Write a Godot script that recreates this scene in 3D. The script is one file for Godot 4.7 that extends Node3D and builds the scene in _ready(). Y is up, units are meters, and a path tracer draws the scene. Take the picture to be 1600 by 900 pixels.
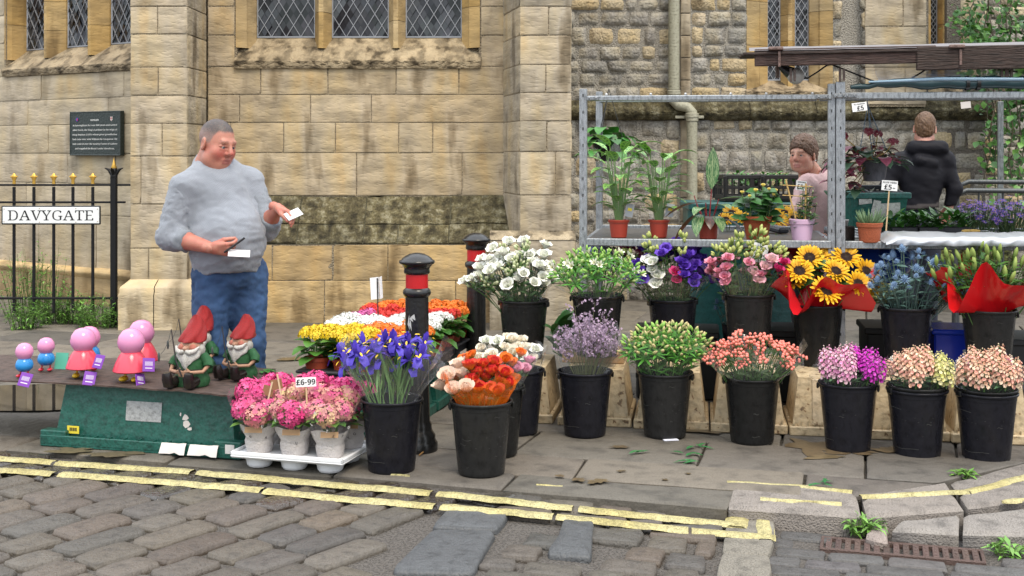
extends Node3D
# A market flower stall on a stone pavement beside a church. x right, y up, camera at the origin looking along -z; pavement at y = 0.

const FOCAL := 1950.0   # of the photograph, in its own pixels
const EYE := 1.55       # height of the camera above the pavement, metres
var rng := RandomNumberGenerator.new()
var M := {}             # materials
var T := {}             # textures
var proto := {}         # shared shapes
var wob := FastNoiseLite.new()


# ---------------------------------------------------------------- shapes
class Shape:
	# a bag of loose triangles; points are given counter-clockwise as seen from outside
	var v := PackedVector3Array()
	var n := PackedVector3Array()
	var c := PackedColorArray()
	var t := PackedVector2Array()
	var col := Color(1, 1, 1)
	var uvs := false

	func face(a: Vector3, b: Vector3, d: Vector3, na: Vector3, nb: Vector3, nd: Vector3, ca: Color, cb: Color, cd: Color) -> void:
		v.append(a); v.append(d); v.append(b)
		n.append(na); n.append(nd); n.append(nb)
		c.append(ca); c.append(cd); c.append(cb)

	func tri(a: Vector3, b: Vector3, d: Vector3) -> void:
		var k := (b - a).cross(d - a).normalized()
		face(a, b, d, k, k, k, col, col, col)

	func quad(a: Vector3, b: Vector3, d: Vector3, e: Vector3) -> void:
		tri(a, b, d); tri(a, d, e)

	# a grid of points, rows x columns, with smooth normals; front is where columns run right and rows run up
	func grid(p: Array, cols: int, closed := false, colors: Array = []) -> void:
		var rows := p.size() / cols
		var nn := []
		nn.resize(p.size())
		for r in rows:
			for k in cols:
				var kl: int = (k - 1 + cols) % cols if closed else maxi(k - 1, 0)
				var kr: int = (k + 1) % cols if closed else mini(k + 1, cols - 1)
				var du: Vector3 = p[r * cols + kr] - p[r * cols + kl]
				var dv: Vector3 = p[mini(r + 1, rows - 1) * cols + k] - p[maxi(r - 1, 0) * cols + k]
				if du.length_squared() < 1e-12:
					var rr: int = 1 if r == 0 else rows - 2
					du = p[rr * cols + kr] - p[rr * cols + kl]
				nn[r * cols + k] = du.cross(dv).normalized()
		for r in rows - 1:
			for k in (cols if closed else cols - 1):
				var a: int = r * cols + k
				var b: int = r * cols + (k + 1) % cols
				var d: int = b + cols
				var e: int = a + cols
				var ca: Color = colors[a] if colors else col
				var cb: Color = colors[b] if colors else col
				var cd: Color = colors[d] if colors else col
				var ce: Color = colors[e] if colors else col
				if p[a] != p[b]:
					face(p[a], p[b], p[d], nn[a], nn[b], nn[d], ca, cb, cd)
				if p[d] != p[e]:
					face(p[a], p[d], p[e], nn[a], nn[d], nn[e], ca, cd, ce)

	func box(x: Transform3D, size: Vector3, bevel := 0.0) -> void:
		var h := size / 2.0
		if bevel <= 0.0:
			var q := []
			for i in 8:
				q.append(x * Vector3(h.x if i & 1 else -h.x, h.y if i & 2 else -h.y, h.z if i & 4 else -h.z))
			quad(q[4], q[5], q[7], q[6]); quad(q[1], q[0], q[2], q[3]); quad(q[5], q[1], q[3], q[7])
			quad(q[0], q[4], q[6], q[2]); quad(q[6], q[7], q[3], q[2]); quad(q[0], q[1], q[5], q[4])
			return
		var b := minf(bevel, minf(h.x, minf(h.y, h.z)) * 0.9)
		# corner points: for each corner one point on each of its three faces
		var f := func(sx: int, sy: int, sz: int, axis: int) -> Vector3:
			return x * Vector3(sx * (h.x - (0.0 if axis == 0 else b)), sy * (h.y - (0.0 if axis == 1 else b)), sz * (h.z - (0.0 if axis == 2 else b)))
		for s in [-1, 1]:
			for axis in 3:
				var q := []
				for uvv in [[-1, -1], [1, -1], [1, 1], [-1, 1]]:
					var g := [0, 0, 0]
					g[axis] = s; g[(axis + 1) % 3] = uvv[0] * s; g[(axis + 2) % 3] = uvv[1]
					q.append(f.call(g[0], g[1], g[2], axis))
				quad(q[0], q[1], q[2], q[3])
		for axis in 3:
			for s1 in [-1, 1]:
				for s2 in [-1, 1]:
					var a1 := (axis + 1) % 3
					var a2 := (axis + 2) % 3
					var lo := [0, 0, 0]; lo[axis] = -1; lo[a1] = s1; lo[a2] = s2
					var hi := [0, 0, 0]; hi[axis] = 1; hi[a1] = s1; hi[a2] = s2
					var p0: Vector3 = f.call(lo[0], lo[1], lo[2], a1)
					var p1: Vector3 = f.call(hi[0], hi[1], hi[2], a1)
					var p2: Vector3 = f.call(hi[0], hi[1], hi[2], a2)
					var p3: Vector3 = f.call(lo[0], lo[1], lo[2], a2)
					if s1 * s2 > 0: quad(p0, p3, p2, p1)
					else: quad(p0, p1, p2, p3)
		for i in 8:
			var sx := 1 if i & 1 else -1
			var sy := 1 if i & 2 else -1
			var sz := 1 if i & 4 else -1
			var p0: Vector3 = f.call(sx, sy, sz, 0)
			var p1: Vector3 = f.call(sx, sy, sz, 1)
			var p2: Vector3 = f.call(sx, sy, sz, 2)
			if sx * sy * sz > 0: tri(p0, p1, p2)
			else: tri(p0, p2, p1)

	func bar(a: Vector3, b: Vector3, w: float, d: float, bevel := 0.0) -> void:
		var dir := (b - a).normalized()
		var side := dir.cross(Vector3.UP if absf(dir.y) < 0.9 else Vector3.BACK).normalized()
		box(Transform3D(Basis(side, dir, side.cross(dir)), (a + b) / 2.0), Vector3(w, a.distance_to(b), d), bevel)

	func tube(pts: Array, radii: Variant, sides := 6, caps := true) -> void:
		var p := []
		var prev := Vector3.ZERO
		for i in pts.size():
			var d: Vector3 = (pts[mini(i + 1, pts.size() - 1)] - pts[maxi(i - 1, 0)]).normalized()
			var s: Vector3
			if i == 0:
				s = d.cross(Vector3.UP if absf(d.y) < 0.9 else Vector3.RIGHT).normalized()
			else:
				s = (prev - d * prev.dot(d)).normalized()
			prev = s
			var u := d.cross(s)
			var r: float = radii[i] if radii is Array else radii
			for k in sides:
				var a := TAU * k / sides
				p.append(pts[i] + (s * cos(a) + u * sin(a)) * r)
		grid(p, sides, true)
		if caps:
			for k in range(1, sides - 1):
				tri(p[0], p[k + 1], p[k])
				var o := (pts.size() - 1) * sides
				tri(p[o], p[o + k], p[o + k + 1])

	# profile: Vector2(radius, height) from bottom to top on the outside; a doubled point makes a hard edge
	func lathe(x: Transform3D, prof: Array, sides := 20, smooth := false, squash := 1.0) -> void:
		if smooth:
			var p := []
			for q in prof:
				for k in sides:
					var a := -TAU * k / sides
					p.append(x * Vector3(cos(a) * q.x, q.y, sin(a) * q.x * squash))
			grid(p, sides, true)
			return
		for i in prof.size() - 1:
			if prof[i] == prof[i + 1]:
				continue
			var p := []
			for q in [prof[i], prof[i + 1]]:
				for k in sides:
					var a := -TAU * k / sides
					p.append(x * Vector3(cos(a) * q.x, q.y, sin(a) * q.x * squash))
			grid(p, sides, true)

	func ball(x: Transform3D, sides := 8, rings := 5) -> void:
		var p := []
		for r in rings + 1:
			var b := -PI / 2 + PI * r / rings
			for k in sides:
				var a := -TAU * k / sides
				p.append(x * Vector3(cos(a) * cos(b), sin(b), sin(a) * cos(b)))
		grid(p, sides, true)

	# a blade: from base along dir, bending towards -up with bend radians over its length; fold lifts the edges
	func blade(base: Vector3, dir: Vector3, up: Vector3, length: float, width: float, bend: float, segs := 4, fold := 0.2, c0 := Color(0, 0, 0, 0), c1 := Color(0, 0, 0, 0), peak := 0.45, blunt := 0.0) -> void:
		dir = dir.normalized()
		var side := dir.cross(up).normalized()
		up = side.cross(dir)
		var p := []
		var cs := []
		var pos := base
		var a0 := col if c0.a == 0.0 else c0
		var a1 := a0 if c1.a == 0.0 else c1
		for i in segs + 1:
			var s := float(i) / segs
			var ang := bend * s
			var d := dir * cos(ang) - up * sin(ang)
			var u := up * cos(ang) + dir * sin(ang)
			if i > 0: pos += d * length / segs
			var w := width * 0.5 * maxf(pow(sin(PI * pow(s, -log(2.0) / log(peak))), 0.8), blunt * minf(1.0, s * 4.0) if i < segs else 0.0)
			if i == segs and blunt > 0: w = width * 0.5 * blunt * 0.6
			w = maxf(w, 0.0006)
			p.append(pos - side * w + u * w * fold); p.append(pos); p.append(pos + side * w + u * w * fold)
			var cc := a0.lerp(a1, s)
			cs.append(cc); cs.append(cc * 0.9); cs.append(cc)
			if uvs:
				pass
		var first := v.size()
		grid(p, 3, false, cs)
		if uvs:
			# u across, v along
			for i in range(first, v.size()):
				var best := 0
				for k in p.size():
					if v[i] == p[k]: best = k
				t.append(Vector2((best % 3) * 0.5, 1.0 - float(best / 3) / segs))

	func add(o: Shape, x: Transform3D, tint := Color(1, 1, 1)) -> void:
		v.append_array(x * o.v)
		n.append_array(Transform3D(x.basis.orthonormalized(), Vector3.ZERO) * o.n)
		if tint == Color(1, 1, 1):
			c.append_array(o.c)
		else:
			for q in o.c: c.append(q * tint)
		if o.uvs:
			t.append_array(o.t)

	func mesh(m: Material) -> ArrayMesh:
		var a := []
		a.resize(Mesh.ARRAY_MAX)
		a[Mesh.ARRAY_VERTEX] = v
		a[Mesh.ARRAY_NORMAL] = n
		a[Mesh.ARRAY_COLOR] = c
		if uvs and t.size() == v.size(): a[Mesh.ARRAY_TEX_UV] = t
		var am := ArrayMesh.new()
		am.add_surface_from_arrays(Mesh.PRIMITIVE_TRIANGLES, a)
		am.surface_set_material(0, m)
		return am


# a distance field on a grid, filled bone by bone and meshed as surface nets
class Field:
	var lo: Vector3
	var h: float
	var nx: int
	var ny: int
	var nz: int
	var d := PackedFloat32Array()

	func _init(a: Vector3, b: Vector3, cell: float) -> void:
		lo = a; h = cell
		nx = int((b.x - a.x) / cell) + 2; ny = int((b.y - a.y) / cell) + 2; nz = int((b.z - a.z) / cell) + 2
		d.resize(nx * ny * nz)
		d.fill(1.0)

	func cap(a: Vector3, b: Vector3, ra: float, rb: float, k := 0.02, carve := false) -> void:
		var m := maxf(ra, rb) + k + 2.5 * h
		var i0 := maxi(int((minf(a.x, b.x) - m - lo.x) / h), 0)
		var i1 := mini(int((maxf(a.x, b.x) + m - lo.x) / h) + 1, nx - 1)
		var j0 := maxi(int((minf(a.y, b.y) - m - lo.y) / h), 0)
		var j1 := mini(int((maxf(a.y, b.y) + m - lo.y) / h) + 1, ny - 1)
		var k0 := maxi(int((minf(a.z, b.z) - m - lo.z) / h), 0)
		var k1 := mini(int((maxf(a.z, b.z) + m - lo.z) / h) + 1, nz - 1)
		var ab := b - a
		var l2 := maxf(ab.length_squared(), 1e-9)
		var dr := rb - ra
		for kk in range(k0, k1 + 1):
			for jj in range(j0, j1 + 1):
				var at := (kk * ny + jj) * nx
				for ii in range(i0, i1 + 1):
					var p := Vector3(lo.x + ii * h, lo.y + jj * h, lo.z + kk * h) - a
					var s := clampf(p.dot(ab) / l2, 0.0, 1.0)
					var e := (p - ab * s).length() - ra - dr * s
					var w := d[at + ii]
					if carve:
						e = -e
						var q := maxf(k - absf(w - e), 0.0)
						d[at + ii] = maxf(w, e) + q * q / (4.0 * k)
					else:
						var q := maxf(k - absf(w - e), 0.0)
						d[at + ii] = minf(w, e) - q * q / (4.0 * k)

	func egg(x: Transform3D, r: Vector3, k := 0.02, carve := false) -> void:
		var m := maxf(r.x, maxf(r.y, r.z)) + k + 2.5 * h
		var c := x.origin
		var i0 := maxi(int((c.x - m - lo.x) / h), 0)
		var i1 := mini(int((c.x + m - lo.x) / h) + 1, nx - 1)
		var j0 := maxi(int((c.y - m - lo.y) / h), 0)
		var j1 := mini(int((c.y + m - lo.y) / h) + 1, ny - 1)
		var k0 := maxi(int((c.z - m - lo.z) / h), 0)
		var k1 := mini(int((c.z + m - lo.z) / h) + 1, nz - 1)
		var inv := x.affine_inverse()
		for kk in range(k0, k1 + 1):
			for jj in range(j0, j1 + 1):
				var at := (kk * ny + jj) * nx
				for ii in range(i0, i1 + 1):
					var p := inv * Vector3(lo.x + ii * h, lo.y + jj * h, lo.z + kk * h)
					var g := p / r
					var l := g.length()
					var e := l * (l - 1.0) / maxf((g / r).length(), 1e-6)
					var w := d[at + ii]
					if carve:
						e = -e
						var q := maxf(k - absf(w - e), 0.0)
						d[at + ii] = maxf(w, e) + q * q / (4.0 * k)
					else:
						var q := maxf(k - absf(w - e), 0.0)
						d[at + ii] = minf(w, e) - q * q / (4.0 * k)

	func cut(nrm: Vector3, through: Vector3) -> void:
		# removes what lies on the side nrm points to
		nrm = nrm.normalized()
		var at := 0
		for kk in nz:
			for jj in ny:
				var base := nrm.dot(Vector3(lo.x, lo.y + jj * h, lo.z + kk * h) - through)
				for ii in nx:
					var e := base + nrm.x * ii * h
					if e > d[at]: d[at] = e
					at += 1

	# [points, normals, indices]
	func nets() -> Array:
		var P := PackedVector3Array()
		var N := PackedVector3Array()
		var I := PackedInt32Array()
		var ids := PackedInt32Array()
		ids.resize(nx * ny * nz)
		ids.fill(-1)
		var sy := nx
		var sz := nx * ny
		var offs := [0, 1, sy, sy + 1, sz, sz + 1, sz + sy, sz + sy + 1]
		var edges := [[0, 1], [2, 3], [4, 5], [6, 7], [0, 2], [1, 3], [4, 6], [5, 7], [0, 4], [1, 5], [2, 6], [3, 7]]
		for k in nz - 1:
			for j in ny - 1:
				var at := k * sz + j * sy
				for i in nx - 1:
					var o := at + i
					var neg := d[o] < 0.0
					if neg == (d[o + 1] < 0.0) and neg == (d[o + sy] < 0.0) and neg == (d[o + sy + 1] < 0.0) and neg == (d[o + sz] < 0.0) and neg == (d[o + sz + 1] < 0.0) and neg == (d[o + sz + sy] < 0.0) and neg == (d[o + sz + sy + 1] < 0.0):
						continue
					var s := Vector3.ZERO
					var cnt := 0
					for e in edges:
						var da := d[o + offs[e[0]]]
						var db := d[o + offs[e[1]]]
						if (da < 0.0) == (db < 0.0): continue
						var f := da / (da - db)
						var a: int = e[0]
						var b: int = e[1]
						var pa := Vector3(a & 1, (a >> 1) & 1, a >> 2)
						var pb := Vector3(b & 1, (b >> 1) & 1, b >> 2)
						s += pa.lerp(pb, f)
						cnt += 1
					s /= cnt
					ids[o] = P.size()
					P.append(lo + (Vector3(i, j, k) + s) * h)
					var g := Vector3(
						d[o + 1] + d[o + 1 + sy] + d[o + 1 + sz] + d[o + 1 + sy + sz] - d[o] - d[o + sy] - d[o + sz] - d[o + sy + sz],
						d[o + sy] + d[o + 1 + sy] + d[o + sy + sz] + d[o + 1 + sy + sz] - d[o] - d[o + 1] - d[o + sz] - d[o + 1 + sz],
						d[o + sz] + d[o + 1 + sz] + d[o + sy + sz] + d[o + 1 + sy + sz] - d[o] - d[o + 1] - d[o + sy] - d[o + 1 + sy])
					N.append(g.normalized())
		for k in range(1, nz - 1):
			for j in range(1, ny - 1):
				var at := k * sz + j * sy
				for i in range(1, nx - 1):
					var o := at + i
					var neg := d[o] < 0.0
					if neg != (d[o + 1] < 0.0):
						_q(I, ids[o - sy - sz], ids[o - sz], ids[o], ids[o - sy], neg)
					if neg != (d[o + sy] < 0.0):
						_q(I, ids[o - 1 - sz], ids[o - 1], ids[o], ids[o - sz], neg)
					if neg != (d[o + sz] < 0.0):
						_q(I, ids[o - 1 - sy], ids[o - sy], ids[o], ids[o - 1], neg)
		return [P, N, I]

	func _q(I: PackedInt32Array, a: int, b: int, c: int, e: int, neg: bool) -> void:
		if a < 0 or b < 0 or c < 0 or e < 0: return
		if neg:
			I.append_array([a, c, b, a, e, c])
		else:
			I.append_array([a, b, c, a, c, e])


func tri_list(s: Shape, net: Array, paint: Callable, ripple: Variant = null) -> void:
	# adds a meshed field to a shape, each point painted by paint(point, normal)
	var P: PackedVector3Array = net[0]
	var N: PackedVector3Array = net[1]
	var I: PackedInt32Array = net[2]
	if ripple != null:
		var rip: Callable = ripple
		var acc := PackedVector3Array()
		acc.resize(P.size())
		for i in P.size():
			P[i] += N[i] * float(rip.call(P[i], N[i]))
		for i in range(0, I.size(), 3):
			var k := (P[I[i + 2]] - P[I[i]]).cross(P[I[i + 1]] - P[I[i]])
			acc[I[i]] += k; acc[I[i + 1]] += k; acc[I[i + 2]] += k
		for i in N.size():
			if acc[i].length_squared() > 0.0: N[i] = acc[i].normalized()
	var C := PackedColorArray()
	C.resize(P.size())
	for i in P.size():
		C[i] = paint.call(P[i], N[i])
	for i in I:
		s.v.append(P[i]); s.n.append(N[i]); s.c.append(C[i])


# ---------------------------------------------------------------- placing
func spot(px: float, py: float, s: float) -> Vector3:   # a point of the photograph at a scale of s of its pixels per metre
	return Vector3((px - 800.0) / s, EYE - (py - 235.0) / s, -FOCAL / s)

func ground(px: float, py: float, height := 0.0) -> Vector3:
	return spot(px, py, (py - 235.0) / (EYE - height))

func on_plane(f: Transform3D, px: float, py: float) -> Vector2:   # where a line of sight meets a wall, in the wall's own metres
	var dir := Vector3((px - 800.0) / FOCAL, (235.0 - py) / FOCAL, -1.0)
	var eye := Vector3(0, EYE, 0)
	var p := eye + dir * ((f.origin - eye).dot(f.basis.z) / dir.dot(f.basis.z))
	var q := f.affine_inverse() * p
	return Vector2(q.x, q.y)

func at(x: float, y: float, z: float) -> Transform3D:
	return Transform3D(Basis(), Vector3(x, y, z))

func dye(a: float, b: float, c: float) -> Shape:   # an empty shape of that colour
	var s := Shape.new()
	s.col = Color(a, b, c)
	return s

func fit(a: float, b: float, c: float, x: float, y: float, z: float) -> Transform3D:   # scaled by a, b, c and moved to x, y, z
	return Transform3D(Basis().scaled(Vector3(a, b, c)), Vector3(x, y, z))

func turned(p: Vector3, yaw := 0.0, pitch := 0.0, roll := 0.0, k := 1.0) -> Transform3D:
	return Transform3D(Basis.from_euler(Vector3(pitch, yaw, roll)).scaled(Vector3.ONE * k), p)

func along(p: Vector3, axis: Vector3, spin := 0.0, k := 1.0) -> Transform3D:   # local y turned to axis
	axis = axis.normalized()
	var s := axis.cross(Vector3.BACK if absf(axis.z) < 0.9 else Vector3.RIGHT).normalized()
	var b := Basis(s, axis, s.cross(axis)) * Basis(Vector3.UP, spin)
	return Transform3D(b.scaled_local(Vector3.ONE * k), p)

func r(a: float, b: float) -> float:
	return rng.randf_range(a, b)

func lin(a: float, b: float, c: float) -> Color:   # a linear colour for a material
	return Color(a, b, c).linear_to_srgb()

func put(called: String, shape: Variant, m: Material, parent: Node = self, x := Transform3D()) -> MeshInstance3D:
	var o := MeshInstance3D.new()
	o.name = called
	o.mesh = shape.mesh(m) if shape is Shape else shape
	if not shape is Shape and m: o.material_override = m
	o.transform = x
	parent.add_child(o, true)
	return o

func many(o: Node) -> Node:
	o.set_meta("kind", "stuff")
	return o

func tag(o: Node, label: String, category: String, group := "") -> Node:
	o.set_meta("label", label)
	o.set_meta("category", category)
	if not o.has_meta("kind"): o.set_meta("kind", "thing")
	if group: o.set_meta("group", group)
	return o

func thing(called: String, label: String, category: String, x := Transform3D(), group := "") -> Node3D:
	var o := Node3D.new()
	o.name = called
	o.transform = x
	add_child(o, true)
	tag(o, label, category, group)
	return o

func setting(called: String, s: Shape, m: Material, parent: Node = self) -> MeshInstance3D:
	var o := put(called, s, m, parent)
	if parent == self: o.set_meta("kind", "structure")
	return o

func dup(o: Node3D, x: Transform3D, label: String, group := "") -> Node3D:
	var k: Node3D = o.duplicate()
	k.name = str(o.name).rstrip("0123456789")
	add_child(k, true)
	k.transform = x
	k.set_meta("label", label)
	if group: k.set_meta("group", group)
	return k

func branch(called: String, parent: Node, x := Transform3D()) -> Node3D:
	var o := Node3D.new()
	o.name = called
	o.transform = x
	parent.add_child(o, true)
	return o


# ---------------------------------------------------------------- materials
func noise_tex(freq: float, octaves: int, stops: Array, seed_ := 1, kind := FastNoiseLite.TYPE_SIMPLEX_SMOOTH, size := 512, fractal := FastNoiseLite.FRACTAL_FBM) -> NoiseTexture2D:
	var f := FastNoiseLite.new()
	f.noise_type = kind
	f.frequency = freq
	f.fractal_type = fractal
	f.fractal_octaves = octaves
	f.seed = seed_
	var t := NoiseTexture2D.new()
	t.width = size; t.height = size
	t.seamless = true
	t.noise = f
	var g := Gradient.new()
	var o := PackedFloat32Array()
	var c := PackedColorArray()
	for s in stops:
		o.append(s[0])
		c.append(s[1] if s[1] is Color else Color(s[1], s[1], s[1]))
	g.offsets = o; g.colors = c
	t.color_ramp = g
	return t

func tinted(rough: float, tex: Texture2D = null, scale := Vector3.ONE, relief: Texture2D = null, depth := 0.0, world := true) -> StandardMaterial3D:
	# colour from the shape's own vertex colours, times a texture laid on from three sides
	var m := StandardMaterial3D.new()
	m.vertex_color_use_as_albedo = true
	m.roughness = rough
	if tex or relief:
		m.uv1_triplanar = true
		m.uv1_world_triplanar = world
		m.uv1_scale = scale
		m.albedo_texture = tex
		if relief:
			m.heightmap_enabled = true
			m.heightmap_texture = relief
			m.heightmap_scale = depth
	return m

func stained(m: StandardMaterial3D, tex: Texture2D, scale: Vector3) -> StandardMaterial3D:
	m.detail_enabled = true
	m.detail_albedo = tex
	m.detail_blend_mode = BaseMaterial3D.BLEND_MODE_MUL
	m.detail_uv_layer = BaseMaterial3D.DETAIL_UV_2
	m.uv2_triplanar = true
	m.uv2_world_triplanar = m.uv1_world_triplanar
	m.uv2_scale = scale
	return m

func plain(c: Color, rough: float, metal := 0.0) -> StandardMaterial3D:
	var m := StandardMaterial3D.new()
	m.albedo_color = c
	m.roughness = rough
	m.metallic = metal
	return m

func film(c: Color, alpha: float, rough := 0.08) -> StandardMaterial3D:
	var m := plain(Color(c.r, c.g, c.b, alpha), rough)
	m.transparency = BaseMaterial3D.TRANSPARENCY_ALPHA
	m.cull_mode = BaseMaterial3D.CULL_DISABLED
	return m

func leafy(rough := 0.45, tex: Texture2D = null) -> StandardMaterial3D:
	var m := tinted(rough, tex, Vector3.ONE * 9.0, null, 0.0, false)
	m.backlight_enabled = true
	m.backlight = Color(0.35, 0.4, 0.2)
	m.cull_mode = BaseMaterial3D.CULL_DISABLED
	return m

func make_materials() -> void:
	T.bedding = noise_tex(0.012, 5, [[0.0, 0.74], [0.35, 0.86], [0.5, 0.92], [0.68, 0.98], [1.0, 1.0]], 3)
	T.grain = noise_tex(0.045, 4, [[0.0, 0.7], [0.4, 0.9], [0.7, 0.98], [1.0, 1.0]], 5)
	T.soot = noise_tex(0.006, 5, [[0.0, Color(0.5, 0.46, 0.4)], [0.22, Color(0.76, 0.73, 0.68)], [0.4, Color(0.97, 0.96, 0.95)], [0.7, Color(1, 0.97, 0.9)], [1.0, Color(0.99, 0.91, 0.76)]], 11)
	T.lichen = noise_tex(0.03, 5, [[0.0, Color(0.15, 0.13, 0.09)], [0.36, Color(0.42, 0.4, 0.32)], [0.5, Color(0.6, 0.57, 0.48)], [0.6, Color(0.6, 0.575, 0.46)], [0.72, Color(0.82, 0.81, 0.77)], [1.0, Color(1, 1, 0.96)]], 17)
	T.bump = noise_tex(0.02, 6, [[0.0, 0.0], [1.0, 1.0]], 23)
	T.pits = noise_tex(0.05, 5, [[0.0, 0.0], [0.45, 0.75], [1.0, 1.0]], 29)
	T.wear = noise_tex(0.02, 5, [[0.0, 0.72], [0.35, 0.93], [0.55, 1.0], [1.0, 1.0]], 31)
	T.speck = noise_tex(0.16, 2, [[0.0, 0.66], [0.3, 0.87], [0.5, 0.95], [0.75, 1.0], [1.0, 1.0]], 37)
	T.wood = noise_tex(0.02, 4, [[0.0, 0.45], [0.5, 0.8], [1.0, 1.0]], 41)
	M.ashlar = stained(tinted(0.9, T.bedding, Vector3(0.4, 1.0, 0.4), T.pits, 0.5), T.soot, Vector3(0.75, 0.22, 0.75))
	M.rubble = stained(tinted(0.93, T.grain, Vector3(1.1, 1.1, 1.1), T.pits, 1.6), T.soot, Vector3(0.7, 0.5, 0.7))
	M.moss = stained(tinted(0.95, T.lichen, Vector3(1.1, 1.5, 1.1), T.pits, 2.2), T.soot, Vector3(2.6, 3.0, 2.6))
	M.mortar = tinted(0.95, T.grain, Vector3(2, 2, 2), T.pits, 2.0)
	M.flag = stained(tinted(0.7, T.speck, Vector3(1.4, 1.4, 1.4), T.bump, 0.5), T.wear, Vector3(0.5, 0.5, 0.5))
	M.cobble = stained(tinted(0.55, T.speck, Vector3(1.7, 1.7, 1.7), T.pits, 0.6), T.wear, Vector3(1.3, 1.3, 1.3))
	M.wet = stained(tinted(0.16, T.speck, Vector3(1.7, 1.7, 1.7), T.pits, 0.6), T.wear, Vector3(1.3, 1.3, 1.3))
	M.grit = tinted(0.9, T.speck, Vector3(2.2, 2.2, 2.2), T.pits, 2.0)
	M.paint = stained(tinted(0.6, T.wear, Vector3(2.5, 2.5, 2.5), T.pits, 1.2), T.speck, Vector3(1.8, 1.8, 1.8))
	M.pane = tinted(0.07)
	M.pane.metallic_specular = 0.45
	M.lead = plain(lin(0.3, 0.31, 0.33), 0.5, 0.5)
	M.iron = plain(lin(0.008, 0.008, 0.009), 0.45)
	M.iron.metallic_specular = 0.35
	M.gilt = plain(lin(0.55, 0.33, 0.06), 0.4, 0.55)
	M.steel = stained(tinted(0.42, T.wear, Vector3(5, 1.2, 5), T.bump, 0.3), T.speck, Vector3(2, 2, 2))
	M.steel.metallic = 0.65
	M.any = tinted(0.55)
	M.gloss = tinted(0.22)
	M.matt = tinted(0.85)
	M.worn = tinted(0.6, T.wear, Vector3(3, 3, 3), T.bump, 0.4, false)
	M.plank = tinted(0.75, T.wood, Vector3(0.8, 9, 9), T.bump, 0.6, false)
	M.bucket = tinted(0.27, T.wear, Vector3(2.6, 1.4, 2.6), T.bump, 0.25, false)
	M.leaf = leafy(0.42)
	M.petal = leafy(0.6)
	M.petal.backlight = Color(0.4, 0.4, 0.4)
	M.film = film(Color(1, 1, 1), 0.03)
	M.film.metallic_specular = 0.35
	M.text_ink = plain(lin(0.01, 0.01, 0.012), 0.6)
	M.text_white = plain(lin(0.75, 0.75, 0.72), 0.5)
	M.card = plain(lin(0.8, 0.8, 0.78), 0.6)
	wob.noise_type = FastNoiseLite.TYPE_SIMPLEX_SMOOTH
	wob.frequency = 1.0
	wob.seed = 9

func lettering(called: String, words: String, size: float, m: Material, parent: Node, x: Transform3D, serif := true, bold := false, width := 0.0) -> MeshInstance3D:
	# size: height of a capital in metres; the text stands in the local xy plane, centred
	var f := SystemFont.new()
	f.font_names = PackedStringArray(["Droid Serif" if serif else "Droid Sans"])
	if bold: f.font_weight = 700
	var t := TextMesh.new()
	t.font = f
	t.text = words
	t.font_size = 32
	t.pixel_size = size / 23.0
	t.depth = 0.0012
	t.curve_step = 2.0
	t.horizontal_alignment = HORIZONTAL_ALIGNMENT_CENTER
	t.vertical_alignment = VERTICAL_ALIGNMENT_CENTER
	t.material = m
	var o := MeshInstance3D.new()
	o.name = called
	o.mesh = t
	o.transform = x
	if width > 0.0:
		var w := t.get_aabb().size.x
		if w > 0.0: o.scale = Vector3(width / w, 1, 1) * x.basis.get_scale()
	parent.add_child(o, true)
	return o


# ---------------------------------------------------------------- masonry
# wall frames: x along the wall, y up, z out of it
func block(parent: Node, f: Transform3D, q: Array, proud: float, col: Color, m: Material, called := "stone_block", rough := 0.0) -> void:
	# q: four corners (Vector2, counter-clockwise); a dressed stone, its arrises worn
	var s := Shape.new()
	s.col = col
	var c: Vector2 = (q[0] + q[1] + q[2] + q[3]) / 4.0
	var n := 5
	var pts := []
	var e := 0.007
	for j in n + 1:
		for i in n + 1:
			var a := float(i) / n
			var b := float(j) / n
			var edge := i == 0 or j == 0 or i == n or j == n
			# the rows next to the rim sit close to it and make the worn arris
			var w: Vector2 = q[0].lerp(q[1], a).lerp(q[3].lerp(q[2], a), b)
			if not edge:
				var size := Vector2(q[0].distance_to(q[1]), q[0].distance_to(q[3]))
				if i == 1: w.x = lerpf(q[0].x, q[3].x, b) + minf(0.012, size.x * 0.2)
				if i == n - 1: w.x = lerpf(q[1].x, q[2].x, b) - minf(0.012, size.x * 0.2)
				if j == 1: w.y = lerpf(q[0].y, q[1].y, a) + minf(0.012, size.y * 0.2)
				if j == n - 1: w.y = lerpf(q[3].y, q[2].y, a) - minf(0.012, size.y * 0.2)
			else:
				w += (c - w).normalized() * (0.0035 + 0.004 * absf(wob.get_noise_2d(w.x * 9.0 + proud * 90.0, w.y * 9.0)))
			var z := proud - (e if edge else 0.0) + wob.get_noise_3d(w.x * 2.5, w.y * 2.5, proud * 70.0) * (0.004 + rough)
			pts.append(f * Vector3(w.x, w.y, z))
	s.grid(pts, n + 1)
	var rim := []
	for i in n: rim.append(i)
	for j in n: rim.append(j * (n + 1) + n)
	for i in n: rim.append(n * (n + 1) + n - i)
	for j in n: rim.append((n - j) * (n + 1))
	for i in rim.size():
		var a: Vector3 = pts[rim[i]]
		var b: Vector3 = pts[rim[(i + 1) % rim.size()]]
		var back := f.basis.z * (proud + 0.03)
		s.quad(a - back, b - back, b, a)
	put(called, s, m, parent)

func rect(u0: float, v0: float, u1: float, v1: float) -> Array:
	return [Vector2(u0, v0), Vector2(u1, v0), Vector2(u1, v1), Vector2(u0, v1)]

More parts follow.
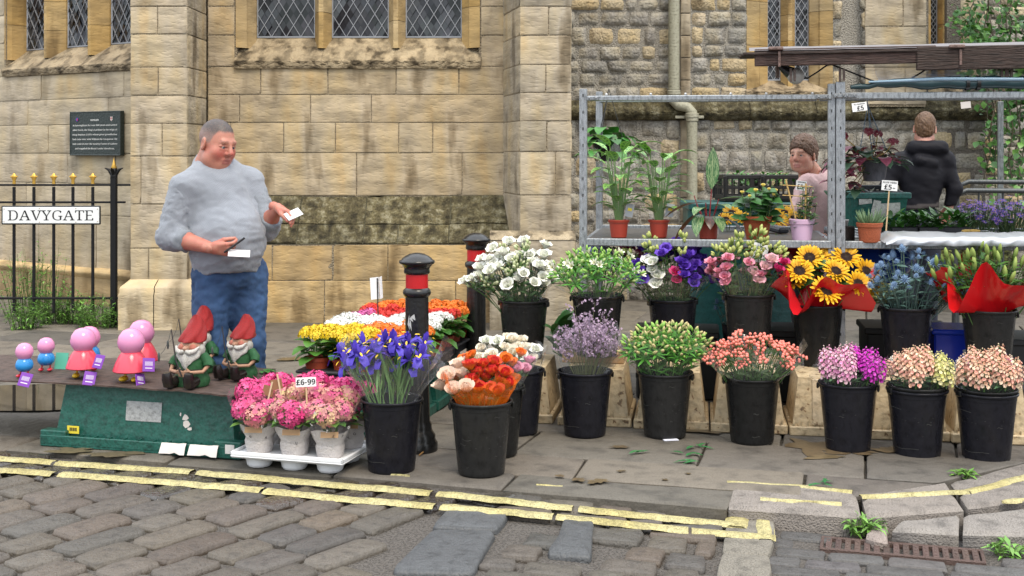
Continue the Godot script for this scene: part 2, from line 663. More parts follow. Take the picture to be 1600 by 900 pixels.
func stone_col(kind: String) -> Color:
	var a := r(0, 1)
	var c: Color
	match kind:
		"buff": c = Color(0.53, 0.448, 0.325).lerp(Color(0.49, 0.398, 0.265), a)
		"grey": c = Color(0.52, 0.45, 0.34).lerp(Color(0.4, 0.36, 0.29), a)
		"pale": c = Color(0.55, 0.48, 0.37).lerp(Color(0.47, 0.405, 0.3), a)
		"plinth": c = Color(0.55, 0.41, 0.22).lerp(Color(0.42, 0.31, 0.17), a)
		_: c = Color(0.45, 0.4, 0.3)
	return c * r(0.92, 1.06)

func courses(parent: Node, f: Transform3D, vs: Array, u0: float, u1: float, joints: Array, kind: String, m: Material, proud := 0.0, rough := 0.0) -> void:
	# vs: bed heights bottom to top; joints: for each course the u of its upright joints, or [] to lay it at random
	for i in vs.size() - 1:
		var us := [u0]
		var js: Array = joints[i] if i < joints.size() else []
		if js.is_empty():
			var x := u0 + r(0.25, 0.7)
			while x < u1 - 0.22:
				us.append(x)
				x += r(0.38, 0.85)
		else:
			for j in js:
				if j > u0 + 0.03 and j < u1 - 0.03: us.append(j)
		us.append(u1)
		for k in us.size() - 1:
			block(parent, f, rect(us[k], vs[i], us[k + 1], vs[i + 1]), proud + r(-0.003, 0.004), stone_col(kind), m, "stone_block", rough)

func rubble_stone(parent: Node, f: Transform3D, q: Array, proud: float, col: Color, bulge: float, m: Material) -> void:
	var s := Shape.new()
	s.col = col
	var n := 6
	var pts := []
	var salt := r(0, 99)
	for j in n + 1:
		for i in n + 1:
			var a := float(i) / n
			var b := float(j) / n
			var x := a * 2 - 1
			var y := b * 2 - 1
			# round the corners off
			var k := 1.0 - 0.07 * x * x * y * y * (1.0 + 0.6 * sin(salt + x * 2.0 + y))
			var a2 := 0.5 + 0.5 * x * k
			var b2 := 0.5 + 0.5 * y * k
			var w: Vector2 = q[0].lerp(q[1], a2).lerp(q[3].lerp(q[2], a2), b2)
			w += Vector2(wob.get_noise_2d(w.x * 7.0 + salt, w.y * 7.0), wob.get_noise_2d(w.x * 7.0, w.y * 7.0 + salt)) * 0.012
			var lift := (1.0 - pow(absf(x), 8.0)) * (1.0 - pow(absf(y), 8.0))
			var z := proud - 0.02 + lift * (0.02 + bulge) + wob.get_noise_3d(w.x * 9.0, w.y * 9.0, salt) * 0.016 * lift
			pts.append(f * Vector3(w.x, w.y, z))
	s.grid(pts, n + 1)
	for i in n:
		for e in [[i, i + 1], [i * (n + 1) + n, (i + 1) * (n + 1) + n], [n * (n + 1) + i + 1, n * (n + 1) + i], [(i + 1) * (n + 1), i * (n + 1)]]:
			s.quad(pts[e[0]] - f.basis.z * 0.05, pts[e[1]] - f.basis.z * 0.05, pts[e[1]], pts[e[0]])
	put("rubble_stone", s, m, parent)

func rubble(parent: Node, f: Transform3D, u0: float, u1: float, v0: float, v1: float, holes: Array, warm := 0.35, size := 1.0) -> void:
	var v := v0
	while v < v1 - 0.05:
		var hgt := r(0.13, 0.24) * size
		if v + hgt > v1 - 0.1: hgt = v1 - v
		var u := u0
		while u < u1 - 0.03:
			var w := r(0.13, 0.32) * size
			if u + w > u1 - 0.12: w = u1 - u
			var inside := false
			for h in holes:
				if u + w * 0.5 > h[0] and u + w * 0.5 < h[1] and v + hgt * 0.5 > h[2] and v + hgt * 0.5 < h[3]: inside = true
			if not inside:
				var g := 0.011
				var splits := 2 if hgt > 0.22 * size and r(0, 1) < 0.16 else 1
				for k in splits:
					var c := Color(0.46, 0.445, 0.41).lerp(Color(0.29, 0.287, 0.275), r(0, 1))
					if r(0, 1) < warm: c = Color(0.5, 0.41, 0.26).lerp(Color(0.58, 0.51, 0.39), r(0, 1))
					c *= r(0.82, 1.12)
					rubble_stone(parent, f, [Vector2(u + g, v + hgt * k / splits + g), Vector2(u + w - g, v + hgt * k / splits + g + r(-0.008, 0.008)), Vector2(u + w - g + r(-0.01, 0.01), v + hgt * (k + 1) / splits - g), Vector2(u + g, v + hgt * (k + 1) / splits - g + r(-0.008, 0.008))], r(0.0, 0.03), c, r(0.002, 0.011), M.rubble)
			u += w
		v += hgt

func core(parent: Node, f: Transform3D, u0: float, u1: float, v0: float, v1: float, depth := 0.5, col := Color(0.3, 0.245, 0.165), back := 0.009) -> void:
	var s := Shape.new()
	s.col = col
	s.box(f * at((u0 + u1) / 2, (v0 + v1) / 2, -depth / 2 - back), Vector3(u1 - u0, v1 - v0, depth))
	put("mortar_bed", s, M.mortar, parent)

func leaded_window(parent: Node, f: Transform3D, lights: Array, v0: float, v1: float, recess: float, face_u0: float, face_u1: float, sill_v: float, sill_joints: Array, mossy := 0.5, mull := 0.155) -> void:
	# lights: [u0, u1] of each glazed light at the glass; the opening splays out to face_u0..face_u1 and its sill slopes out to sill_v
	var win := branch("leaded_window", parent)
	var dark := dye(0.02, 0.02, 0.022)
	dark.box(f * at((face_u0 + face_u1) / 2, (v0 + v1) / 2, -recess - 0.18), Vector3(face_u1 - face_u0, v1 - v0 + 0.3, 0.05))
	put("dark_interior", dark, M.matt, win)
	for L in lights:
		var w: float = L[1] - L[0]
		# diamond quarries clipped to the light
		var cols := maxi(2, roundi(w / 0.135))
		var dx := w / cols / 2.0
		var dy := dx * 1.62
		var lead := Shape.new()
		var j := 0
		var vv := v0
		while vv - dy < v1:
			for i in range(0, cols * 2 + 1):
				if (i + j) % 2 == 1: continue
				var cx: float = L[0] + dx * i
				var poly := [Vector2(cx, vv - dy), Vector2(cx + dx, vv), Vector2(cx, vv + dy), Vector2(cx - dx, vv)]
				var out := []
				for p in poly: out.append(Vector2(clampf(p.x, L[0], L[1]), clampf(p.y, v0, v1)))
				if i == 0: out = [poly[0], poly[1], poly[2]]
				if i == cols * 2: out = [poly[0], poly[2], poly[3]]
				for k in out.size(): out[k].y = clampf(out[k].y, v0, v1)
				var s := Shape.new()
				s.col = Color(0.02, 0.022, 0.025) * r(0.5, 3.0)
				var tilt := Vector2(r(-0.16, 0.16), r(-0.12, 0.12))
				var p3 := []
				for p in out: p3.append(f * Vector3(p.x, p.y, -recess + (p.x - cx) * tilt.x + (p.y - vv) * tilt.y))
				for k in range(1, p3.size() - 1): s.tri(p3[0], p3[k], p3[k + 1])
				if vv < 3.35: put("pane", s, M.pane, win)
			vv += dy
			j += 1
		# cames
		var h := v1 - v0
		for dirn in [1.0, -1.0]:
			var slope: float = 1.62 * dirn
			var b := -w * 1.62
			var step := dx * 2 * 1.62
			var i0 := -cols * 2 - 2
			for i in range(i0, int(h / step) + cols + 4):
				var y0: float = (i * step) if dirn > 0 else (i * step)
				# line y = y0 + slope * x over x in 0..w, clipped to 0..h
				var xa := 0.0
				var xb := w
				var ya := y0
				var yb := y0 + slope * w
				var ts := 0.0
				var te := 1.0
				if yb != ya:
					var t0 := (0.0 - ya) / (yb - ya)
					var t1 := (h - ya) / (yb - ya)
					ts = maxf(0.0, minf(t0, t1)); te = minf(1.0, maxf(t0, t1))
				if te - ts < 0.01: continue
				var A := Vector3(L[0] + w * ts, v0 + lerpf(ya, yb, ts), -recess + 0.004 + (0.002 if dirn > 0 else 0.0))
				var B := Vector3(L[0] + w * te, v0 + lerpf(ya, yb, te), -recess + 0.004 + (0.002 if dirn > 0 else 0.0))
				lead.bar(f * A, f * B, 0.011, 0.006)
		for e in [[L[0], v0, L[1], v0], [L[0], v0, L[0], v1], [L[1], v0, L[1], v1]]:
			lead.bar(f * Vector3(e[0], e[1], -recess + 0.003), f * Vector3(e[2], e[3], -recess + 0.003), 0.024, 0.014)
		put("lead_came", lead, M.lead, win)
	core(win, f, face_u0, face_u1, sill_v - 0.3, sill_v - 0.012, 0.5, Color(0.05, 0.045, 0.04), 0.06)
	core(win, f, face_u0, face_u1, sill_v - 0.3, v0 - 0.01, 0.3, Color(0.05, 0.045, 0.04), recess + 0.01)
	# mullions and jambs: splayed stones
	for i in range(-1, lights.size()):
		var a: float = face_u0 if i < 0 else lights[i][1]
		var b: float = lights[0][0] if i < 0 else (lights[i + 1][0] if i < lights.size() - 1 else face_u1)
		var prof := []
		if i < 0: prof = [Vector2(a - 0.01, 0.0), Vector2(a + (b - a) * 0.55, -0.07), Vector2(a + (b - a) * 0.62, -0.1), Vector2(b, -recess + 0.05), Vector2(b, -recess - 0.1)]
		elif i == lights.size() - 1: prof = [Vector2(a, -recess - 0.1), Vector2(a, -recess + 0.05), Vector2(b - (b - a) * 0.62, -0.1), Vector2(b - (b - a) * 0.55, -0.07), Vector2(b + 0.01, 0.0)]
		else: prof = [Vector2(a, -recess - 0.1), Vector2(a, -recess + 0.03), Vector2((a + b) / 2 - 0.022, -0.075), Vector2((a + b) / 2 + 0.022, -0.075), Vector2(b, -recess + 0.03), Vector2(b, -recess - 0.1)]
		var v := v0 - 0.12
		var step := 0.0
		while v < v1:
			step = r(0.26, 0.5)
			var s := Shape.new()
			s.col = Color(0.55, 0.37, 0.14).lerp(Color(0.5, 0.4, 0.24), r(0, 1)) * r(0.85, 1.1)
			var top := minf(v + step, v1)
			for k in prof.size() - 1:
				s.quad(f * Vector3(prof[k].x, v + 0.002, prof[k].y), f * Vector3(prof[k + 1].x, v + 0.002, prof[k + 1].y), f * Vector3(prof[k + 1].x, top - 0.002, prof[k + 1].y), f * Vector3(prof[k].x, top - 0.002, prof[k].y))
			put("window_stone", s, M.ashlar, win)
			v = top
	# sloping sill in stones, and the lip below it
	var us := [face_u0 - 0.02] + sill_joints + [face_u1 + 0.02]
	var lip := 0.075
	for k in us.size() - 1:
		var s := Shape.new()
		s.col = Color(0.5, 0.42, 0.3) * r(0.85, 1.05)
		var a: float = us[k] + 0.0008
		var b: float = us[k + 1] - 0.0008
		var pts := []
		var n := 8
		var prof := [Vector2(sill_v - lip, 0.0), Vector2(sill_v - lip + 0.004, 0.022), Vector2(sill_v - 0.006, 0.035), Vector2(sill_v + 0.004, 0.03), Vector2(lerpf(sill_v, v0, 0.5), -recess * 0.5 + 0.01), Vector2(v0 + 0.012, -recess - 0.02)]
		for p in prof:
			for i in n + 1:
				var u := lerpf(a, b, float(i) / n)
				pts.append(f * Vector3(u, p.x + wob.get_noise_2d(u * 3.0, p.y * 40.0) * 0.006, p.y + wob.get_noise_2d(u * 4.0 + 9.0, p.x * 9.0) * 0.008))
		s.grid(pts, n + 1)
		var mossed := r(0, 1) < mossy
		put("sill_stone", s, M.sill, win)


func px_list(f: Transform3D, xs: Array, py: float) -> Array:
	var o := []
	for x in xs: o.append(on_plane(f, x, py).x)
	return o


func build_church() -> void:
	M.ledge = stained(tinted(0.95, T.lichen, Vector3(0.5, 0.8, 0.5), T.pits, 3.0), noise_tex(0.05, 4, [[0.0, Color(0.5, 0.5, 0.4)], [0.4, Color(0.85, 0.84, 0.78)], [0.62, Color(1, 1, 0.97)], [0.7, Color(1.0, 1.0, 1.0)], [1.0, Color(1, 1, 1)]], 71), Vector3(1.6, 2.0, 1.6))
	M.sill = stained(tinted(0.93, T.bedding, Vector3(0.6, 1.0, 0.6), T.pits, 3.0), noise_tex(0.012, 5, [[0.0, Color(0.26, 0.24, 0.21)], [0.3, Color(0.48, 0.45, 0.4)], [0.5, Color(0.93, 0.9, 0.85)], [1.0, Color(1, 0.98, 0.94)]], 47), Vector3(0.8, 1.2, 0.8))
	# --- the nave wall between the two buttresses
	var w := thing("nave_wall", "honey coloured ashlar church wall with leaded window between two buttresses", "wall")
	var f := at(0, 0, -11.6)
	var vs := []
	for y in [306.0, 239.0, 191.5, 148.0, 104.0]: vs.append(on_plane(f, 800, y).y)
	courses(w, f, vs, -2.83, 0.0, [px_list(f, [557, 722], 270), px_list(f, [360, 443, 524, 623, 676], 210), px_list(f, [374, 485, 580], 170), px_list(f, [407, 512, 619, 717], 125)], "buff", M.ashlar)
	var glass := at(0, 0, -11.85)
	var v0 := on_plane(glass, 600, 58).y
	var top := 4.3
	var L := []
	for q in [[402, 493], [519, 608], [634, 722]]: L.append(px_list(glass, q, 50))
	var fu0 := on_plane(f, 370, 80).x
	var fu1 := on_plane(f, 748, 80).x
	var sv := on_plane(f, 600, 95).y
	leaded_window(w, f, L, v0, top, 0.25, fu0, fu1, sv, px_list(f, [503], 90))
	var jv := [vs[4], on_plane(f, 0, 55).y, on_plane(f, 0, 10).y, 3.3, 3.6, 3.95, 4.3]
	var none := [[9.0], [9.0], [9.0], [9.0], [9.0], [9.0]]
	courses(w, f, jv, -2.83, fu0 - 0.02, none, "buff", M.ashlar)
	courses(w, f, jv, fu1 + 0.02, 0.0, none, "buff", M.ashlar)
	courses(w, f, [4.3, 4.65, 5.0, 5.4], -2.83, 0.0, [], "buff", M.ashlar)
	core(w, f, -2.83, fu0, -0.3, 5.4, 0.6)
	core(w, f, fu1, 0.0, -0.3, 5.4, 0.6)
	core(w, f, fu0, fu1, -0.3, sv - 0.08, 0.6)
	core(w, f, fu0, fu1, 4.3, 5.4, 0.6)
	# weathered slope below it, thick with lichen
	var a := Vector3(0, vs[0], -11.59)
	var b := Vector3(0, 0.715, -11.25)
	var up := (a - b).normalized()
	var sf := Transform3D(Basis(Vector3.RIGHT, up, Vector3.RIGHT.cross(up)), b)
	var sl := a.distance_to(b)
	for row in [[0.0, 0.4, [412, 467, 570, 623, 702]], [0.4, 1.0, [412, 467, 570, 703]]]:
		var us := [-2.82] + px_list(sf, row[2], 345) + [0.06]
		for k in us.size() - 1:
			block(w, sf, rect(us[k], sl * row[0], us[k + 1], sl * row[1]), r(-0.004, 0.014), Color(0.4, 0.375, 0.3) * r(0.75, 1.1), M.ledge, "weathering_stone", 0.022)
	var sc := dye(0.16, 0.15, 0.1)
	sc.box(sf * at(-1.38, sl / 2, -0.115), Vector3(2.88, sl, 0.2))
	put("mortar_bed", sc, M.mortar, w)
	# plinth
	var pf := at(0, 0, -11.25)
	courses(w, pf, [-0.02, 0.375, 0.7], -2.82, 0.06, [px_list(pf, [392, 507, 712], 480), px_list(pf, [425, 520, 606, 770], 410)], "plinth", M.ashlar, 0.0, 0.012)
	core(w, pf, -2.82, 0.06, -0.3, 0.7, 0.3)

	# --- left buttress
	var lb := thing("buttress", "stone buttress on a moulded plinth behind the man in the grey jumper", "buttress")
	var bf := at(0, 0, -10.9)
	var bl := on_plane(bf, 203, 200).x
	var br := on_plane(bf, 293, 200).x
	var bv := [0.4]
	for y in [388, 319, 244, 193, 149, 105, 53, 10]: bv.append(on_plane(bf, 250, y).y)
	bv.append_array([3.25, 3.6, 3.95, 4.3, 4.7, 5.1])
	courses(lb, bf, bv, bl, br, [px_list(bf, [232], 410), [9.0], px_list(bf, [220], 300), px_list(bf, [253], 220), [9.0], px_list(bf, [247], 120), [9.0], px_list(bf, [246], 30), [9.0], [9.0], [9.0], [9.0], [9.0], [9.0]], "pale", M.ashlar)
	var rf := Transform3D(Basis(Vector3.FORWARD, Vector3.UP, Vector3.RIGHT), Vector3(br, 0, -10.9))
	courses(lb, rf, bv, 0.0, 0.68, [[9.0], [0.3], [9.0], [0.36], [9.0], [0.3], [9.0], [9.0], [9.0], [9.0], [9.0], [9.0], [9.0], [9.0]], "grey", M.ashlar)
	core(lb, bf, bl + 0.02, br - 0.02, -0.3, 5.1, 1.2)
	var prof := [Vector2(-0.03, 0.15), Vector2(0.3, 0.15), Vector2(0.335, 0.13), Vector2(0.355, 0.135), Vector2(0.375, 0.12), Vector2(0.425, 0.0)]
	var pu := [bl - 0.06, on_plane(at(0, 0, -10.75), 240, 480).x, br + 0.15]
	for k in 2:
		var s := Shape.new()
		s.col = Color(0.58, 0.49, 0.34) * (1.0 - 0.08 * k)
		var pts := []
		for q in prof:
			for i in 7:
				var u := lerpf(pu[k] + 0.004, pu[k + 1] - 0.004, i / 6.0)
				var inset: float = (0.15 - q.y) if (k == 0 and i == 0) else 0.0
				pts.append(Vector3(u + inset * 0.4, q.x + wob.get_noise_2d(u * 5, q.x * 9) * 0.004, -10.9 + q.y + wob.get_noise_2d(u * 4.0, q.x * 6.0) * 0.008))
		s.grid(pts, 7)
		if k == 1:
			pts = []
			for q in prof:
				for i in 7: pts.append(Vector3(br + q.y, q.x, lerpf(-10.9 + q.y, -11.26, i / 6.0)))
			s.grid(pts, 7)
		put("plinth_stone", s, M.ashlar, lb)

	# --- right buttress, its left side splayed
	var rb := thing("buttress", "stone buttress behind the white lisianthus, beside the rubble wall", "buttress")
	var u1 := on_plane(bf, 893, 200).x
	var u0 := on_plane(bf, 812, 200).x
	var cv := [0.79]
	for y in [305, 237, 189, 145, 101, 55, 10]: cv.append(on_plane(bf, 850, y).y)
	cv.append_array([3.25, 3.6, 3.95, 4.3, 4.7, 5.1])
	courses(rb, bf, cv, u0, u1, [[9.0], px_list(bf, [868], 270), px_list(bf, [854], 210), [9.0], px_list(bf, [853], 120), [9.0], px_list(bf, [857], 30), [9.0], [9.0], [9.0], [9.0], [9.0], [9.0]], "grey", M.ashlar)
	var p0 := Vector3(-0.085, 0, -11.6)
	var p1 := Vector3(u0, 0, -10.9)
	var ax := (p1 - p0).normalized()
	var spl := Transform3D(Basis(ax, Vector3.UP, ax.cross(Vector3.UP)), p0)
	courses(rb, spl, cv, 0.0, p0.distance_to(p1), [[9.0], [9.0], [9.0], [9.0], [9.0], [9.0], [9.0], [9.0], [9.0], [9.0], [9.0], [9.0], [9.0]], "grey", M.ashlar)
	core(rb, spl, 0.0, p0.distance_to(p1) - 0.02, -0.3, 5.1, 0.3)
	var side := Transform3D(Basis(Vector3.FORWARD, Vector3.UP, Vector3.RIGHT), Vector3(u1, 0, -10.9))
	courses(rb, side, cv, 0.0, 2.1, [], "grey", M.ashlar)
	core(rb, bf, u0 + 0.015, u1 - 0.015, -0.3, 5.1, 2.3)
	var qf := at(0, 0, -10.75)
	courses(rb, qf, [-0.02, 0.4, 0.78], on_plane(qf, 765, 400).x, u1 + 0.03, [px_list(qf, [850], 450), [9.0]], "grey", M.ashlar)
	core(rb, qf, on_plane(qf, 765, 400).x, u1 + 0.03, -0.3, 0.78, 0.5)
	var cap := dye(0.47, 0.41, 0.31)
	var cu := on_plane(qf, 765, 400).x
	cap.quad(Vector3(cu, 0.78, -10.74), Vector3(u1 + 0.03, 0.78, -10.74), Vector3(u1 + 0.03, 0.85, -10.9), Vector3(cu, 0.85, -10.9))
	cap.quad(Vector3(cu, 0.78, -11.3), Vector3(cu, 0.78, -10.74), Vector3(cu, 0.85, -10.9), Vector3(cu, 0.85, -11.3))
	put("weathering_stone", cap, M.sill, rb)

	# --- rubble aisle wall, right
	var rw := thing("aisle_wall", "grey rubble stone church wall with string course behind the flower stall", "wall")
	var g := at(0, 0, -13.2)
	var s0 := on_plane(g, 900, 186).y
	var s1 := on_plane(g, 900, 160).y
	var end := on_plane(g, 1540, 200).x
	var q0 := on_plane(g, 1063, 100).x
	var q1 := on_plane(g, 1079, 100).x
	var win := [on_plane(g, 1168, 60).x, on_plane(g, 1300, 60).x]
	var but := [on_plane(g, 1316, 60).x, on_plane(g, 1452, 60).x]
	var win2 := [but[1], on_plane(g, 1500, 60).x]
	var wv0 := on_plane(g, 1230, 128).y
	rubble(rw, g, 0.45, q0, -0.2, s0, [], 0.18)
	rubble(rw, g, q1, end, -0.2, s0, [], 0.1)
	rubble(rw, g, 0.45, q0, s1, 4.3, [], 0.3)
	rubble(rw, g, q1, win[0], s1, 4.3, [], 0.35)
	var qv := [s1]
	for k in 10: qv.append(s1 + 0.235 * (k + 1))
	var nn := []
	for k in 12: nn.append([9.0])
	courses(rw, g, qv, q0, q1, nn, "pale", M.ashlar, 0.02)
	courses(rw, g, [-0.2, 0.05, 0.3, 0.55, 0.8, 1.05, 1.3, 1.55, s0], q0, q1, nn, "grey", M.ashlar, 0.02)
	# string course with a mossy top
	for seg in [[0.45, 0.95], [0.95, q0 + 0.04], [q0 + 0.04, 2.5], [2.5, 3.2], [3.2, 3.9], [3.9, end + 0.05]]:
		var s := Shape.new()
		s.col = Color(0.4, 0.375, 0.3) * r(0.75, 1.05)
		var pts := []
		for q in [Vector2(s0 - 0.015, 0.0), Vector2(s0 - 0.005, 0.05), Vector2(s0 + 0.04, 0.1), Vector2(s0 + 0.08, 0.115), Vector2(s1 - 0.06, 0.085), Vector2(s1 + 0.02, 0.01)]:
			for i in 13:
				var u := lerpf(seg[0] + 0.003, seg[1] - 0.003, i / 12.0)
				pts.append(g * Vector3(u, q.x + wob.get_noise_2d(u * 3, q.x * 5) * 0.012, q.y + wob.get_noise_2d(u * 5 + 7, q.x * 20) * 0.018))
		s.grid(pts, 13)
		put("string_course", s, M.ledge, rw)
	core(rw, g, 0.4, win[0], -0.3, 4.6, 0.5, Color(0.38, 0.35, 0.3))
	core(rw, g, win[0], win[1], -0.3, wv0 - 0.2, 0.5, Color(0.38, 0.35, 0.3))
	core(rw, g, win[1], but[1], -0.3, 4.6, 0.5, Color(0.38, 0.35, 0.3))
	core(rw, g, but[1], end, -0.3, wv0 - 0.2, 0.5, Color(0.38, 0.35, 0.3))
	core(rw, g, win2[1], end, wv0 - 0.2, 4.6, 0.5, Color(0.38, 0.35, 0.3))
	var gg := at(0, 0, -13.42)
	leaded_window(rw, g, [px_list(gg, [1198, 1219], 60), px_list(gg, [1241, 1263], 60)], on_plane(gg, 1230, 125).y, 4.3, 0.22, win[0], win[1], wv0 - 0.1, [], 1.0)
	courses(rw, g, [s1, wv0 - 0.17], win[0], win[1], [[2.8, 3.2]], "grey", M.ashlar)
	rubble(rw, g, win[1], but[0], s1, 4.3, [], 0.5, 0.9)
	leaded_window(rw, g, [px_list(gg, [1452, 1464], 60), px_list(gg, [1474, 1486], 60)], on_plane(gg, 1460, 120).y, 4.3, 0.22, win2[0], win2[1], wv0 - 0.1, [], 1.0)
	courses(rw, g, [s1, wv0 - 0.17], win2[0], win2[1], [[9.0]], "grey", M.ashlar)
	courses(rw, g, qv, win2[1], end, nn, "grey", M.ashlar, 0.0, 0.01)
	# shallow buttress between the windows
	var hf := at(0, 0, -13.08)
	var h0 := on_plane(hf, 1352, 60).x
	var h1 := on_plane(hf, 1448, 60).x
	courses(rw, hf, [s1 - 0.03, 2.42, 2.85, 3.2, 3.6, 4.0, 4.4], h0, h1, [[h0 + 0.42], [9.0], [h0 + 0.4], [9.0], [9.0], [9.0]], "grey", M.ashlar, 0.0, 0.008)
	var hs := Transform3D(Basis(Vector3.BACK, Vector3.UP, Vector3.LEFT), Vector3(h0, 0, -13.2))
	rubble(rw, hs, 0.0, 0.11, s1, 4.4, [], 0.3)
	core(rw, hf, h0 + 0.02, h1 - 0.01, s1 - 0.05, 4.4, 0.4)
	# return wall beyond its corner, in the shade of the ivy
	var ef := Transform3D(Basis(Vector3.FORWARD, Vector3.UP, Vector3.RIGHT), Vector3(end, 0, -13.2))
	rubble(rw, ef, 0.0, 1.6, -0.2, 3.6, [], 0.2)
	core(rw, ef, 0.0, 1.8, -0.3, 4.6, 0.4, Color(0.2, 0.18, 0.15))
	var kf := at(0, 0, -14.9)
	rubble(rw, kf, end - 0.1, end + 2.6, -0.2, 3.5, [], 0.25)
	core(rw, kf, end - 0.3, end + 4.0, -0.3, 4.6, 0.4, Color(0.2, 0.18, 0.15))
	# low mossy footing
	var ft := dye(0.3, 0.36, 0.16)
	ft.box(at((2.2 + end) / 2, 0.42, -13.0), Vector3(end - 2.2 + 0.3, 0.9, 0.36), 0.06)
	put("footing", ft, M.moss, rw)

	# --- left wall, set back at an angle behind the railings
	var lw := thing("chancel_wall", "pale ashlar church wall set at an angle behind the iron railings", "wall")
	var dirn := Vector3(0.83, 0, 0.56).normalized()
	var lf := Transform3D(Basis(dirn, Vector3.UP, dirn.cross(Vector3.UP)), Vector3(-3.2, 0, -11.9))
	M.left_frame = null
	left_frame = lf
	var lg := lf * at(0, 0, -0.25)
	var lv0 := on_plane(lg, 130, 72).y
	var lv := [-0.2, 0.1, 0.35]
	var lL := []
	for q in [[43, 79], [107, 148], [175, 213]]: lL.append(px_list(lg, q, 60))
	var lf0 := on_plane(lf, 8, 90).x
	var lf1 := on_plane(lf, 222, 90).x
	var lsv := on_plane(lf, 100, 104).y
	leaded_window(lw, lf, lL, lv0, 4.3, 0.25, lf0, lf1, lsv, [on_plane(lf, 92, 100).x], 0.6)
	var lvs := [0.35]
	for y in [334, 286, 240, 195, 155]: lvs.append(on_plane(lf, 100, y).y)
	lvs.append(lsv - 0.075)
	courses(lw, lf, lvs, -7.5, 0.25, [px_list(lf, [60, 150], 360), px_list(lf, [40, 135], 310), px_list(lf, [105, 180], 262), px_list(lf, [75, 140], 218), px_list(lf, [43, 168], 175), px_list(lf, [64, 193], 130)], "pale", M.ashlar)
	courses(lw, lf, [lsv - 0.075, 2.7, 3.0, 3.35, 3.7, 4.3], -7.5, lf0 - 0.02, [], "pale", M.ashlar)
	core(lw, lf, -7.6, lf0, -0.3, 5.2, 0.6)
	core(lw, lf, lf1, 0.4, -0.3, 5.2, 0.6)
	core(lw, lf, lf0, lf1, -0.3, lsv - 0.08, 0.6)
	core(lw, lf, lf0, lf1, 4.3, 5.2, 0.6)
	var ls := dye(0.6, 0.45, 0.24)
	var lp := []
	for q in [Vector2(0.27, 0.06), Vector2(0.31, 0.1), Vector2(0.35, 0.1), Vector2(0.37, 0.0)]:
		for i in 20:
			var u := lerpf(-7.5, 0.3, i / 19.0)
			lp.append(lf * Vector3(u, q.x + wob.get_noise_2d(u * 3, 5) * 0.012, q.y + wob.get_noise_2d(u * 4, 1) * 0.02))
	ls.grid(lp, 20)
	put("plinth_moulding", ls, M.ashlar, lw)
	courses(lw, lf, [-0.3, -0.02, 0.275], -7.5, 0.3, [], "plinth", M.ashlar, 0.06, 0.01)

var left_frame: Transform3D


# ---------------------------------------------------------------- ground
const KU := Vector3(0.959, 0, 0.283)     # along the kerb
const KV := Vector3(0.283, 0, -0.959)    # in over the pavement
const KO := Vector3(0, 0, -5.713)

func kerb(u: float, v: float, y := 0.0) -> Vector3:
	return KO + KU * u + KV * v + Vector3(0, y, 0)

func road_y(p: Vector3) -> float:   # the gutter lies deeper towards the right
	return -0.012 - 0.075 * smoothstep(-0.3, 1.6, p.x)

func flag(parent: Node, called: String, pts: Array, top: float, thick: float, col: Color, m: Material, bevel := 0.008, gap := 0.006) -> void:
	# a paving stone over a convex outline (counter-clockwise from above), with worn edges and a slightly uneven face
	var s := Shape.new()
	s.col = col
	var c := Vector3.ZERO
	for p in pts: c += p
	c /= pts.size()
	var ring := []
	for i in pts.size():
		var a: Vector3 = pts[i]
		var b: Vector3 = pts[(i + 1) % pts.size()]
		var n := maxi(1, roundi(a.distance_to(b) / 0.12))
		for k in n: ring.append(a.lerp(b, float(k) / n))
	var tilt := Vector2(r(-0.006, 0.006), r(-0.006, 0.006))
	var rows := [[], [], [], []]
	for p in ring:
		var inn: Vector3 = (c - p).normalized()
		var e: Vector3 = p + inn * (gap + absf(wob.get_noise_2d(p.x * 9.0, p.z * 9.0)) * 0.009)
		var y: float = top + tilt.x * (p.x - c.x) + tilt.y * (p.z - c.z)
		rows[0].append(Vector3(e.x, top - thick, e.z))
		rows[1].append(Vector3(e.x, y - bevel, e.z))
		var e2: Vector3 = e + inn * bevel * 1.4
		rows[2].append(Vector3(e2.x, y + wob.get_noise_2d(e2.x * 3, e2.z * 3) * 0.003, e2.z))
		var e3: Vector3 = p.lerp(c, 0.5)
		rows[3].append(Vector3(e3.x, y + wob.get_noise_2d(e3.x * 3, e3.z * 3) * 0.004, e3.z))
	var flat := []
	for q in rows: flat.append_array(q)
	var n := ring.size()
	s.grid(flat.slice(0, n * 2), n, true)
	s.grid(flat.slice(n, n * 4), n, true)
	for i in n: s.tri(rows[3][i], rows[3][(i + 1) % n], Vector3(c.x, top + wob.get_noise_2d(c.x * 3, c.z * 3) * 0.004, c.z))
	put(called, s, m, parent)

func clip(poly: Array, a: Vector3, dir: Vector3) -> Array:   # keeps what lies to the left of the line, seen from above
	var out := []
	for i in poly.size():
		var p: Vector3 = poly[i]
		var q: Vector3 = poly[(i + 1) % poly.size()]
		var dp := dir.x * -(p.z - a.z) + dir.z * (p.x - a.x)
		var dq := dir.x * -(q.z - a.z) + dir.z * (q.x - a.x)
		if dp >= 0.0: out.append(p)
		if (dp >= 0.0) != (dq >= 0.0): out.append(p.lerp(q, dp / (dp - dq)))
	return out

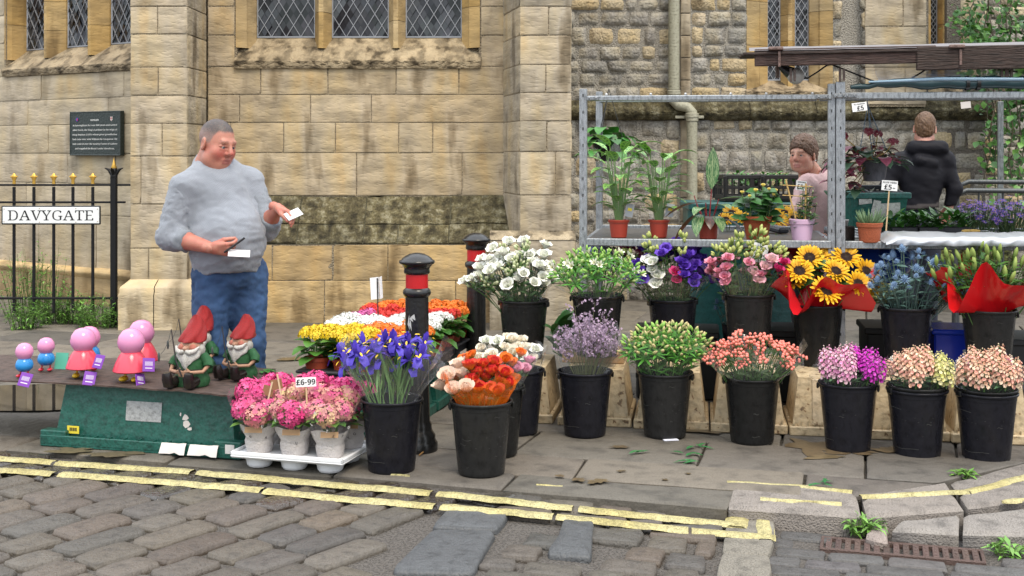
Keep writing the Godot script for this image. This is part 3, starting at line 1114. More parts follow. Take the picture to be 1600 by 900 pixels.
func build_ground() -> void:
	var g := dye(0.11, 0.1, 0.095)
	g.quad(Vector3(-150, -0.2, 60), Vector3(150, -0.2, 60), Vector3(150, -0.2, -150), Vector3(-150, -0.2, -150))
	setting("ground", g, M.grit)

	# pavement: a bed, and the flags on it
	var bed := dye(0.075, 0.065, 0.05)
	var pa := [kerb(-9, 0.01), kerb(0.97, 0.01), kerb(1.5, 0.35), kerb(2.6, 0.98), kerb(9, 3.0), kerb(9, 12), kerb(-9, 12)]
	for i in range(1, pa.size() - 1): bed.tri(pa[0] + Vector3(0, -0.028, 0), pa[i] + Vector3(0, -0.028, 0), pa[i + 1] + Vector3(0, -0.028, 0))
	for i in pa.size():
		var p: Vector3 = pa[i]
		var q: Vector3 = pa[(i + 1) % pa.size()]
		bed.quad(p + Vector3(0, -0.21, 0), q + Vector3(0, -0.21, 0), q + Vector3(0, -0.028, 0), p + Vector3(0, -0.028, 0))
	var pav := setting("pavement", bed, M.grit)
	var rows := [[0.0, 0.27, [-3.6, -2.75, -1.8, -0.9, -0.05, 0.98]], [0.27, 0.66, [-3.4, -2.5, -1.55, -0.75, 0.22, 1.28, 2.45]], [0.66, 1.2, [-3.7, -2.6, -1.9, -1.0, -0.2, 0.75, 1.55, 2.6]], [1.2, 1.85, []], [1.85, 2.4, []], [2.4, 3.1, []], [3.1, 3.7, []], [3.7, 4.4, []], [4.4, 5.0, []], [5.0, 5.7, []], [5.7, 6.4, []], [6.4, 7.2, []]]
	var ca := ground(1345, 772)
	var cb := ground(1470, 753)
	var cc := ground(1600, 722)
	for row in rows:
		var us: Array = row[2]
		if us.is_empty():
			var x := -8.4 + r(0, 0.4)
			while x < 5.5:
				us.append(x)
				x += r(0.6, 1.15)
		else:
			us = [us[0] - 1.7, us[0] - 0.9] + us
			if row[0] > 0.3:
				var x: float = us[-1] + 0.8
				while x < 5.5:
					us.append(x)
					x += r(0.6, 1.1)
			elif row[0] > 0.2: us.append(us[-1] + 1.0)
		var skew := []
		for k in us.size(): skew.append(r(-0.03, 0.03))
		for k in us.size() - 1:
			var poly := [kerb(us[k], row[0]), kerb(us[k + 1], row[0]), kerb(us[k + 1] + skew[k + 1], row[1]), kerb(us[k] + skew[k], row[1])]
			if row[0] >= 0.2:
				poly = clip(poly, ca, (cb - ca))
				poly = clip(poly, cb, (cc - cb))
			if poly.size() < 3: continue
			var c := Color(0.172, 0.148, 0.116).lerp(Color(0.118, 0.106, 0.09), r(0, 1)) * r(0.82, 1.15)
			flag(pav, "flagstone", poly, r(-0.004, 0.004), 0.2 if row[0] == 0.0 else 0.06, c, M.flag, 0.012 if row[0] == 0.0 else 0.008)

	# granite kerbs that turn the corner on the right
	var kr := branch("corner_kerb", pav)
	var granite := [
		[[Vector2(1137, 791), Vector2(1348, 805), Vector2(1340, 770), Vector2(1139, 745)], 0.0, 0.16],
		[[Vector2(1354, 806), Vector2(1508, 793), Vector2(1480, 753), Vector2(1344, 771)], -0.004, 0.16],
		[[Vector2(1512, 792), Vector2(1640, 775), Vector2(1640, 712), Vector2(1484, 752)], -0.004, 0.16],
	]
	var flagcol := Color(0.26, 0.23, 0.205)
	for q in granite:
		var pts := []
		for p in q[0]: pts.append(ground(p.x, p.y, q[1]))
		flag(kr, "kerb_stone", pts, q[1], q[2], flagcol * r(0.9, 1.1), M.kerb, 0.016, 0.004)
	var lowk := [[Vector2(1392, 826), Vector2(1500, 832), Vector2(1500, 804), Vector2(1402, 812)], [Vector2(1503, 832), Vector2(1660, 836), Vector2(1660, 786), Vector2(1503, 803)]]
	for q in lowk:
		var pts := []
		for p in q: pts.append(ground(p.x, p.y, -0.025))
		flag(kr, "kerb_stone", pts, -0.025, 0.12, Color(0.27, 0.245, 0.22), M.kerb, 0.016, 0.004)
	var plug := []
	for p in [Vector2(1352, 838), Vector2(1388, 846), Vector2(1388, 818), Vector2(1356, 806)]: plug.append(ground(p.x, p.y, -0.05))
	flag(kr, "kerb_stone", plug, -0.05, 0.09, Color(0.3, 0.25, 0.22), M.kerb, 0.014, 0.004)

	build_road()

func cobble(parent: Node, called: String, q: Array, y: float, dome: float, col: Color, m: Material, round_ := 0.2) -> void:
	# q: four corners, counter-clockwise from above
	var s := Shape.new()
	s.col = col
	var n := 16
	var salt := r(0, 99)
	var rows := [[], [], [], []]
	var c: Vector3 = (q[0] + q[1] + q[2] + q[3]) / 4.0
	for i in n:
		var a := TAU * i / n - PI * 0.75
		# a rounded square
		var x := signf(cos(a)) * pow(absf(cos(a)), round_ * 2.0)
		var z := signf(sin(a)) * pow(absf(sin(a)), round_ * 2.0)
		var e: Vector3 = q[0].lerp(q[1], 0.5 + 0.5 * x).lerp(q[3].lerp(q[2], 0.5 + 0.5 * x), 0.5 + 0.5 * z)
		e += (e - c).normalized() * (wob.get_noise_3d(e.x * 6, e.z * 6, salt) * 0.018 + wob.get_noise_3d(e.x * 22, e.z * 22, salt) * 0.008)
		for k in 4:
			var p := e.lerp(c, [0.0, 0.02, 0.075, 0.5][k])
			p.y = y + [-0.07, -0.01, dome * 0.75, dome][k] + wob.get_noise_3d(p.x * 11, p.z * 11, salt) * 0.006
			rows[k].append(p)
	var flat := []
	for w in rows: flat.append_array(w)
	s.grid(flat, n, true)
	var top := Vector3(c.x, y + dome + wob.get_noise_3d(c.x * 8, c.z * 8, salt) * 0.006, c.z)
	for i in n: s.tri(rows[3][i], rows[3][(i + 1) % n], top)
	put(called, s, m, parent)

func build_road() -> void:
	var bed := dye(0.105, 0.093, 0.08)
	var pts := []
	var nu := 40
	for j in 12:
		for i in nu + 1:
			var p := kerb(lerpf(-7, 5, float(i) / nu), [-6.0, -4.0, -2.5, -1.6, -1.2, -0.9, -0.7, -0.5, -0.3, -0.15, -0.05, 0.02][j])
			p.y = road_y(p) - 0.014 + wob.get_noise_2d(p.x * 5, p.z * 5) * 0.006
			pts.append(p)
	bed.grid(pts, nu + 1)
	# the strip beside the turning kerb
	var corner := [kerb(0.9, -0.1), kerb(6.5, -0.1), kerb(6.5, 2.4), kerb(2.6, 1.1), kerb(1.0, 0.15)]
	for i in range(1, 4): bed.tri(corner[0] + Vector3(0, -0.106, 0), corner[i] + Vector3(0, -0.106, 0), corner[i + 1] + Vector3(0, -0.106, 0))
	var road := setting("road", bed, M.grit)

	# three big dark slabs let into the setts
	var slabs := [[Vector2(672, 836), Vector2(778, 841), Vector2(798, 812), Vector2(702, 805)], [Vector2(606, 908), Vector2(742, 912), Vector2(776, 842), Vector2(676, 838)], [Vector2(852, 876), Vector2(925, 880), Vector2(930, 824), Vector2(880, 820)]]
	var taken := []
	for q in slabs:
		var w := []
		for p in q: w.append(ground(p.x, p.y, -0.04))
		taken.append(w)
		cobble(road, "paving_sett", w, road_y(w[0]) + 0.002, 0.012, Color(0.074, 0.077, 0.082) * r(0.9, 1.15), M.cobble, 0.1)
	# sandstone setts in slanting courses
	var du := Vector3(cos(0.95), 0, -sin(0.95))
	var dv := Vector3(du.z, 0, -du.x)
	dv = Vector3(-du.z, 0, du.x)
	var o := Vector3(-0.6, 0, -5.2)
	for row in range(-32, 32):
		var v := row * 0.182 + wob.get_noise_2d(row * 3.0, 2.0) * 0.03
		var hgt := 0.178 + wob.get_noise_2d(row * 5.0, 8.0) * 0.03
		var u := -3.2 + r(0, 0.2)
		while u < 3.2:
			var len_ := r(0.2, 0.4)
			var c := o + du * (u + len_ / 2) + dv * v
			var g := r(0.003, 0.011)
			var q := [o + du * (u + g) + dv * (v - hgt / 2 + r(0, 0.014)), o + du * (u + len_ - g) + dv * (v - hgt / 2 + r(0, 0.014)), o + du * (u + len_ - g) + dv * (v + hgt / 2 - r(0, 0.02)), o + du * (u + g) + dv * (v + hgt / 2 - r(0, 0.02))]
			u += len_
			var d := c - KO
			var kv := d.dot(KV)
			var ku := d.dot(KU)
			if c.z < -7.2 or c.z > -3.6 or c.x < -3.4: continue
			if kv > -0.06 or ku > 0.1: continue
			var hit := false
			for s in taken:
				if inside(s, c) or inside(s, c.lerp(q[0], 0.7)) or inside(s, c.lerp(q[1], 0.7)) or inside(s, c.lerp(q[2], 0.7)) or inside(s, c.lerp(q[3], 0.7)): hit = true
			if hit: continue
			for k in 4:   # keep clear of the kerb
				var e: float = (q[k] - KO).dot(KV)
				if e > -0.025: q[k] += KV * (-0.025 - e)
			var t := r(0, 1)
			var col := Color(0.118, 0.098, 0.074).lerp(Color(0.076, 0.068, 0.058), t) if r(0, 1) < 0.8 else Color(0.112, 0.086, 0.06).lerp(Color(0.088, 0.069, 0.057), t)
			col *= r(0.85, 1.2)
			var wet := ku < 0.1 and kv > -0.36 + wob.get_noise_2d(ku * 3, 4) * 0.16
			cobble(road, "paving_sett", q, road_y(c), 0.012, col * (0.62 if wet else 1.0), M.wet if wet else M.cobble, r(0.1, 0.19))
	# squarer setts laid along the kerb, nearer the drain
	var v1 := -0.03
	while v1 > -1.9:
		var dep := r(0.14, 0.2)
		var u := 0.0
		while u < 0.96:
			var len_ := r(0.15, 0.28)
			if u + len_ > 0.9: len_ = 0.985 - u
			var g := r(0.004, 0.013)
			var q := [kerb(u + g, v1 - dep + g), kerb(u + len_ - g, v1 - dep + g + r(0, 0.014)), kerb(u + len_ - g - r(0, 0.014), v1 - g), kerb(u + g, v1 - g)]
			u += len_
			var c: Vector3 = (q[0] + q[2]) / 2
			var hit := false
			for s in taken:
				if inside(s, c) or inside(s, c.lerp(q[0], 0.4)) or inside(s, c.lerp(q[1], 0.4)) or inside(s, c.lerp(q[2], 0.4)) or inside(s, c.lerp(q[3], 0.4)): hit = true
			if hit: continue
			var col := Color(0.115, 0.097, 0.075).lerp(Color(0.074, 0.067, 0.059), r(0, 1)) * r(0.85, 1.15)
			if r(0, 1) < 0.2: col = Color(0.105, 0.082, 0.06)
			cobble(road, "paving_sett", q, road_y(c), 0.012, col, M.cobble, r(0.09, 0.15))
		v1 -= dep
	# dressed granite setts round the drain
	for row in 10:
		var v := -0.02 - row * 0.115
		var u := 0.98 + r(0, 0.1) if row % 2 else 0.98
		while u < 3.4:
			var len_ := r(0.2, 0.32)
			var q := [kerb(u + 0.006, v - 0.105), kerb(u + len_ - 0.006, v - 0.105), kerb(u + len_ - 0.006, v), kerb(u + 0.006, v)]
			u += len_
			var c: Vector3 = (q[0] + q[2]) / 2
			if c.z > -3.9: continue
			if absf((c - drain_at()).dot(KU)) < 0.36 and absf((c - drain_at()).dot(KV)) < 0.13: continue
			cobble(road, "granite_sett", q, -0.084, 0.006, Color(0.085, 0.08, 0.077) * r(0.85, 1.25), M.cobble, 0.1)
	for row in 6:
		for k in 7:
			var v := 0.1 + row * 0.115
			var u := 1.55 + k * 0.27 + (row % 2) * 0.12
			if u < 1.5 + v * 1.1 + 0.15: continue
			var q := [kerb(u + 0.006, v - 0.105), kerb(u + 0.26, v - 0.105), kerb(u + 0.26, v), kerb(u + 0.006, v)]
			cobble(road, "granite_sett", q, -0.098, 0.006, Color(0.085, 0.08, 0.077) * r(0.85, 1.2), M.cobble, 0.1)
	# the pale slab at the end of the lines
	for q in [[Vector2(1128, 866), Vector2(1205, 870), Vector2(1212, 808), Vector2(1133, 800)], [Vector2(1118, 905), Vector2(1205, 908), Vector2(1205, 871), Vector2(1127, 867)]]:
		var w := []
		for p in q: w.append(ground(p.x, p.y, -0.06))
		cobble(road, "paving_sett", w, road_y(w[0]) + 0.002, 0.006, Color(0.22, 0.2, 0.165), M.kerb, 0.08)

	# double yellow lines, thick old paint over the setts
	line_of_paint(road, [Vector2(-40, 718), Vector2(110, 730), Vector2(280, 741), Vector2(460, 757), Vector2(560, 766), Vector2(700, 778), Vector2(860, 796), Vector2(1000, 811), Vector2(1130, 824), Vector2(1166, 828)], 0.078, true)
	line_of_paint(road, [Vector2(-40, 737), Vector2(150, 750), Vector2(350, 766), Vector2(560, 787), Vector2(700, 798), Vector2(860, 812), Vector2(1030, 830), Vector2(1212, 847)], 0.078, true)
	line_of_paint(road, [Vector2(1150, 830), Vector2(1154, 803)], 0.1, true)
	line_of_paint(road, [Vector2(1196, 850), Vector2(1192, 806)], 0.095, true)
	line_of_paint(road, [Vector2(838, 764), Vector2(900, 769), Vector2(1000, 779), Vector2(1118, 796)], 0.022, true, 0.35)
	line_of_paint(road, [Vector2(596, 747), Vector2(640, 750)], 0.02, true, 0.2)
	line_of_paint(kr_node(), [Vector2(1136, 755), Vector2(1170, 756), Vector2(1250, 761), Vector2(1332, 769)], 0.045, false)
	line_of_paint(kr_node(), [Vector2(1188, 780), Vector2(1250, 784), Vector2(1315, 788)], 0.045, false, 0.2)
	line_of_paint(kr_node(), [Vector2(1344, 776), Vector2(1420, 773), Vector2(1512, 769)], 0.05, false)
	line_of_paint(kr_node(), [Vector2(1512, 769), Vector2(1560, 757), Vector2(1630, 736)], 0.055, false)
	line_of_paint(kr_node(), [Vector2(1565, 785), Vector2(1640, 776)], 0.05, false, 0.2)
	build_drain(road)

func inside(poly: Array, p: Vector3) -> bool:
	for i in 4:
		var a: Vector3 = poly[i]
		var b: Vector3 = poly[(i + 1) % 4]
		if (b.x - a.x) * -(p.z - a.z) + (b.z - a.z) * (p.x - a.x) < 0.0: return false
	return true

func kr_node() -> Node:
	return get_node("pavement")

func line_of_paint(parent: Node, way: Array, width: float, on_road: bool, chips := 0.0) -> void:
	var s := Shape.new()
	var pts := []
	for i in way.size() - 1:
		var n := maxi(2, int((way[i + 1] - way[i]).length() / 5.0))
		for k in n: pts.append(way[i].lerp(way[i + 1], float(k) / n))
	pts.append(way[-1])
	var wpts := []
	for p in pts:
		var w := ground(p.x, p.y, 0.0 if not on_road else -0.03)
		if on_road:
			w = ground(p.x, p.y, road_y(w))
		w.y = (road_y(w) + 0.024) if on_road else 0.0075
		wpts.append(w)
	var flat := []
	var cols := []
	for i in wpts.size():
		var d: Vector3 = (wpts[mini(i + 1, wpts.size() - 1)] - wpts[maxi(i - 1, 0)]).normalized()
		var side := Vector3(-d.z, 0, d.x)
		var w: float = wpts[i].x
		var half := width * 0.5 * (1.0 + 0.22 * wob.get_noise_2d(w * 5, width * 900)) + 0.004 * wob.get_noise_2d(w * 25, 3)
		if chips > 0.0: half *= clampf(0.6 + 2.0 * wob.get_noise_2d(w * 8, 77) + 0.3, 0.1, 1.2)
		var sway := side * 0.012 * wob.get_noise_2d(w * 4, width * 300)
		var c := Color(0.6, 0.54, 0.27).lerp(Color(0.48, 0.41, 0.16), clampf(0.5 + wob.get_noise_2d(w * 3, 20 + width * 90), 0, 1))
		for k in 5:
			var e := float(k) / 2.0 - 1.0
			var drop := 0.011 if absf(e) > 0.9 else 0.0
			var q: Vector3 = wpts[i] - side * e * half + sway
			q.y += wob.get_noise_2d(q.x * 9, q.z * 9) * (0.003 if on_road else 0.001) - drop
			flat.append(q)
			cols.append(c * (0.88 + 0.3 * wob.get_noise_2d(q.x * 14, q.z * 14)))
	# broken where the joints below have opened
	var from := 0
	var i := int(r(8, 30))
	while from < wpts.size() - 1:
		var to := mini(i, wpts.size())
		if wpts.size() - to < 6 or not on_road: to = wpts.size()
		if to - from > 1: s.grid(flat.slice(from * 5, to * 5), 5, false, cols.slice(from * 5, to * 5))
		from = to + (1 if r(0, 1) < 0.5 else 0)
		i = from + int(r(30, 80))
	put("yellow_line", s, M.paint, parent)

func drain_at() -> Vector3:
	return ground(1408, 862, -0.09)

func build_drain(road: Node) -> void:
	var x := Transform3D(Basis(KU, Vector3.UP, -KV), drain_at() + Vector3(0, -0.002, 0))
	var d := branch("drain_grate", road, x)
	var pit := dye(0.01, 0.009, 0.008)
	pit.box(at(0, -0.04, 0), Vector3(0.62, 0.03, 0.17))
	put("pit", pit, M.matt, d)
	var rim := dye(0.1, 0.062, 0.05)
	for q in [[0, 0.078, 0.64, 0.018], [0, -0.078, 0.64, 0.018]]: rim.box(at(q[0], 0.0, q[1]), Vector3(q[2], 0.03, q[3]), 0.003)
	for q in [-0.314, 0.314]: rim.box(at(q, 0.0, 0), Vector3(0.014, 0.03, 0.138), 0.003)
	put("frame", rim, M.rust, d)
	for i in 16:
		var b := Shape.new()
		b.col = Color(0.105, 0.066, 0.054) * r(0.85, 1.2)
		b.box(at(-0.287 + i * 0.0383, 0.001, 0), Vector3(0.024, 0.024, 0.137), 0.003)
		for k in 3: b.ball(fit(0.006, 0.003, 0.006, -0.287 + i * 0.0383, 0.0135, -0.042 + 0.042 * k), 6, 3)
		put("grate_bar", b, M.rust, d)


# ---------------------------------------------------------------- street furniture
func build_railings() -> void:
	var s := 177.3
	var z := -FOCAL / s
	var o := spot(178, 235, s)
	var root := thing("iron_railing", "black iron railing with gilded leaf finials in front of church wall", "railing", at(o.x, 0, z))
	var hy := func(py: float) -> float: return EYE - (py - 235.0) / s
	for q in [[289.0, 0.15, 0.018], [316.0, 0.05, 0.018], [466.0, 0.02, 0.02]]:
		var b := Shape.new()
		b.box(at(-1.25 + q[1] / 2, hy.call(q[0]), 0), Vector3(2.6 + q[1], q[2], 0.03), 0.003)
		put("rail", b, M.iron, root)
	for px in [-196, -165, -134, -103, -72, -41, -10, 22, 53, 84, 114, 145]:
		var b := Shape.new()
		var x: float = (px - 178.0) / s
		b.box(at(x, (hy.call(292.0) + hy.call(489.0)) / 2, 0), Vector3(0.024, hy.call(292.0) - hy.call(489.0), 0.02), 0.003)
		var bar := put("bar", b, M.iron, root)
		var g := Shape.new()
		g.lathe(Transform3D(Basis(), Vector3(x, hy.call(291.0), 0)), [Vector2(0.014, 0), Vector2(0.016, 0.02), Vector2(0.014, 0.05), Vector2(0.026, 0.078), Vector2(0.028, 0.09), Vector2(0.018, 0.096), Vector2(0.012, 0.107), Vector2(0.0, 0.118)], 8, true, 0.55)
		for e in [-1, 1]: g.ball(Transform3D(Basis().scaled(Vector3(0.013, 0.008, 0.009)), Vector3(x + 0.022 * e, hy.call(276.0), 0)), 6, 4)
		put("finial", g, M.gilt, bar)
	var p := Shape.new()
	p.box(at(0, (hy.call(274.0) - 0.02) / 2, 0), Vector3(0.052, hy.call(274.0) + 0.02, 0.052), 0.005)
	var post := put("post", p, M.iron, root)
	var c := Shape.new()
	var py: float = hy.call(274.0)
	c.lathe(at(0, py, 0), [Vector2(0.03, -0.02), Vector2(0.034, 0.0), Vector2(0.022, 0.03), Vector2(0.03, 0.06), Vector2(0.0, 0.07)], 10, true)
	for k in 4:
		var a := TAU * k / 4
		var d := Vector3(cos(a), 0, sin(a))
		c.tube([Vector3(0, py + 0.01, 0) + d * 0.02, Vector3(0, py + 0.05, 0) + d * 0.045, Vector3(0, py + 0.065, 0) + d * 0.08], [0.016, 0.014, 0.004], 6)
	put("cap", c, M.iron, post)
	var g := Shape.new()
	g.lathe(at(0, py + 0.03, 0), [Vector2(0.012, 0), Vector2(0.026, 0.04), Vector2(0.014, 0.07), Vector2(0.0, 0.13)], 8, true)
	put("finial", g, M.gilt, post)

	# street name plate, bolted to the bars
	var pos := spot(82, 336, s)
	var n := thing("street_name_sign", "white cast street name plate reading DAVYGATE on the railing", "sign", at(pos.x, pos.y, z + 0.03))
	var pl := dye(0.03, 0.03, 0.03)
	pl.box(at(0, 0, 0), Vector3(0.872, 0.166, 0.016), 0.006)
	put("border", pl, M.gloss, n)
	pl = dye(0.72, 0.74, 0.74)
	pl.box(at(0, 0, 0.003), Vector3(0.85, 0.145, 0.016), 0.004)
	put("plate", pl, M.gloss, n)
	lettering("lettering", "DAVYGATE", 0.084, M.text_ink, n, at(0, -0.004, 0.0115), true, false, 0.75)
	for q in [[-0.41, 0.055], [0.41, 0.055], [-0.41, -0.055], [0.41, -0.055], [-0.1, 0.06], [0.22, 0.06], [-0.1, -0.06], [0.22, -0.06]]:
		var b := dye(0.4, 0.3, 0.2)
		b.ball(fit(0.005, 0.005, 0.003, q[0], q[1], 0.0115), 6, 3)
		put("bolt", b, M.any, n)

	# bronze plaque on the angled wall
	var f := left_frame
	var c0 := on_plane(f, 117, 243)
	var c1 := on_plane(f, 196, 173)
	var m := (c0 + c1) / 2
	var pw := absf(c1.x - c0.x)
	var ph := absf(c1.y - c0.y)
	var q := thing("wall_plaque", "dark bronze history plaque with raised white text on church wall", "plaque", f * at(m.x, m.y, 0.035))
	var bz := dye(0.035, 0.045, 0.042)
	bz.box(at(0, 0, 0), Vector3(pw, ph, 0.05), 0.006)
	put("tablet", bz, M.bronze, q)
	var fr := dye(0.05, 0.062, 0.056)
	for e in [-1, 1]:
		fr.box(at(0, e * (ph / 2 - 0.006), 0.025), Vector3(pw, 0.012, 0.01), 0.003)
		fr.box(at(e * (pw / 2 - 0.006), 0, 0.025), Vector3(0.012, ph - 0.025, 0.01), 0.003)
	put("frame", fr, M.bronze, q)
	var rows := ["A thoroughfare for over 800 years and named", "after David, the King's Lardiner in the reign of", "King Stephen (1135) whose great grandfather", "had come over with William the Conqueror. He", "had control over the nearby Forest of Galtres", "and supplied the Royal Larder therefrom."]
	lettering("lettering", "DAVYGATE", 0.016, M.text_white, q, at(0, ph * 0.3, 0.027), true, true)
	for i in rows.size():
		lettering("lettering", rows[i], 0.0145, M.text_white, q, at(0, ph * (0.185 - 0.105 * i), 0.027), true, false, pw * (0.88 if i < 5 else 0.78))
	var em := branch("city_shield", q, at(pw * 0.33, ph * 0.33, 0.027))
	var sh := dye(0.75, 0.75, 0.72)
	sh.box(at(0, 0.002, 0), Vector3(0.03, 0.032, 0.003))
	sh.tri(Vector3(-0.015, -0.014, 0.0015), Vector3(0, -0.028, 0.0015), Vector3(0.015, -0.014, 0.0015))
	put("shield", sh, M.any, em)
	sh = dye(0.45, 0.02, 0.02)
	sh.box(at(0, -0.002, 0.002), Vector3(0.006, 0.04, 0.003))
	sh.box(at(0, 0.002, 0.0026), Vector3(0.03, 0.006, 0.003))
	put("cross", sh, M.any, em)
	var dk := dye(0.03, 0.05, 0.3)
	dk.lathe(Transform3D(Basis(Vector3.RIGHT, PI / 2), Vector3(-pw * 0.35, ph * 0.32, 0.025)), [Vector2(0.02, 0), Vector2(0.02, 0.004), Vector2(0, 0.004)], 16)
	put("emblem", dk, M.any, q)
	dk = dye(0.5, 0.02, 0.03)
	dk.box(at(-pw * 0.35 + 0.008, ph * 0.32, 0.03), Vector3(0.014, 0.022, 0.003))
	put("emblem", dk, M.any, q)

	# drainpipe down the rubble wall
	var dz := -13.08
	var ds := FOCAL / -dz
	var d := thing("drainpipe", "olive painted cast iron drainpipe with a swan neck bend on rubble wall", "drainpipe", at(spot(1053, 0, ds).x, 0, dz))
	var dy := func(v: float) -> float: return EYE - (v - 235.0) / ds
	var gx := (1080.0 - 1053.0) / ds
	var pip := dye(0.34, 0.33, 0.25)
	pip.tube([Vector3(0, 4.6, 0), Vector3(0, dy.call(140.0), 0)], 0.058, 16)
	put("pipe", pip, M.worn, d)
	pip = dye(0.34, 0.33, 0.25)
	pip.tube([Vector3(0, dy.call(150.0), 0), Vector3(0, dy.call(158.0), 0), Vector3(gx * 0.25, dy.call(165.0), 0.02), Vector3(gx * 0.75, dy.call(168.0), 0.05), Vector3(gx, dy.call(176.0), 0.06), Vector3(gx, dy.call(186.0), 0.06)], 0.054, 16)
	put("swan_neck", pip, M.worn, d)
	pip = dye(0.34, 0.33, 0.25)
	pip.tube([Vector3(gx, dy.call(180.0), 0.06), Vector3(gx, -0.05, 0.06)], 0.056, 16)
	put("pipe", pip, M.worn, d)
	for q2 in [[0.0, 147.0, 0.0, 0.071], [gx, 183.0, 0.06, 0.072]]:
		var c2 := dye(0.35, 0.34, 0.26)
		var y: float = dy.call(q2[1])
		c2.lathe(at(q2[0], y - 0.04, q2[2]), [Vector2(0.056, -0.01), Vector2(q2[3] - 0.006, 0), Vector2(q2[3] - 0.006, 0.03), Vector2(q2[3], 0.035), Vector2(q2[3], 0.075), Vector2(q2[3] - 0.008, 0.08), Vector2(0.05, 0.085)], 18)
		if q2[0] > 0: c2.bar(Vector3(gx - 0.17, y, 0.02), Vector3(gx + 0.13, y, 0.02), 0.02, 0.03, 0.004)
		put("collar", c2, M.worn, d)


func build_bollards() -> void:
	var b := ground(650, 706)
	b.z -= 0.06
	var o := thing("bollard", "black cast iron bollard with red band, in front of the kalanchoes", "bollard", at(b.x, 0, b.z), "bollards along the pavement")
	var s := dye(0.012, 0.012, 0.013)
	var p := []
	for q in [[0.108, -0.01], [0.108, 0.035], [0.1, 0.045], [0.096, 0.06], [0.096, 0.075], [0.08, 0.1], [0.077, 0.115], [0.077, 0.13], [0.068, 0.15], [0.064, 0.3], [0.06, 0.795], [0.06, 0.8]]: p.append(Vector2(q[0], q[1]))
	s.lathe(Transform3D(), p, 28, true)
	put("shaft", s, M.black_paint, o)
	s = dye(0.012, 0.012, 0.013)
	s.lathe(Transform3D(), [Vector2(0.06, 0.79), Vector2(0.07, 0.8), Vector2(0.074, 0.812), Vector2(0.071, 0.826), Vector2(0.064, 0.832), Vector2(0.058, 0.838)], 28, true)
	put("collar", s, M.black_paint, o)
	s = dye(0.5, 0.008, 0.012)
	s.lathe(Transform3D(), [Vector2(0.0585, 0.835), Vector2(0.0585, 0.915)], 28)
	put("reflective_band", s, M.band, o)
	s = dye(0.012, 0.012, 0.013)
	s.lathe(Transform3D(), [Vector2(0.058, 0.908), Vector2(0.066, 0.913), Vector2(0.069, 0.922), Vector2(0.066, 0.934), Vector2(0.068, 0.944), Vector2(0.075, 0.95), Vector2(0.078, 0.956), Vector2(0.088, 0.962), Vector2(0.094, 0.97), Vector2(0.092, 0.979), Vector2(0.08, 0.985), Vector2(0.078, 0.99), Vector2(0.062, 1.002), Vector2(0.04, 1.013), Vector2(0.02, 1.018), Vector2(0.0, 1.02)], 28, true)
	put("cap", s, M.black_paint, o)
	var scar := dye(0.42, 0.43, 0.42)
	for q in [[-0.55, 0.66, 0.012, 0.06], [-0.3, 0.69, 0.02, 0.03], [-0.75, 0.61, 0.01, 0.03], [-0.2, 0.56, 0.02, 0.007], [0.1, 0.6, 0.006, 0.015]]:
		for k in 3:
			var a: float = q[0] + r(-0.15, 0.15)
			var y: float = q[1] + r(-0.02, 0.02)
			var d := Vector3(sin(a), 0, cos(a))
			var t := Vector3(cos(a), 0, -sin(a))
			var rr := 0.0635
			scar.tri(d * rr + t * -q[2] * 0.6 + Vector3(0, y, 0), d * rr + t * q[2] * r(0.3, 0.7) + Vector3(0, y - q[3] * 0.5, 0), d * rr + t * r(-0.2, 0.3) * q[2] + Vector3(0, y + q[3] * 0.5, 0))
	put("paint_scar", scar, M.matt, o)
	var b2 := ground(744, 610)
	var o2 := dup(o, at(b2.x, 0, b2.z), "black cast iron bollard with red band, behind the white lisianthus bucket", "bollards along the pavement")
	o2.get_node("paint_scar").free()


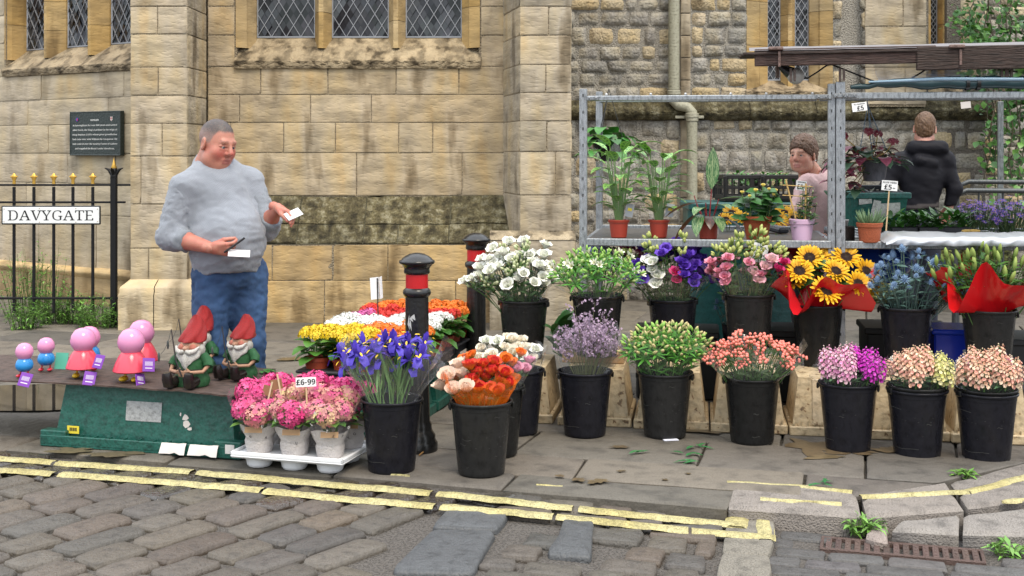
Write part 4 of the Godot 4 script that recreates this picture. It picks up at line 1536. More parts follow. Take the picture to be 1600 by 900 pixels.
# ---------------------------------------------------------------- the low table of ornaments
func build_ornament_table() -> void:
	# an upturned green crate, its axes along the kerb
	var a := ground(62, 697)
	var b := ground(376, 719)
	var dirn := (b - a).normalized()
	var L := a.distance_to(b)
	var x := Transform3D(Basis(dirn, Vector3.UP, dirn.cross(Vector3.UP)), (a + b) / 2)
	x.origin.y = 0.0
	var o := thing("plastic_crate", "upturned long green plastic crate carrying the board of garden ornaments", "crate", x)
	var green := Color(0.012, 0.1, 0.075)
	var D := 0.46
	var s := Shape.new()
	s.col = green
	# rim: a shallow tray round the open side, standing on the ground
	s.box(at(0, 0.012, -D / 2), Vector3(L, 0.024, D), 0.006)
	s.box(at(0, 0.036, -0.009), Vector3(L, 0.05, 0.018), 0.004)
	s.box(at(0, 0.036, -D + 0.009), Vector3(L, 0.05, 0.018), 0.004)
	for e in [-1, 1]:
		s.box(at(e * (L / 2 - 0.009), 0.037, -D / 2), Vector3(0.018, 0.052, D - 0.04), 0.004)
		s.box(at(e * (L / 2 - 0.075), 0.048, -0.035), Vector3(0.15, 0.075, 0.065), 0.005)
	for k in 9: s.box(at(-L / 2 + 0.24 + k * 0.085, 0.045, -0.02), Vector3(0.005, 0.042, 0.034))
	put("rim", s, M.crate, o)
	s = Shape.new()
	s.col = green
	var lo := [Vector3(-L / 2 + 0.055, 0.02, -0.05), Vector3(L / 2 - 0.055, 0.02, -0.05), Vector3(L / 2 - 0.055, 0.02, -D + 0.05), Vector3(-L / 2 + 0.055, 0.02, -D + 0.05)]
	var hi := [Vector3(-L / 2 + 0.1, 0.315, -0.085), Vector3(L / 2 - 0.1, 0.315, -0.085), Vector3(L / 2 - 0.1, 0.315, -D + 0.085), Vector3(-L / 2 + 0.1, 0.315, -D + 0.085)]
	for i in 4: s.quad(lo[i], lo[(i + 1) % 4], hi[(i + 1) % 4], hi[i])
	s.quad(hi[0], hi[1], hi[2], hi[3])
	put("body", s, M.crate, o)
	var lean := atan2(0.035, 0.295)
	var face := func(px: float, py: float, lift := 0.003) -> Transform3D:
		# a place on the front of the body
		var h := clampf(EYE - (py - 235.0) / 304.0, 0.02, 0.31)
		var u := (px - 80.0) / (368.0 - 80.0) * (L - 0.12) - (L - 0.12) / 2
		return Transform3D(Basis(Vector3.RIGHT, -lean), Vector3(u, h, -0.05 - 0.035 * (h - 0.02) / 0.295 + lift))
	var l := dye(0.33, 0.34, 0.34)
	l.box(face.call(222, 646), Vector3(0.205, 0.1, 0.002))
	put("sticker", l, M.worn, o)
	for q in [[289, 652, 0.04, 0.03], [291, 661, 0.05, 0.035], [297, 668, 0.03, 0.016], [281, 647, 0.01, 0.02]]:
		l = dye(0.6, 0.56, 0.52)
		var f: Transform3D = face.call(q[0], q[1])
		var pts := []
		for k in 7:
			var an := TAU * k / 7
			pts.append(f * Vector3(cos(an) * q[2] * r(0.3, 0.6), sin(an) * q[3] * r(0.4, 0.7), 0))
		for k in range(1, 6): l.tri(pts[0], pts[k], pts[k + 1])
		put("torn_label", l, M.matt, o)
	l = dye(0.68, 0.55, 0.04)
	l.box(at(-L / 2 + 0.175, 0.088, -0.002 - 0.035), Vector3(0.07, 0.04, 0.002))
	var yl := put("yellow_label", l, M.matt, o)
	l = dye(0.03, 0.03, 0.02)
	for k in 9: l.box(at(-L / 2 + 0.155 + k * 0.005, 0.09, -0.0355), Vector3(0.002 + 0.001 * (k % 3), 0.018, 0.001))
	put("bar_code", l, M.matt, yl)
	l = dye(0.62, 0.6, 0.58)
	l.box(at(L / 2 - 0.06, 0.05, 0.0), Vector3(0.05, 0.045, 0.003))
	put("torn_label", l, M.matt, o)
	# torn paper lying against the rim
	var paper := dye(0.62, 0.58, 0.55)
	var px0 := x * Vector3(0.24, 0.0, 0.0)
	for q in [[0.0, 0.14], [0.16, 0.16]]:
		var g := []
		for j in 5:
			for i in 6:
				g.append(x * Vector3(0.14 + q[0] + q[1] * i / 5.0, 0.015 + 0.05 * sin(j * 0.7) + 0.012 * wob.get_noise_2d(i * 3.0, j * 4.0), 0.03 - 0.012 * j + 0.012 * wob.get_noise_2d(i * 2.0 + 9, j * 3.0)))
		paper.grid(g, 6)
	tag(put("torn_paper", paper, M.matt), "crumpled torn white label paper lying against green crate rim", "paper")

	# hardboard sheet
	var h := 0.335
	var c0 := ground(-60, 592, h)
	var outline := [c0]
	for q in [[100, 598], [240, 607], [340, 616], [372, 618], [398, 608], [432, 586], [430, 576], [360, 571], [200, 560], [-40, 553]]: outline.append(ground(q[0], q[1], h))
	var bd := dye(0.12, 0.075, 0.06)
	var ring := []
	for i in outline.size():
		var p: Vector3 = outline[i]
		var q: Vector3 = outline[(i + 1) % outline.size()]
		for k in 8:
			var w := p.lerp(q, k / 8.0)
			ring.append(w + Vector3(r(-0.004, 0.004), wob.get_noise_2d(w.x * 3, w.z * 3) * 0.006, r(-0.005, 0.005)))
	var c := Vector3.ZERO
	for p in ring: c += p
	c /= ring.size()
	for i in ring.size():
		var p: Vector3 = ring[i]
		var q: Vector3 = ring[(i + 1) % ring.size()]
		bd.tri(c, p, q)
		bd.tri(c + Vector3(0, -0.008, 0), q + Vector3(0, -0.008, 0), p + Vector3(0, -0.008, 0))
		bd.quad(p + Vector3(0, -0.008, 0), q + Vector3(0, -0.008, 0), q, p)
	tag(put("board", bd, M.hardboard), "brown hardboard sheet with frayed edges laid over green crate", "board")

	# plain turned ornaments with price tags
	build_skittles(h)
	build_gnomes(h)

func build_skittles(h: float) -> void:
	# [foot px, py, scale of height, gown, shoe, name]
	var list := [
		[130, 590, 0.262, 0, "tall pink skittle ornament with red skirt, second from the gnomes"],
		[205, 596, 0.275, 0, "tall pink skittle ornament with red skirt and yellow feet, nearest the gnomes"],
		[221, 579, 0.275, 0, "tall pink skittle ornament half hidden behind the one nearest the gnomes"],
		[139, 579, 0.24, 1, "blue skirted pink skittle ornament behind the tall red one"],
		[38, 590, 0.182, 1, "small pink skittle ornament in blue at the end of the board"],
		[72, 580, 0.182, 1, "small pink skittle ornament in blue beside the green picture card"],
	]
	var makes := {}
	for q in list:
		var p := ground(q[0], q[1], h + 0.002)
		var k: float = q[2] / 0.26
		var x := Transform3D(Basis().rotated(Vector3.UP, r(-0.3, 0.3)).scaled(Vector3.ONE * k), Vector3(p.x, h + 0.004, p.z))
		if makes.has(q[3]):
			dup(makes[q[3]], x, q[4], "skittle ornaments on the board")
			continue
		var o := thing("skittle_ornament", q[4], "ornament", x, "skittle ornaments on the board")
		makes[q[3]] = o
		var s := dye(0.6, 0.24, 0.42)
		s.lathe(Transform3D(), [Vector2(0.03, 0.13), Vector2(0.045, 0.145), Vector2(0.062, 0.17), Vector2(0.067, 0.195), Vector2(0.06, 0.225), Vector2(0.042, 0.25), Vector2(0.02, 0.26), Vector2(0.0, 0.262)], 20, true)
		put("knob", s, M.gloss, o)
		s = Shape.new()
		if q[3] == 0:
			s.col = Color(0.62, 0.06, 0.1)
			s.lathe(Transform3D(), [Vector2(0.0, 0.05), Vector2(0.088, 0.05), Vector2(0.09, 0.056), Vector2(0.078, 0.09), Vector2(0.064, 0.12), Vector2(0.048, 0.145), Vector2(0.03, 0.155)], 20, true)
		else:
			s.col = Color(0.02, 0.22, 0.55)
			s.lathe(Transform3D(), [Vector2(0.0, 0.045), Vector2(0.04, 0.048), Vector2(0.062, 0.07), Vector2(0.066, 0.095), Vector2(0.058, 0.125), Vector2(0.04, 0.147), Vector2(0.025, 0.155)], 20, true)
		put("skirt", s, M.gloss, o)
		for e in [-1, 1]:
			s = Shape.new()
			s.col = Color(0.62, 0.4, 0.02) if q[3] == 0 else Color(0.5, 0.03, 0.05)
			s.tube([Vector3(0.032 * e, 0.056, 0), Vector3(0.032 * e, 0.02, 0)], 0.006, 6)
			s.ball(fit(0.02, 0.014, 0.036, 0.034 * e, 0.013, 0.014), 10, 6)
			put("foot", s, M.gloss, o)
	# swing tags
	var tags := [[150, 586, 0.2, "on the tall red skittle second from the gnomes"], [164, 560, -0.4, "on the blue skirted skittle"], [241, 565, 0.5, "on the half hidden skittle"], [228, 588, 1.1, "on the red skittle nearest the gnomes"], [51, 588, 0.1, "on the small blue skittle at the end"], [385, 580, 0.1, "on the gnome by himself"]]
	var first: Node3D = null
	for q in tags:
		var p := spot(q[0], q[1], 296.0 if q[0] < 300 else 288.0)
		p.z += 0.1 if q[0] != 385 else 0.16
		var x := turned(p, q[2], -0.4, r(-0.3, 0.1))
		var lab: String = "purple card price tag hanging " + q[3]
		if first:
			dup(first, x, lab, "purple price tags")
			continue
		first = thing("price_tag", lab, "tag", x, "purple price tags")
		var s := dye(0.16, 0.03, 0.32)
		s.box(Transform3D(), Vector3(0.062, 0.072, 0.003), 0.001)
		put("card", s, M.any, first)
		s = dye(0.6, 0.55, 0.65)
		for k in 10: s.box(at(-0.018 + k * 0.004, 0.006, 0.0022), Vector3(0.0018, 0.022, 0.001))
		s.box(at(0, -0.018, 0.0022), Vector3(0.036, 0.005, 0.001))
		put("print", s, M.any, first)
	var pc := ground(96, 578, h)
	var card := dye(0.1, 0.42, 0.3)
	card.box(turned(Vector3(pc.x, h + 0.05, pc.z), -0.2, -0.25), Vector3(0.075, 0.09, 0.003))
	tag(put("picture_card", card, M.any), "small green picture card standing between two skittle ornaments", "card")


func build_gnomes(h: float) -> void:
	var p := ground(297, 604, h)
	var o := thing("garden_gnome", "seated garden gnome with red hat, foremost of the pair with a fishing rod", "gnome", Transform3D(Basis().rotated(Vector3.UP, -0.25), Vector3(p.x, h + 0.003, p.z - 0.03)), "garden gnomes on the board")
	var s := Shape.new()
	# hat: a cone that leans back and curls over at the tip
	var hat := []
	var prof := [[0.0, 0.07, 0.0], [0.01, 0.073, -0.002], [0.045, 0.062, -0.01], [0.08, 0.046, -0.018], [0.11, 0.03, -0.018], [0.132, 0.016, -0.008], [0.138, 0.004, 0.004]]
	for q in prof:
		for k in 18:
			var a := -TAU * k / 18
			var crease := 1.0 + 0.09 * sin(a * 5.0 + q[0] * 60.0) + 0.05 * sin(a * 11.0 - q[0] * 90.0)
			hat.append(Vector3(0.02 * q[0] / 0.15 + cos(a) * q[1] * crease, 0.225 + q[0], -0.012 + q[2] + sin(a) * q[1] * crease))
	s.col = Color(0.42, 0.009, 0.011)
	s.grid(hat, 18, true)
	put("hat", s, M.gnome, o)
	s = dye(0.6, 0.33, 0.22)
	s.ball(fit(0.062, 0.06, 0.058, 0, 0.2, 0), 14, 10)
	s.ball(fit(0.016, 0.014, 0.018, 0, 0.197, 0.062), 8, 6)
	var face := put("face", s, M.gnome, o)
	for e in [-1, 1]:
		s = dye(0.62, 0.2, 0.14)
		s.ball(fit(0.02, 0.018, 0.014, 0.032 * e, 0.2, 0.046), 8, 6)
		put("cheek", s, M.gnome, face)
		s = dye(0.74, 0.72, 0.67)
		s.tube([Vector3(0.004 * e, 0.184, 0.068), Vector3(0.025 * e, 0.178, 0.07), Vector3(0.05 * e, 0.186, 0.058), Vector3(0.066 * e, 0.206, 0.04)], [0.01, 0.014, 0.011, 0.004], 8)
		put("moustache", s, M.gnome, o)
		s = dye(0.55, 0.53, 0.48)
		s.ball(fit(0.018, 0.03, 0.026, 0.06 * e, 0.185, 0.005), 8, 6)
		put("side_hair", s, M.gnome, o)
	# beard in locks
	s = dye(0.74, 0.72, 0.67)
	for k in 9:
		var e := (k - 4) / 4.0
		var x0 := 0.052 * e
		var ln := 0.075 * (1.0 - 0.55 * absf(e))
		s.tube([Vector3(x0, 0.182, 0.05 - 0.03 * absf(e)), Vector3(x0 * 0.95, 0.165 - ln * 0.25, 0.066 - 0.03 * absf(e)), Vector3(x0 * 0.7, 0.165 - ln * 0.65, 0.07 - 0.02 * absf(e)), Vector3(x0 * 0.45 + 0.004 * sin(k * 2.0), 0.16 - ln, 0.066)], [0.016, 0.017, 0.012, 0.003], 7)
	put("beard", s, M.gnome, o)
	s = dye(0.012, 0.11, 0.03)
	s.lathe(Transform3D(), [Vector2(0.09, 0.0), Vector2(0.098, 0.02), Vector2(0.094, 0.045), Vector2(0.078, 0.07), Vector2(0.074, 0.1), Vector2(0.07, 0.13), Vector2(0.055, 0.16), Vector2(0.03, 0.18)], 18, true, 0.85)
	put("coat", s, M.gnome, o)
	s = dye(0.015, 0.012, 0.01)
	s.lathe(Transform3D(), [Vector2(0.077, 0.07), Vector2(0.081, 0.073), Vector2(0.08, 0.088), Vector2(0.075, 0.09)], 18, false, 0.86)
	put("belt", s, M.gnome, o)
	for e in [-1, 1]:
		s = dye(0.012, 0.12, 0.035)
		s.tube([Vector3(0.062 * e, 0.155, -0.005), Vector3(0.095 * e, 0.12, 0.0), Vector3(0.1 * e, 0.1, 0.012)], [0.026, 0.03, 0.028], 8)
		put("sleeve", s, M.gnome, o)
		s = dye(0.58, 0.33, 0.21)
		s.tube([Vector3(0.1 * e, 0.105, 0.012), Vector3(0.09 * e, 0.08, 0.05), Vector3(0.035 * e, 0.078, 0.082)], [0.011, 0.01, 0.009], 7)
		for k in 4: s.tube([Vector3((0.036 - k * 0.004) * e, 0.084 - k * 0.008, 0.08), Vector3((0.012 - k * 0.002) * e, 0.086 - k * 0.008, 0.094), Vector3(-0.002 * e, 0.082 - k * 0.008, 0.092)], [0.006, 0.0055, 0.004], 5)
		s.tube([Vector3(0.03 * e, 0.086, 0.082), Vector3(0.018 * e, 0.1, 0.088)], [0.006, 0.004], 5)
		put("arm", s, M.gnome, o)
		s = dye(0.012, 0.011, 0.011)
		var spread: float = 0.05 * e
		s.tube([Vector3(spread, 0.03, 0.05), Vector3(spread * 1.1, 0.026, 0.1), Vector3(spread * 1.15, 0.024, 0.125)], [0.028, 0.025, 0.027], 10)
		s.tube([Vector3(spread * 1.15, 0.02, 0.128), Vector3(spread * 1.2, 0.055, 0.14), Vector3(spread * 1.25, 0.085, 0.142)], [0.029, 0.029, 0.022], 10)
		put("boot", s, M.gnome_boot, o)
	s = dye(0.02, 0.02, 0.02)
	var rod := [Vector3(0.0, 0.06, 0.1), Vector3(-0.03, 0.14, 0.105), Vector3(-0.06, 0.3, 0.1)]
	s.tube(rod, [0.004, 0.004, 0.0025], 6)
	put("rod", s, M.gnome_boot, o)
	s = dye(0.05, 0.06, 0.06)
	s.tube([rod[2], Vector3(-0.075, 0.24, 0.1), Vector3(-0.1, 0.19, 0.1), Vector3(-0.12, 0.17, 0.1)], 0.0013, 4)
	s.ball(Transform3D(Basis(Vector3.BACK, 0.8).scaled(Vector3(0.008, 0.026, 0.005)), Vector3(-0.13, 0.155, 0.1)), 6, 4)
	put("line", s, M.any, o)
	var p2 := ground(300, 584, h)
	dup(o, Transform3D(Basis().rotated(Vector3.UP, -0.35), Vector3(p2.x + 0.025, h + 0.003, p2.z - 0.05)), "seated garden gnome with red hat, half hidden behind the foremost gnome", "garden gnomes on the board")
	var p3 := ground(375, 592, h)
	dup(o, Transform3D(Basis().rotated(Vector3.UP, -0.45).scaled(Vector3.ONE * 0.93), Vector3(p3.x, h + 0.003, p3.z - 0.04)), "seated garden gnome with red hat, by himself at the end of the board", "garden gnomes on the board")


# ---------------------------------------------------------------- the stall
const SU := Vector3(0.989, 0, 0.148)
const SV := Vector3(0.148, 0, -0.989)
const SO := Vector3(0.427, 0, -7.5)

func stall(u: float, v: float, y: float) -> Vector3:
	return SO + SU * u + SV * v + Vector3(0, y, 0)

func stall_x(u: float, v: float, y: float) -> Transform3D:
	return Transform3D(Basis(SU, Vector3.UP, -SV), stall(u, v, y))

func build_stall() -> void:
	var o := thing("market_stall", "galvanised steel market stall frame with display shelf in front of rubble wall", "market stall", stall_x(0, 0, 0))
	var grey := Color(0.38, 0.4, 0.42)
	for q in [[0.0, 0.0, 1.92, 0.045], [0.0, 1.22, 1.96, 0.045], [1.455, 0.0, 1.94, 0.04], [1.505, -0.01, 1.95, 0.052], [3.0, 0.0, 1.92, 0.045], [1.48, 1.22, 1.0, 0.045], [3.0, 1.22, 1.96, 0.045]]:
		var s := Shape.new()
		s.col = grey * r(0.85, 1.05)
		# a channel section: web and two flanges, with slots
		s.box(at(q[0], q[2] / 2, -q[1]), Vector3(q[3], q[2], 0.006), 0.0015)
		for e in [-1, 1]: s.box(at(q[0] + e * (q[3] / 2 - 0.002), q[2] / 2, -q[1] - 0.022), Vector3(0.005, q[2], 0.04), 0.0015)
		var post := put("post", s, M.steel, o)
		var sl := dye(0.02, 0.02, 0.022)
		for k in int(q[2] / 0.1): sl.box(at(q[0], 0.08 + 0.1 * k, -q[1] + 0.0035), Vector3(0.006, 0.018, 0.002))
		if q[1] < 0.5: put("slots", sl, M.matt, post)
	for q in [[0.03, 1.455, 1.862, 0.0, 0.03], [1.53, 3.0, 1.868, 0.0, 0.038], [0.0, 1.48, 1.9, 1.22, 0.03], [1.5, 3.0, 1.9, 1.22, 0.03]]:
		var s := Shape.new()
		s.col = grey
		s.box(at((q[0] + q[1]) / 2, q[2], -q[3] + 0.008), Vector3(q[1] - q[0], q[4], 0.02), 0.004)
		s.box(at((q[0] + q[1]) / 2, q[2] - q[4] / 2 + 0.003, -q[3] - 0.01), Vector3(q[1] - q[0], 0.005, 0.05), 0.001)
		put("top_rail", s, M.steel, o)
	for q in [[0.06, 1.862], [1.4, 1.862], [1.56, 1.868], [1.5, 1.868]]:
		var s := Shape.new()
		s.col = grey * 0.8
		s.box(at(q[0], q[1], 0.022), Vector3(0.07, 0.024, 0.012), 0.003)
		for e in [-1, 1]: s.ball(fit(0.006, 0.006, 0.004, q[0] + e * 0.02, q[1], 0.03), 6, 4)
		put("bracket", s, M.steel, o)
	for k in 6:
		var s := dye(0.6, 0.6, 0.6)
		s.ball(Transform3D(Basis().scaled(Vector3.ONE * 0.009), Vector3(0.14 + 0.235 * k + 0.03 * (k % 2), 1.884, 0.0)), 8, 5)
		put("wire_knob", s, M.steel, o)
	for q in [[0.02, 1.455], [1.53, 3.05]]:
		var s := Shape.new()
		s.col = grey
		s.box(at((q[0] + q[1]) / 2, 1.0, 0.0), Vector3(q[1] - q[0], 0.045, 0.03), 0.005)
		put("shelf_rail", s, M.steel, o)
		s = Shape.new()
		s.col = grey
		s.box(at((q[0] + q[1]) / 2, 1.01, -1.22), Vector3(q[1] - q[0], 0.045, 0.03), 0.005)
		put("shelf_rail", s, M.steel, o)
		s = dye(0.09, 0.085, 0.08)
		s.box(at((q[0] + q[1]) / 2, 1.004, -0.61), Vector3(q[1] - q[0], 0.018, 1.18), 0.003)
		put("shelf", s, M.shelf, o)
	for u in [0.0, 1.48, 3.02]:
		var s := Shape.new()
		s.col = grey
		s.box(at(u, 0.985, -0.61), Vector3(0.03, 0.04, 1.2), 0.004)
		put("shelf_rail", s, M.steel, o)

	# the brown plank canopy over the right half
	var c := thing("canopy", "weathered brown plank canopy with clips over the stall", "canopy", stall_x(1.0, -0.05, 2.03))
	var brown := Color(0.075, 0.042, 0.032)
	var s := Shape.new()
	s.col = brown
	s.box(Transform3D(Basis(Vector3.BACK, 0.01), Vector3(0.52, 0.066, 0.006)), Vector3(1.02, 0.1, 0.03), 0.004)
	put("fascia", s, M.plank, c)
	s = Shape.new()
	s.col = brown * 0.75
	s.box(Transform3D(Basis(Vector3.BACK, 0.008), Vector3(1.72, 0.052, 0.016)), Vector3(1.6, 0.135, 0.035), 0.005)
	put("fascia", s, M.plank, c)
	for k in 6:
		s = Shape.new()
		s.col = Color(0.07, 0.045, 0.035) * r(0.8, 1.15)
		s.box(Transform3D(Basis(Vector3.RIGHT, 0.05) * Basis(Vector3.BACK, 0.009), Vector3(1.22, 0.1 + 0.01 * k, -0.06 - 0.19 * k)), Vector3(2.55 - 0.03 * (k % 2), 0.016, 0.186), 0.003)
		put("plank", s, M.plank, c)
	s = dye(0.15, 0.14, 0.145)
	var g := []
	for j in 3:
		for i in 30:
			var u := -0.02 + 2.6 * i / 29.0
			g.append(Vector3(u, 0.106 + u * 0.009 + 0.006 + 0.005 * wob.get_noise_2d(u * 5, j * 3.0) - 0.012 * (1 - j), 0.03 - 0.03 * j))
	s.grid(g, 30)
	put("roof_felt", s, M.any, c)
	for q in [[0.13, 0.1, 0.06], [1.14, 0.1, 0.04]]:
		s = dye(0.16, 0.1, 0.085)
		s.box(at(q[0], q[1] + 0.012, 0.03), Vector3(0.085, 0.02, 0.05), 0.005)
		s.box(at(q[0] + 0.02, q[1] - 0.05, 0.04), Vector3(0.014, 0.09, 0.006), 0.002)
		put("clip", s, M.worn, c)
	for u in [0.22, 0.5, 1.4, 1.43]:
		s = dye(0.1, 0.07, 0.055)
		s.box(at(u, -0.04, -0.03), Vector3(0.014, 0.08, 0.012), 0.002)
		s.box(at(u + 0.022, -0.04, -0.03), Vector3(0.014, 0.07, 0.012), 0.002)
		put("hook", s, M.worn, c)

	# lamp and its cable
	var lp := spot(1228, 110, 262)
	var l := thing("clip_lamp", "black clip on spot lamp hanging under the canopy's end", "lamp", at(lp.x, lp.y, lp.z))
	s = dye(0.02, 0.02, 0.02)
	s.tube([Vector3(-0.035, 0.03, 0), Vector3(0, 0.0, 0.01), Vector3(0.03, -0.02, 0.02)], [0.02, 0.03, 0.04], 12)
	put("housing", s, M.gloss, l)
	s = dye(0.45, 0.43, 0.4)
	s.ball(Transform3D(Basis(Vector3.BACK, -0.6).scaled(Vector3(0.052, 0.05, 0.045)), Vector3(0.052, -0.035, 0.028)), 14, 8)
	put("bulb", s, M.gloss, l)
	s = dye(0.15, 0.1, 0.08)
	s.box(at(-0.05, 0.0, 0), Vector3(0.022, 0.09, 0.02), 0.003)
	s.box(at(-0.06, 0.05, 0), Vector3(0.012, 0.05, 0.012), 0.002)
	put("clamp", s, M.worn, l)
	s = dye(0.012, 0.012, 0.012)
	for way in [[[1246, 123], [1262, 122], [1278, 112], [1292, 102], [1300, 101], [1330, 113], [1360, 125], [1378, 131], [1390, 131]], [[1398, 131], [1415, 128], [1440, 113], [1462, 99]], [[1526, 97], [1550, 104], [1572, 111], [1590, 112]]]:
		var pts := []
		for q in way: pts.append(spot(q[0], q[1], 262.0 + (q[0] - 1246) * 0.035))
		s.tube(pts, 0.0055, 6)
	s.box(Transform3D(Basis(), spot(1392, 132, 266)), Vector3(0.035, 0.03, 0.025), 0.005)
	tag(put("power_cable", s, M.gloss), "black power cable looping below the canopy to a junction block", "cable")

	# rolled tarpaulin on the rail, and loose polythene over it
	var t := thing("rolled_tarpaulin", "rolled dark green and blue tarpaulin lying along the top rail", "tarpaulin", stall_x(1.56, -0.01, 1.93))
	s = Shape.new()
	var pts := []
	var rr := []
	for i in 22:
		pts.append(Vector3(0.05 * i, 0.004 * sin(i * 1.3) + (-0.012 if i < 3 else 0.008), 0.004 * cos(i * 2.1)))
		rr.append(lerpf(0.012, 0.036, clampf(i / 9.0, 0, 1)) + 0.003 * sin(i * 1.7))
	s.col = Color(0.02, 0.05, 0.055)
	s.tube(pts, rr, 10)
	put("roll", s, M.gloss, t)
	s = dye(0.24, 0.36, 0.46)
	s.tube([Vector3(0.1, 0.016, 0.02), Vector3(0.5, 0.03, 0.03), Vector3(0.95, 0.024, 0.036)], [0.006, 0.012, 0.01], 8)
	put("fold", s, M.gloss, t)
	s = dye(0.02, 0.1, 0.45)
	var bp := []
	for i in 8: bp.append(Vector3(1.0 + 0.05 * i, 0.012 + 0.01 * sin(i * 1.9), 0.012 * cos(i * 2.3)))
	s.tube(bp, [0.02, 0.035, 0.04, 0.034, 0.042, 0.036, 0.042, 0.03], 9)
	put("blue_roll", s, M.gloss, t)
	for u in [0.66, 0.72]:
		s = dye(0.015, 0.015, 0.015)
		s.lathe(Transform3D(Basis(Vector3.BACK, PI / 2), Vector3(u, 0.006, 0)), [Vector2(0.043, 0), Vector2(0.043, 0.02)], 12)
		put("strap", s, M.gloss, t)
	var ps := Shape.new()
	g = []
	for j in 9:
		for i in 22:
			var a := i / 21.0
			var b := j / 8.0
			g.append(stall_x(1.72 + 1.35 * a, 0.0, 1.95) * Vector3(0, 0.16 * b * (1.0 - 0.5 * a) + 0.03 * wob.get_noise_2d(a * 5, b * 4), -0.35 * b + 0.06 * wob.get_noise_2d(a * 7 + 20, b * 5)))
	ps.grid(g, 22)
	tag(put("polythene_sheet", ps, M.film_thick), "loose clear polythene sheet rumpled above the top rail", "plastic sheet")

	# blank card on the rail
	s = dye(0.6, 0.56, 0.52)
	s.box(turned(spot(1509, 164, 272), -0.15, 0, 0.1), Vector3(0.055, 0.038, 0.002))
	tag(put("blank_card", s, M.any), "blank beige card hanging from the top rail above the man in black", "card")

	# far barrier and slotted upright
	var bx := spot(1495, 300, 190)
	var br := thing("crowd_barrier", "grey tubular steel barrier behind the purple asters", "barrier", at(bx.x, 0, bx.z))
	for q in [[0.0, 1.22, 0.0], [0.2, 1.28, -0.5]]:
		s = dye(0.09, 0.095, 0.1)
		s.tube([Vector3(q[0] - 0.02, 0.0, q[2]), Vector3(q[0] - 0.02, q[1] - 0.12, q[2]), Vector3(q[0] + 0.01, q[1] - 0.03, q[2]), Vector3(q[0] + 0.08, q[1], q[2]), Vector3(q[0] + 1.2, q[1] - 0.01, q[2])], 0.021, 10)
		put("rail", s, M.steel, br)
	for k in 5:
		s = dye(0.09, 0.095, 0.1)
		s.tube([Vector3(0.18 + 0.2 * k, 0.15, 0.0), Vector3(0.18 + 0.2 * k, 1.2, 0.0)], 0.009, 6)
		put("bar", s, M.steel, br)
	var up := spot(1563, 235, 170)
	var ur := dye(0.22, 0.24, 0.24)
	ur.box(at(up.x, 1.0, up.z), Vector3(0.05, 2.0, 0.03), 0.003)
	for k in 18: ur.box(at(up.x, 0.1 + 0.1 * k, up.z + 0.017), Vector3(0.012, 0.03, 0.004))
	tag(put("slotted_upright", ur, M.steel), "grey slotted steel upright standing beside the ivy", "post")


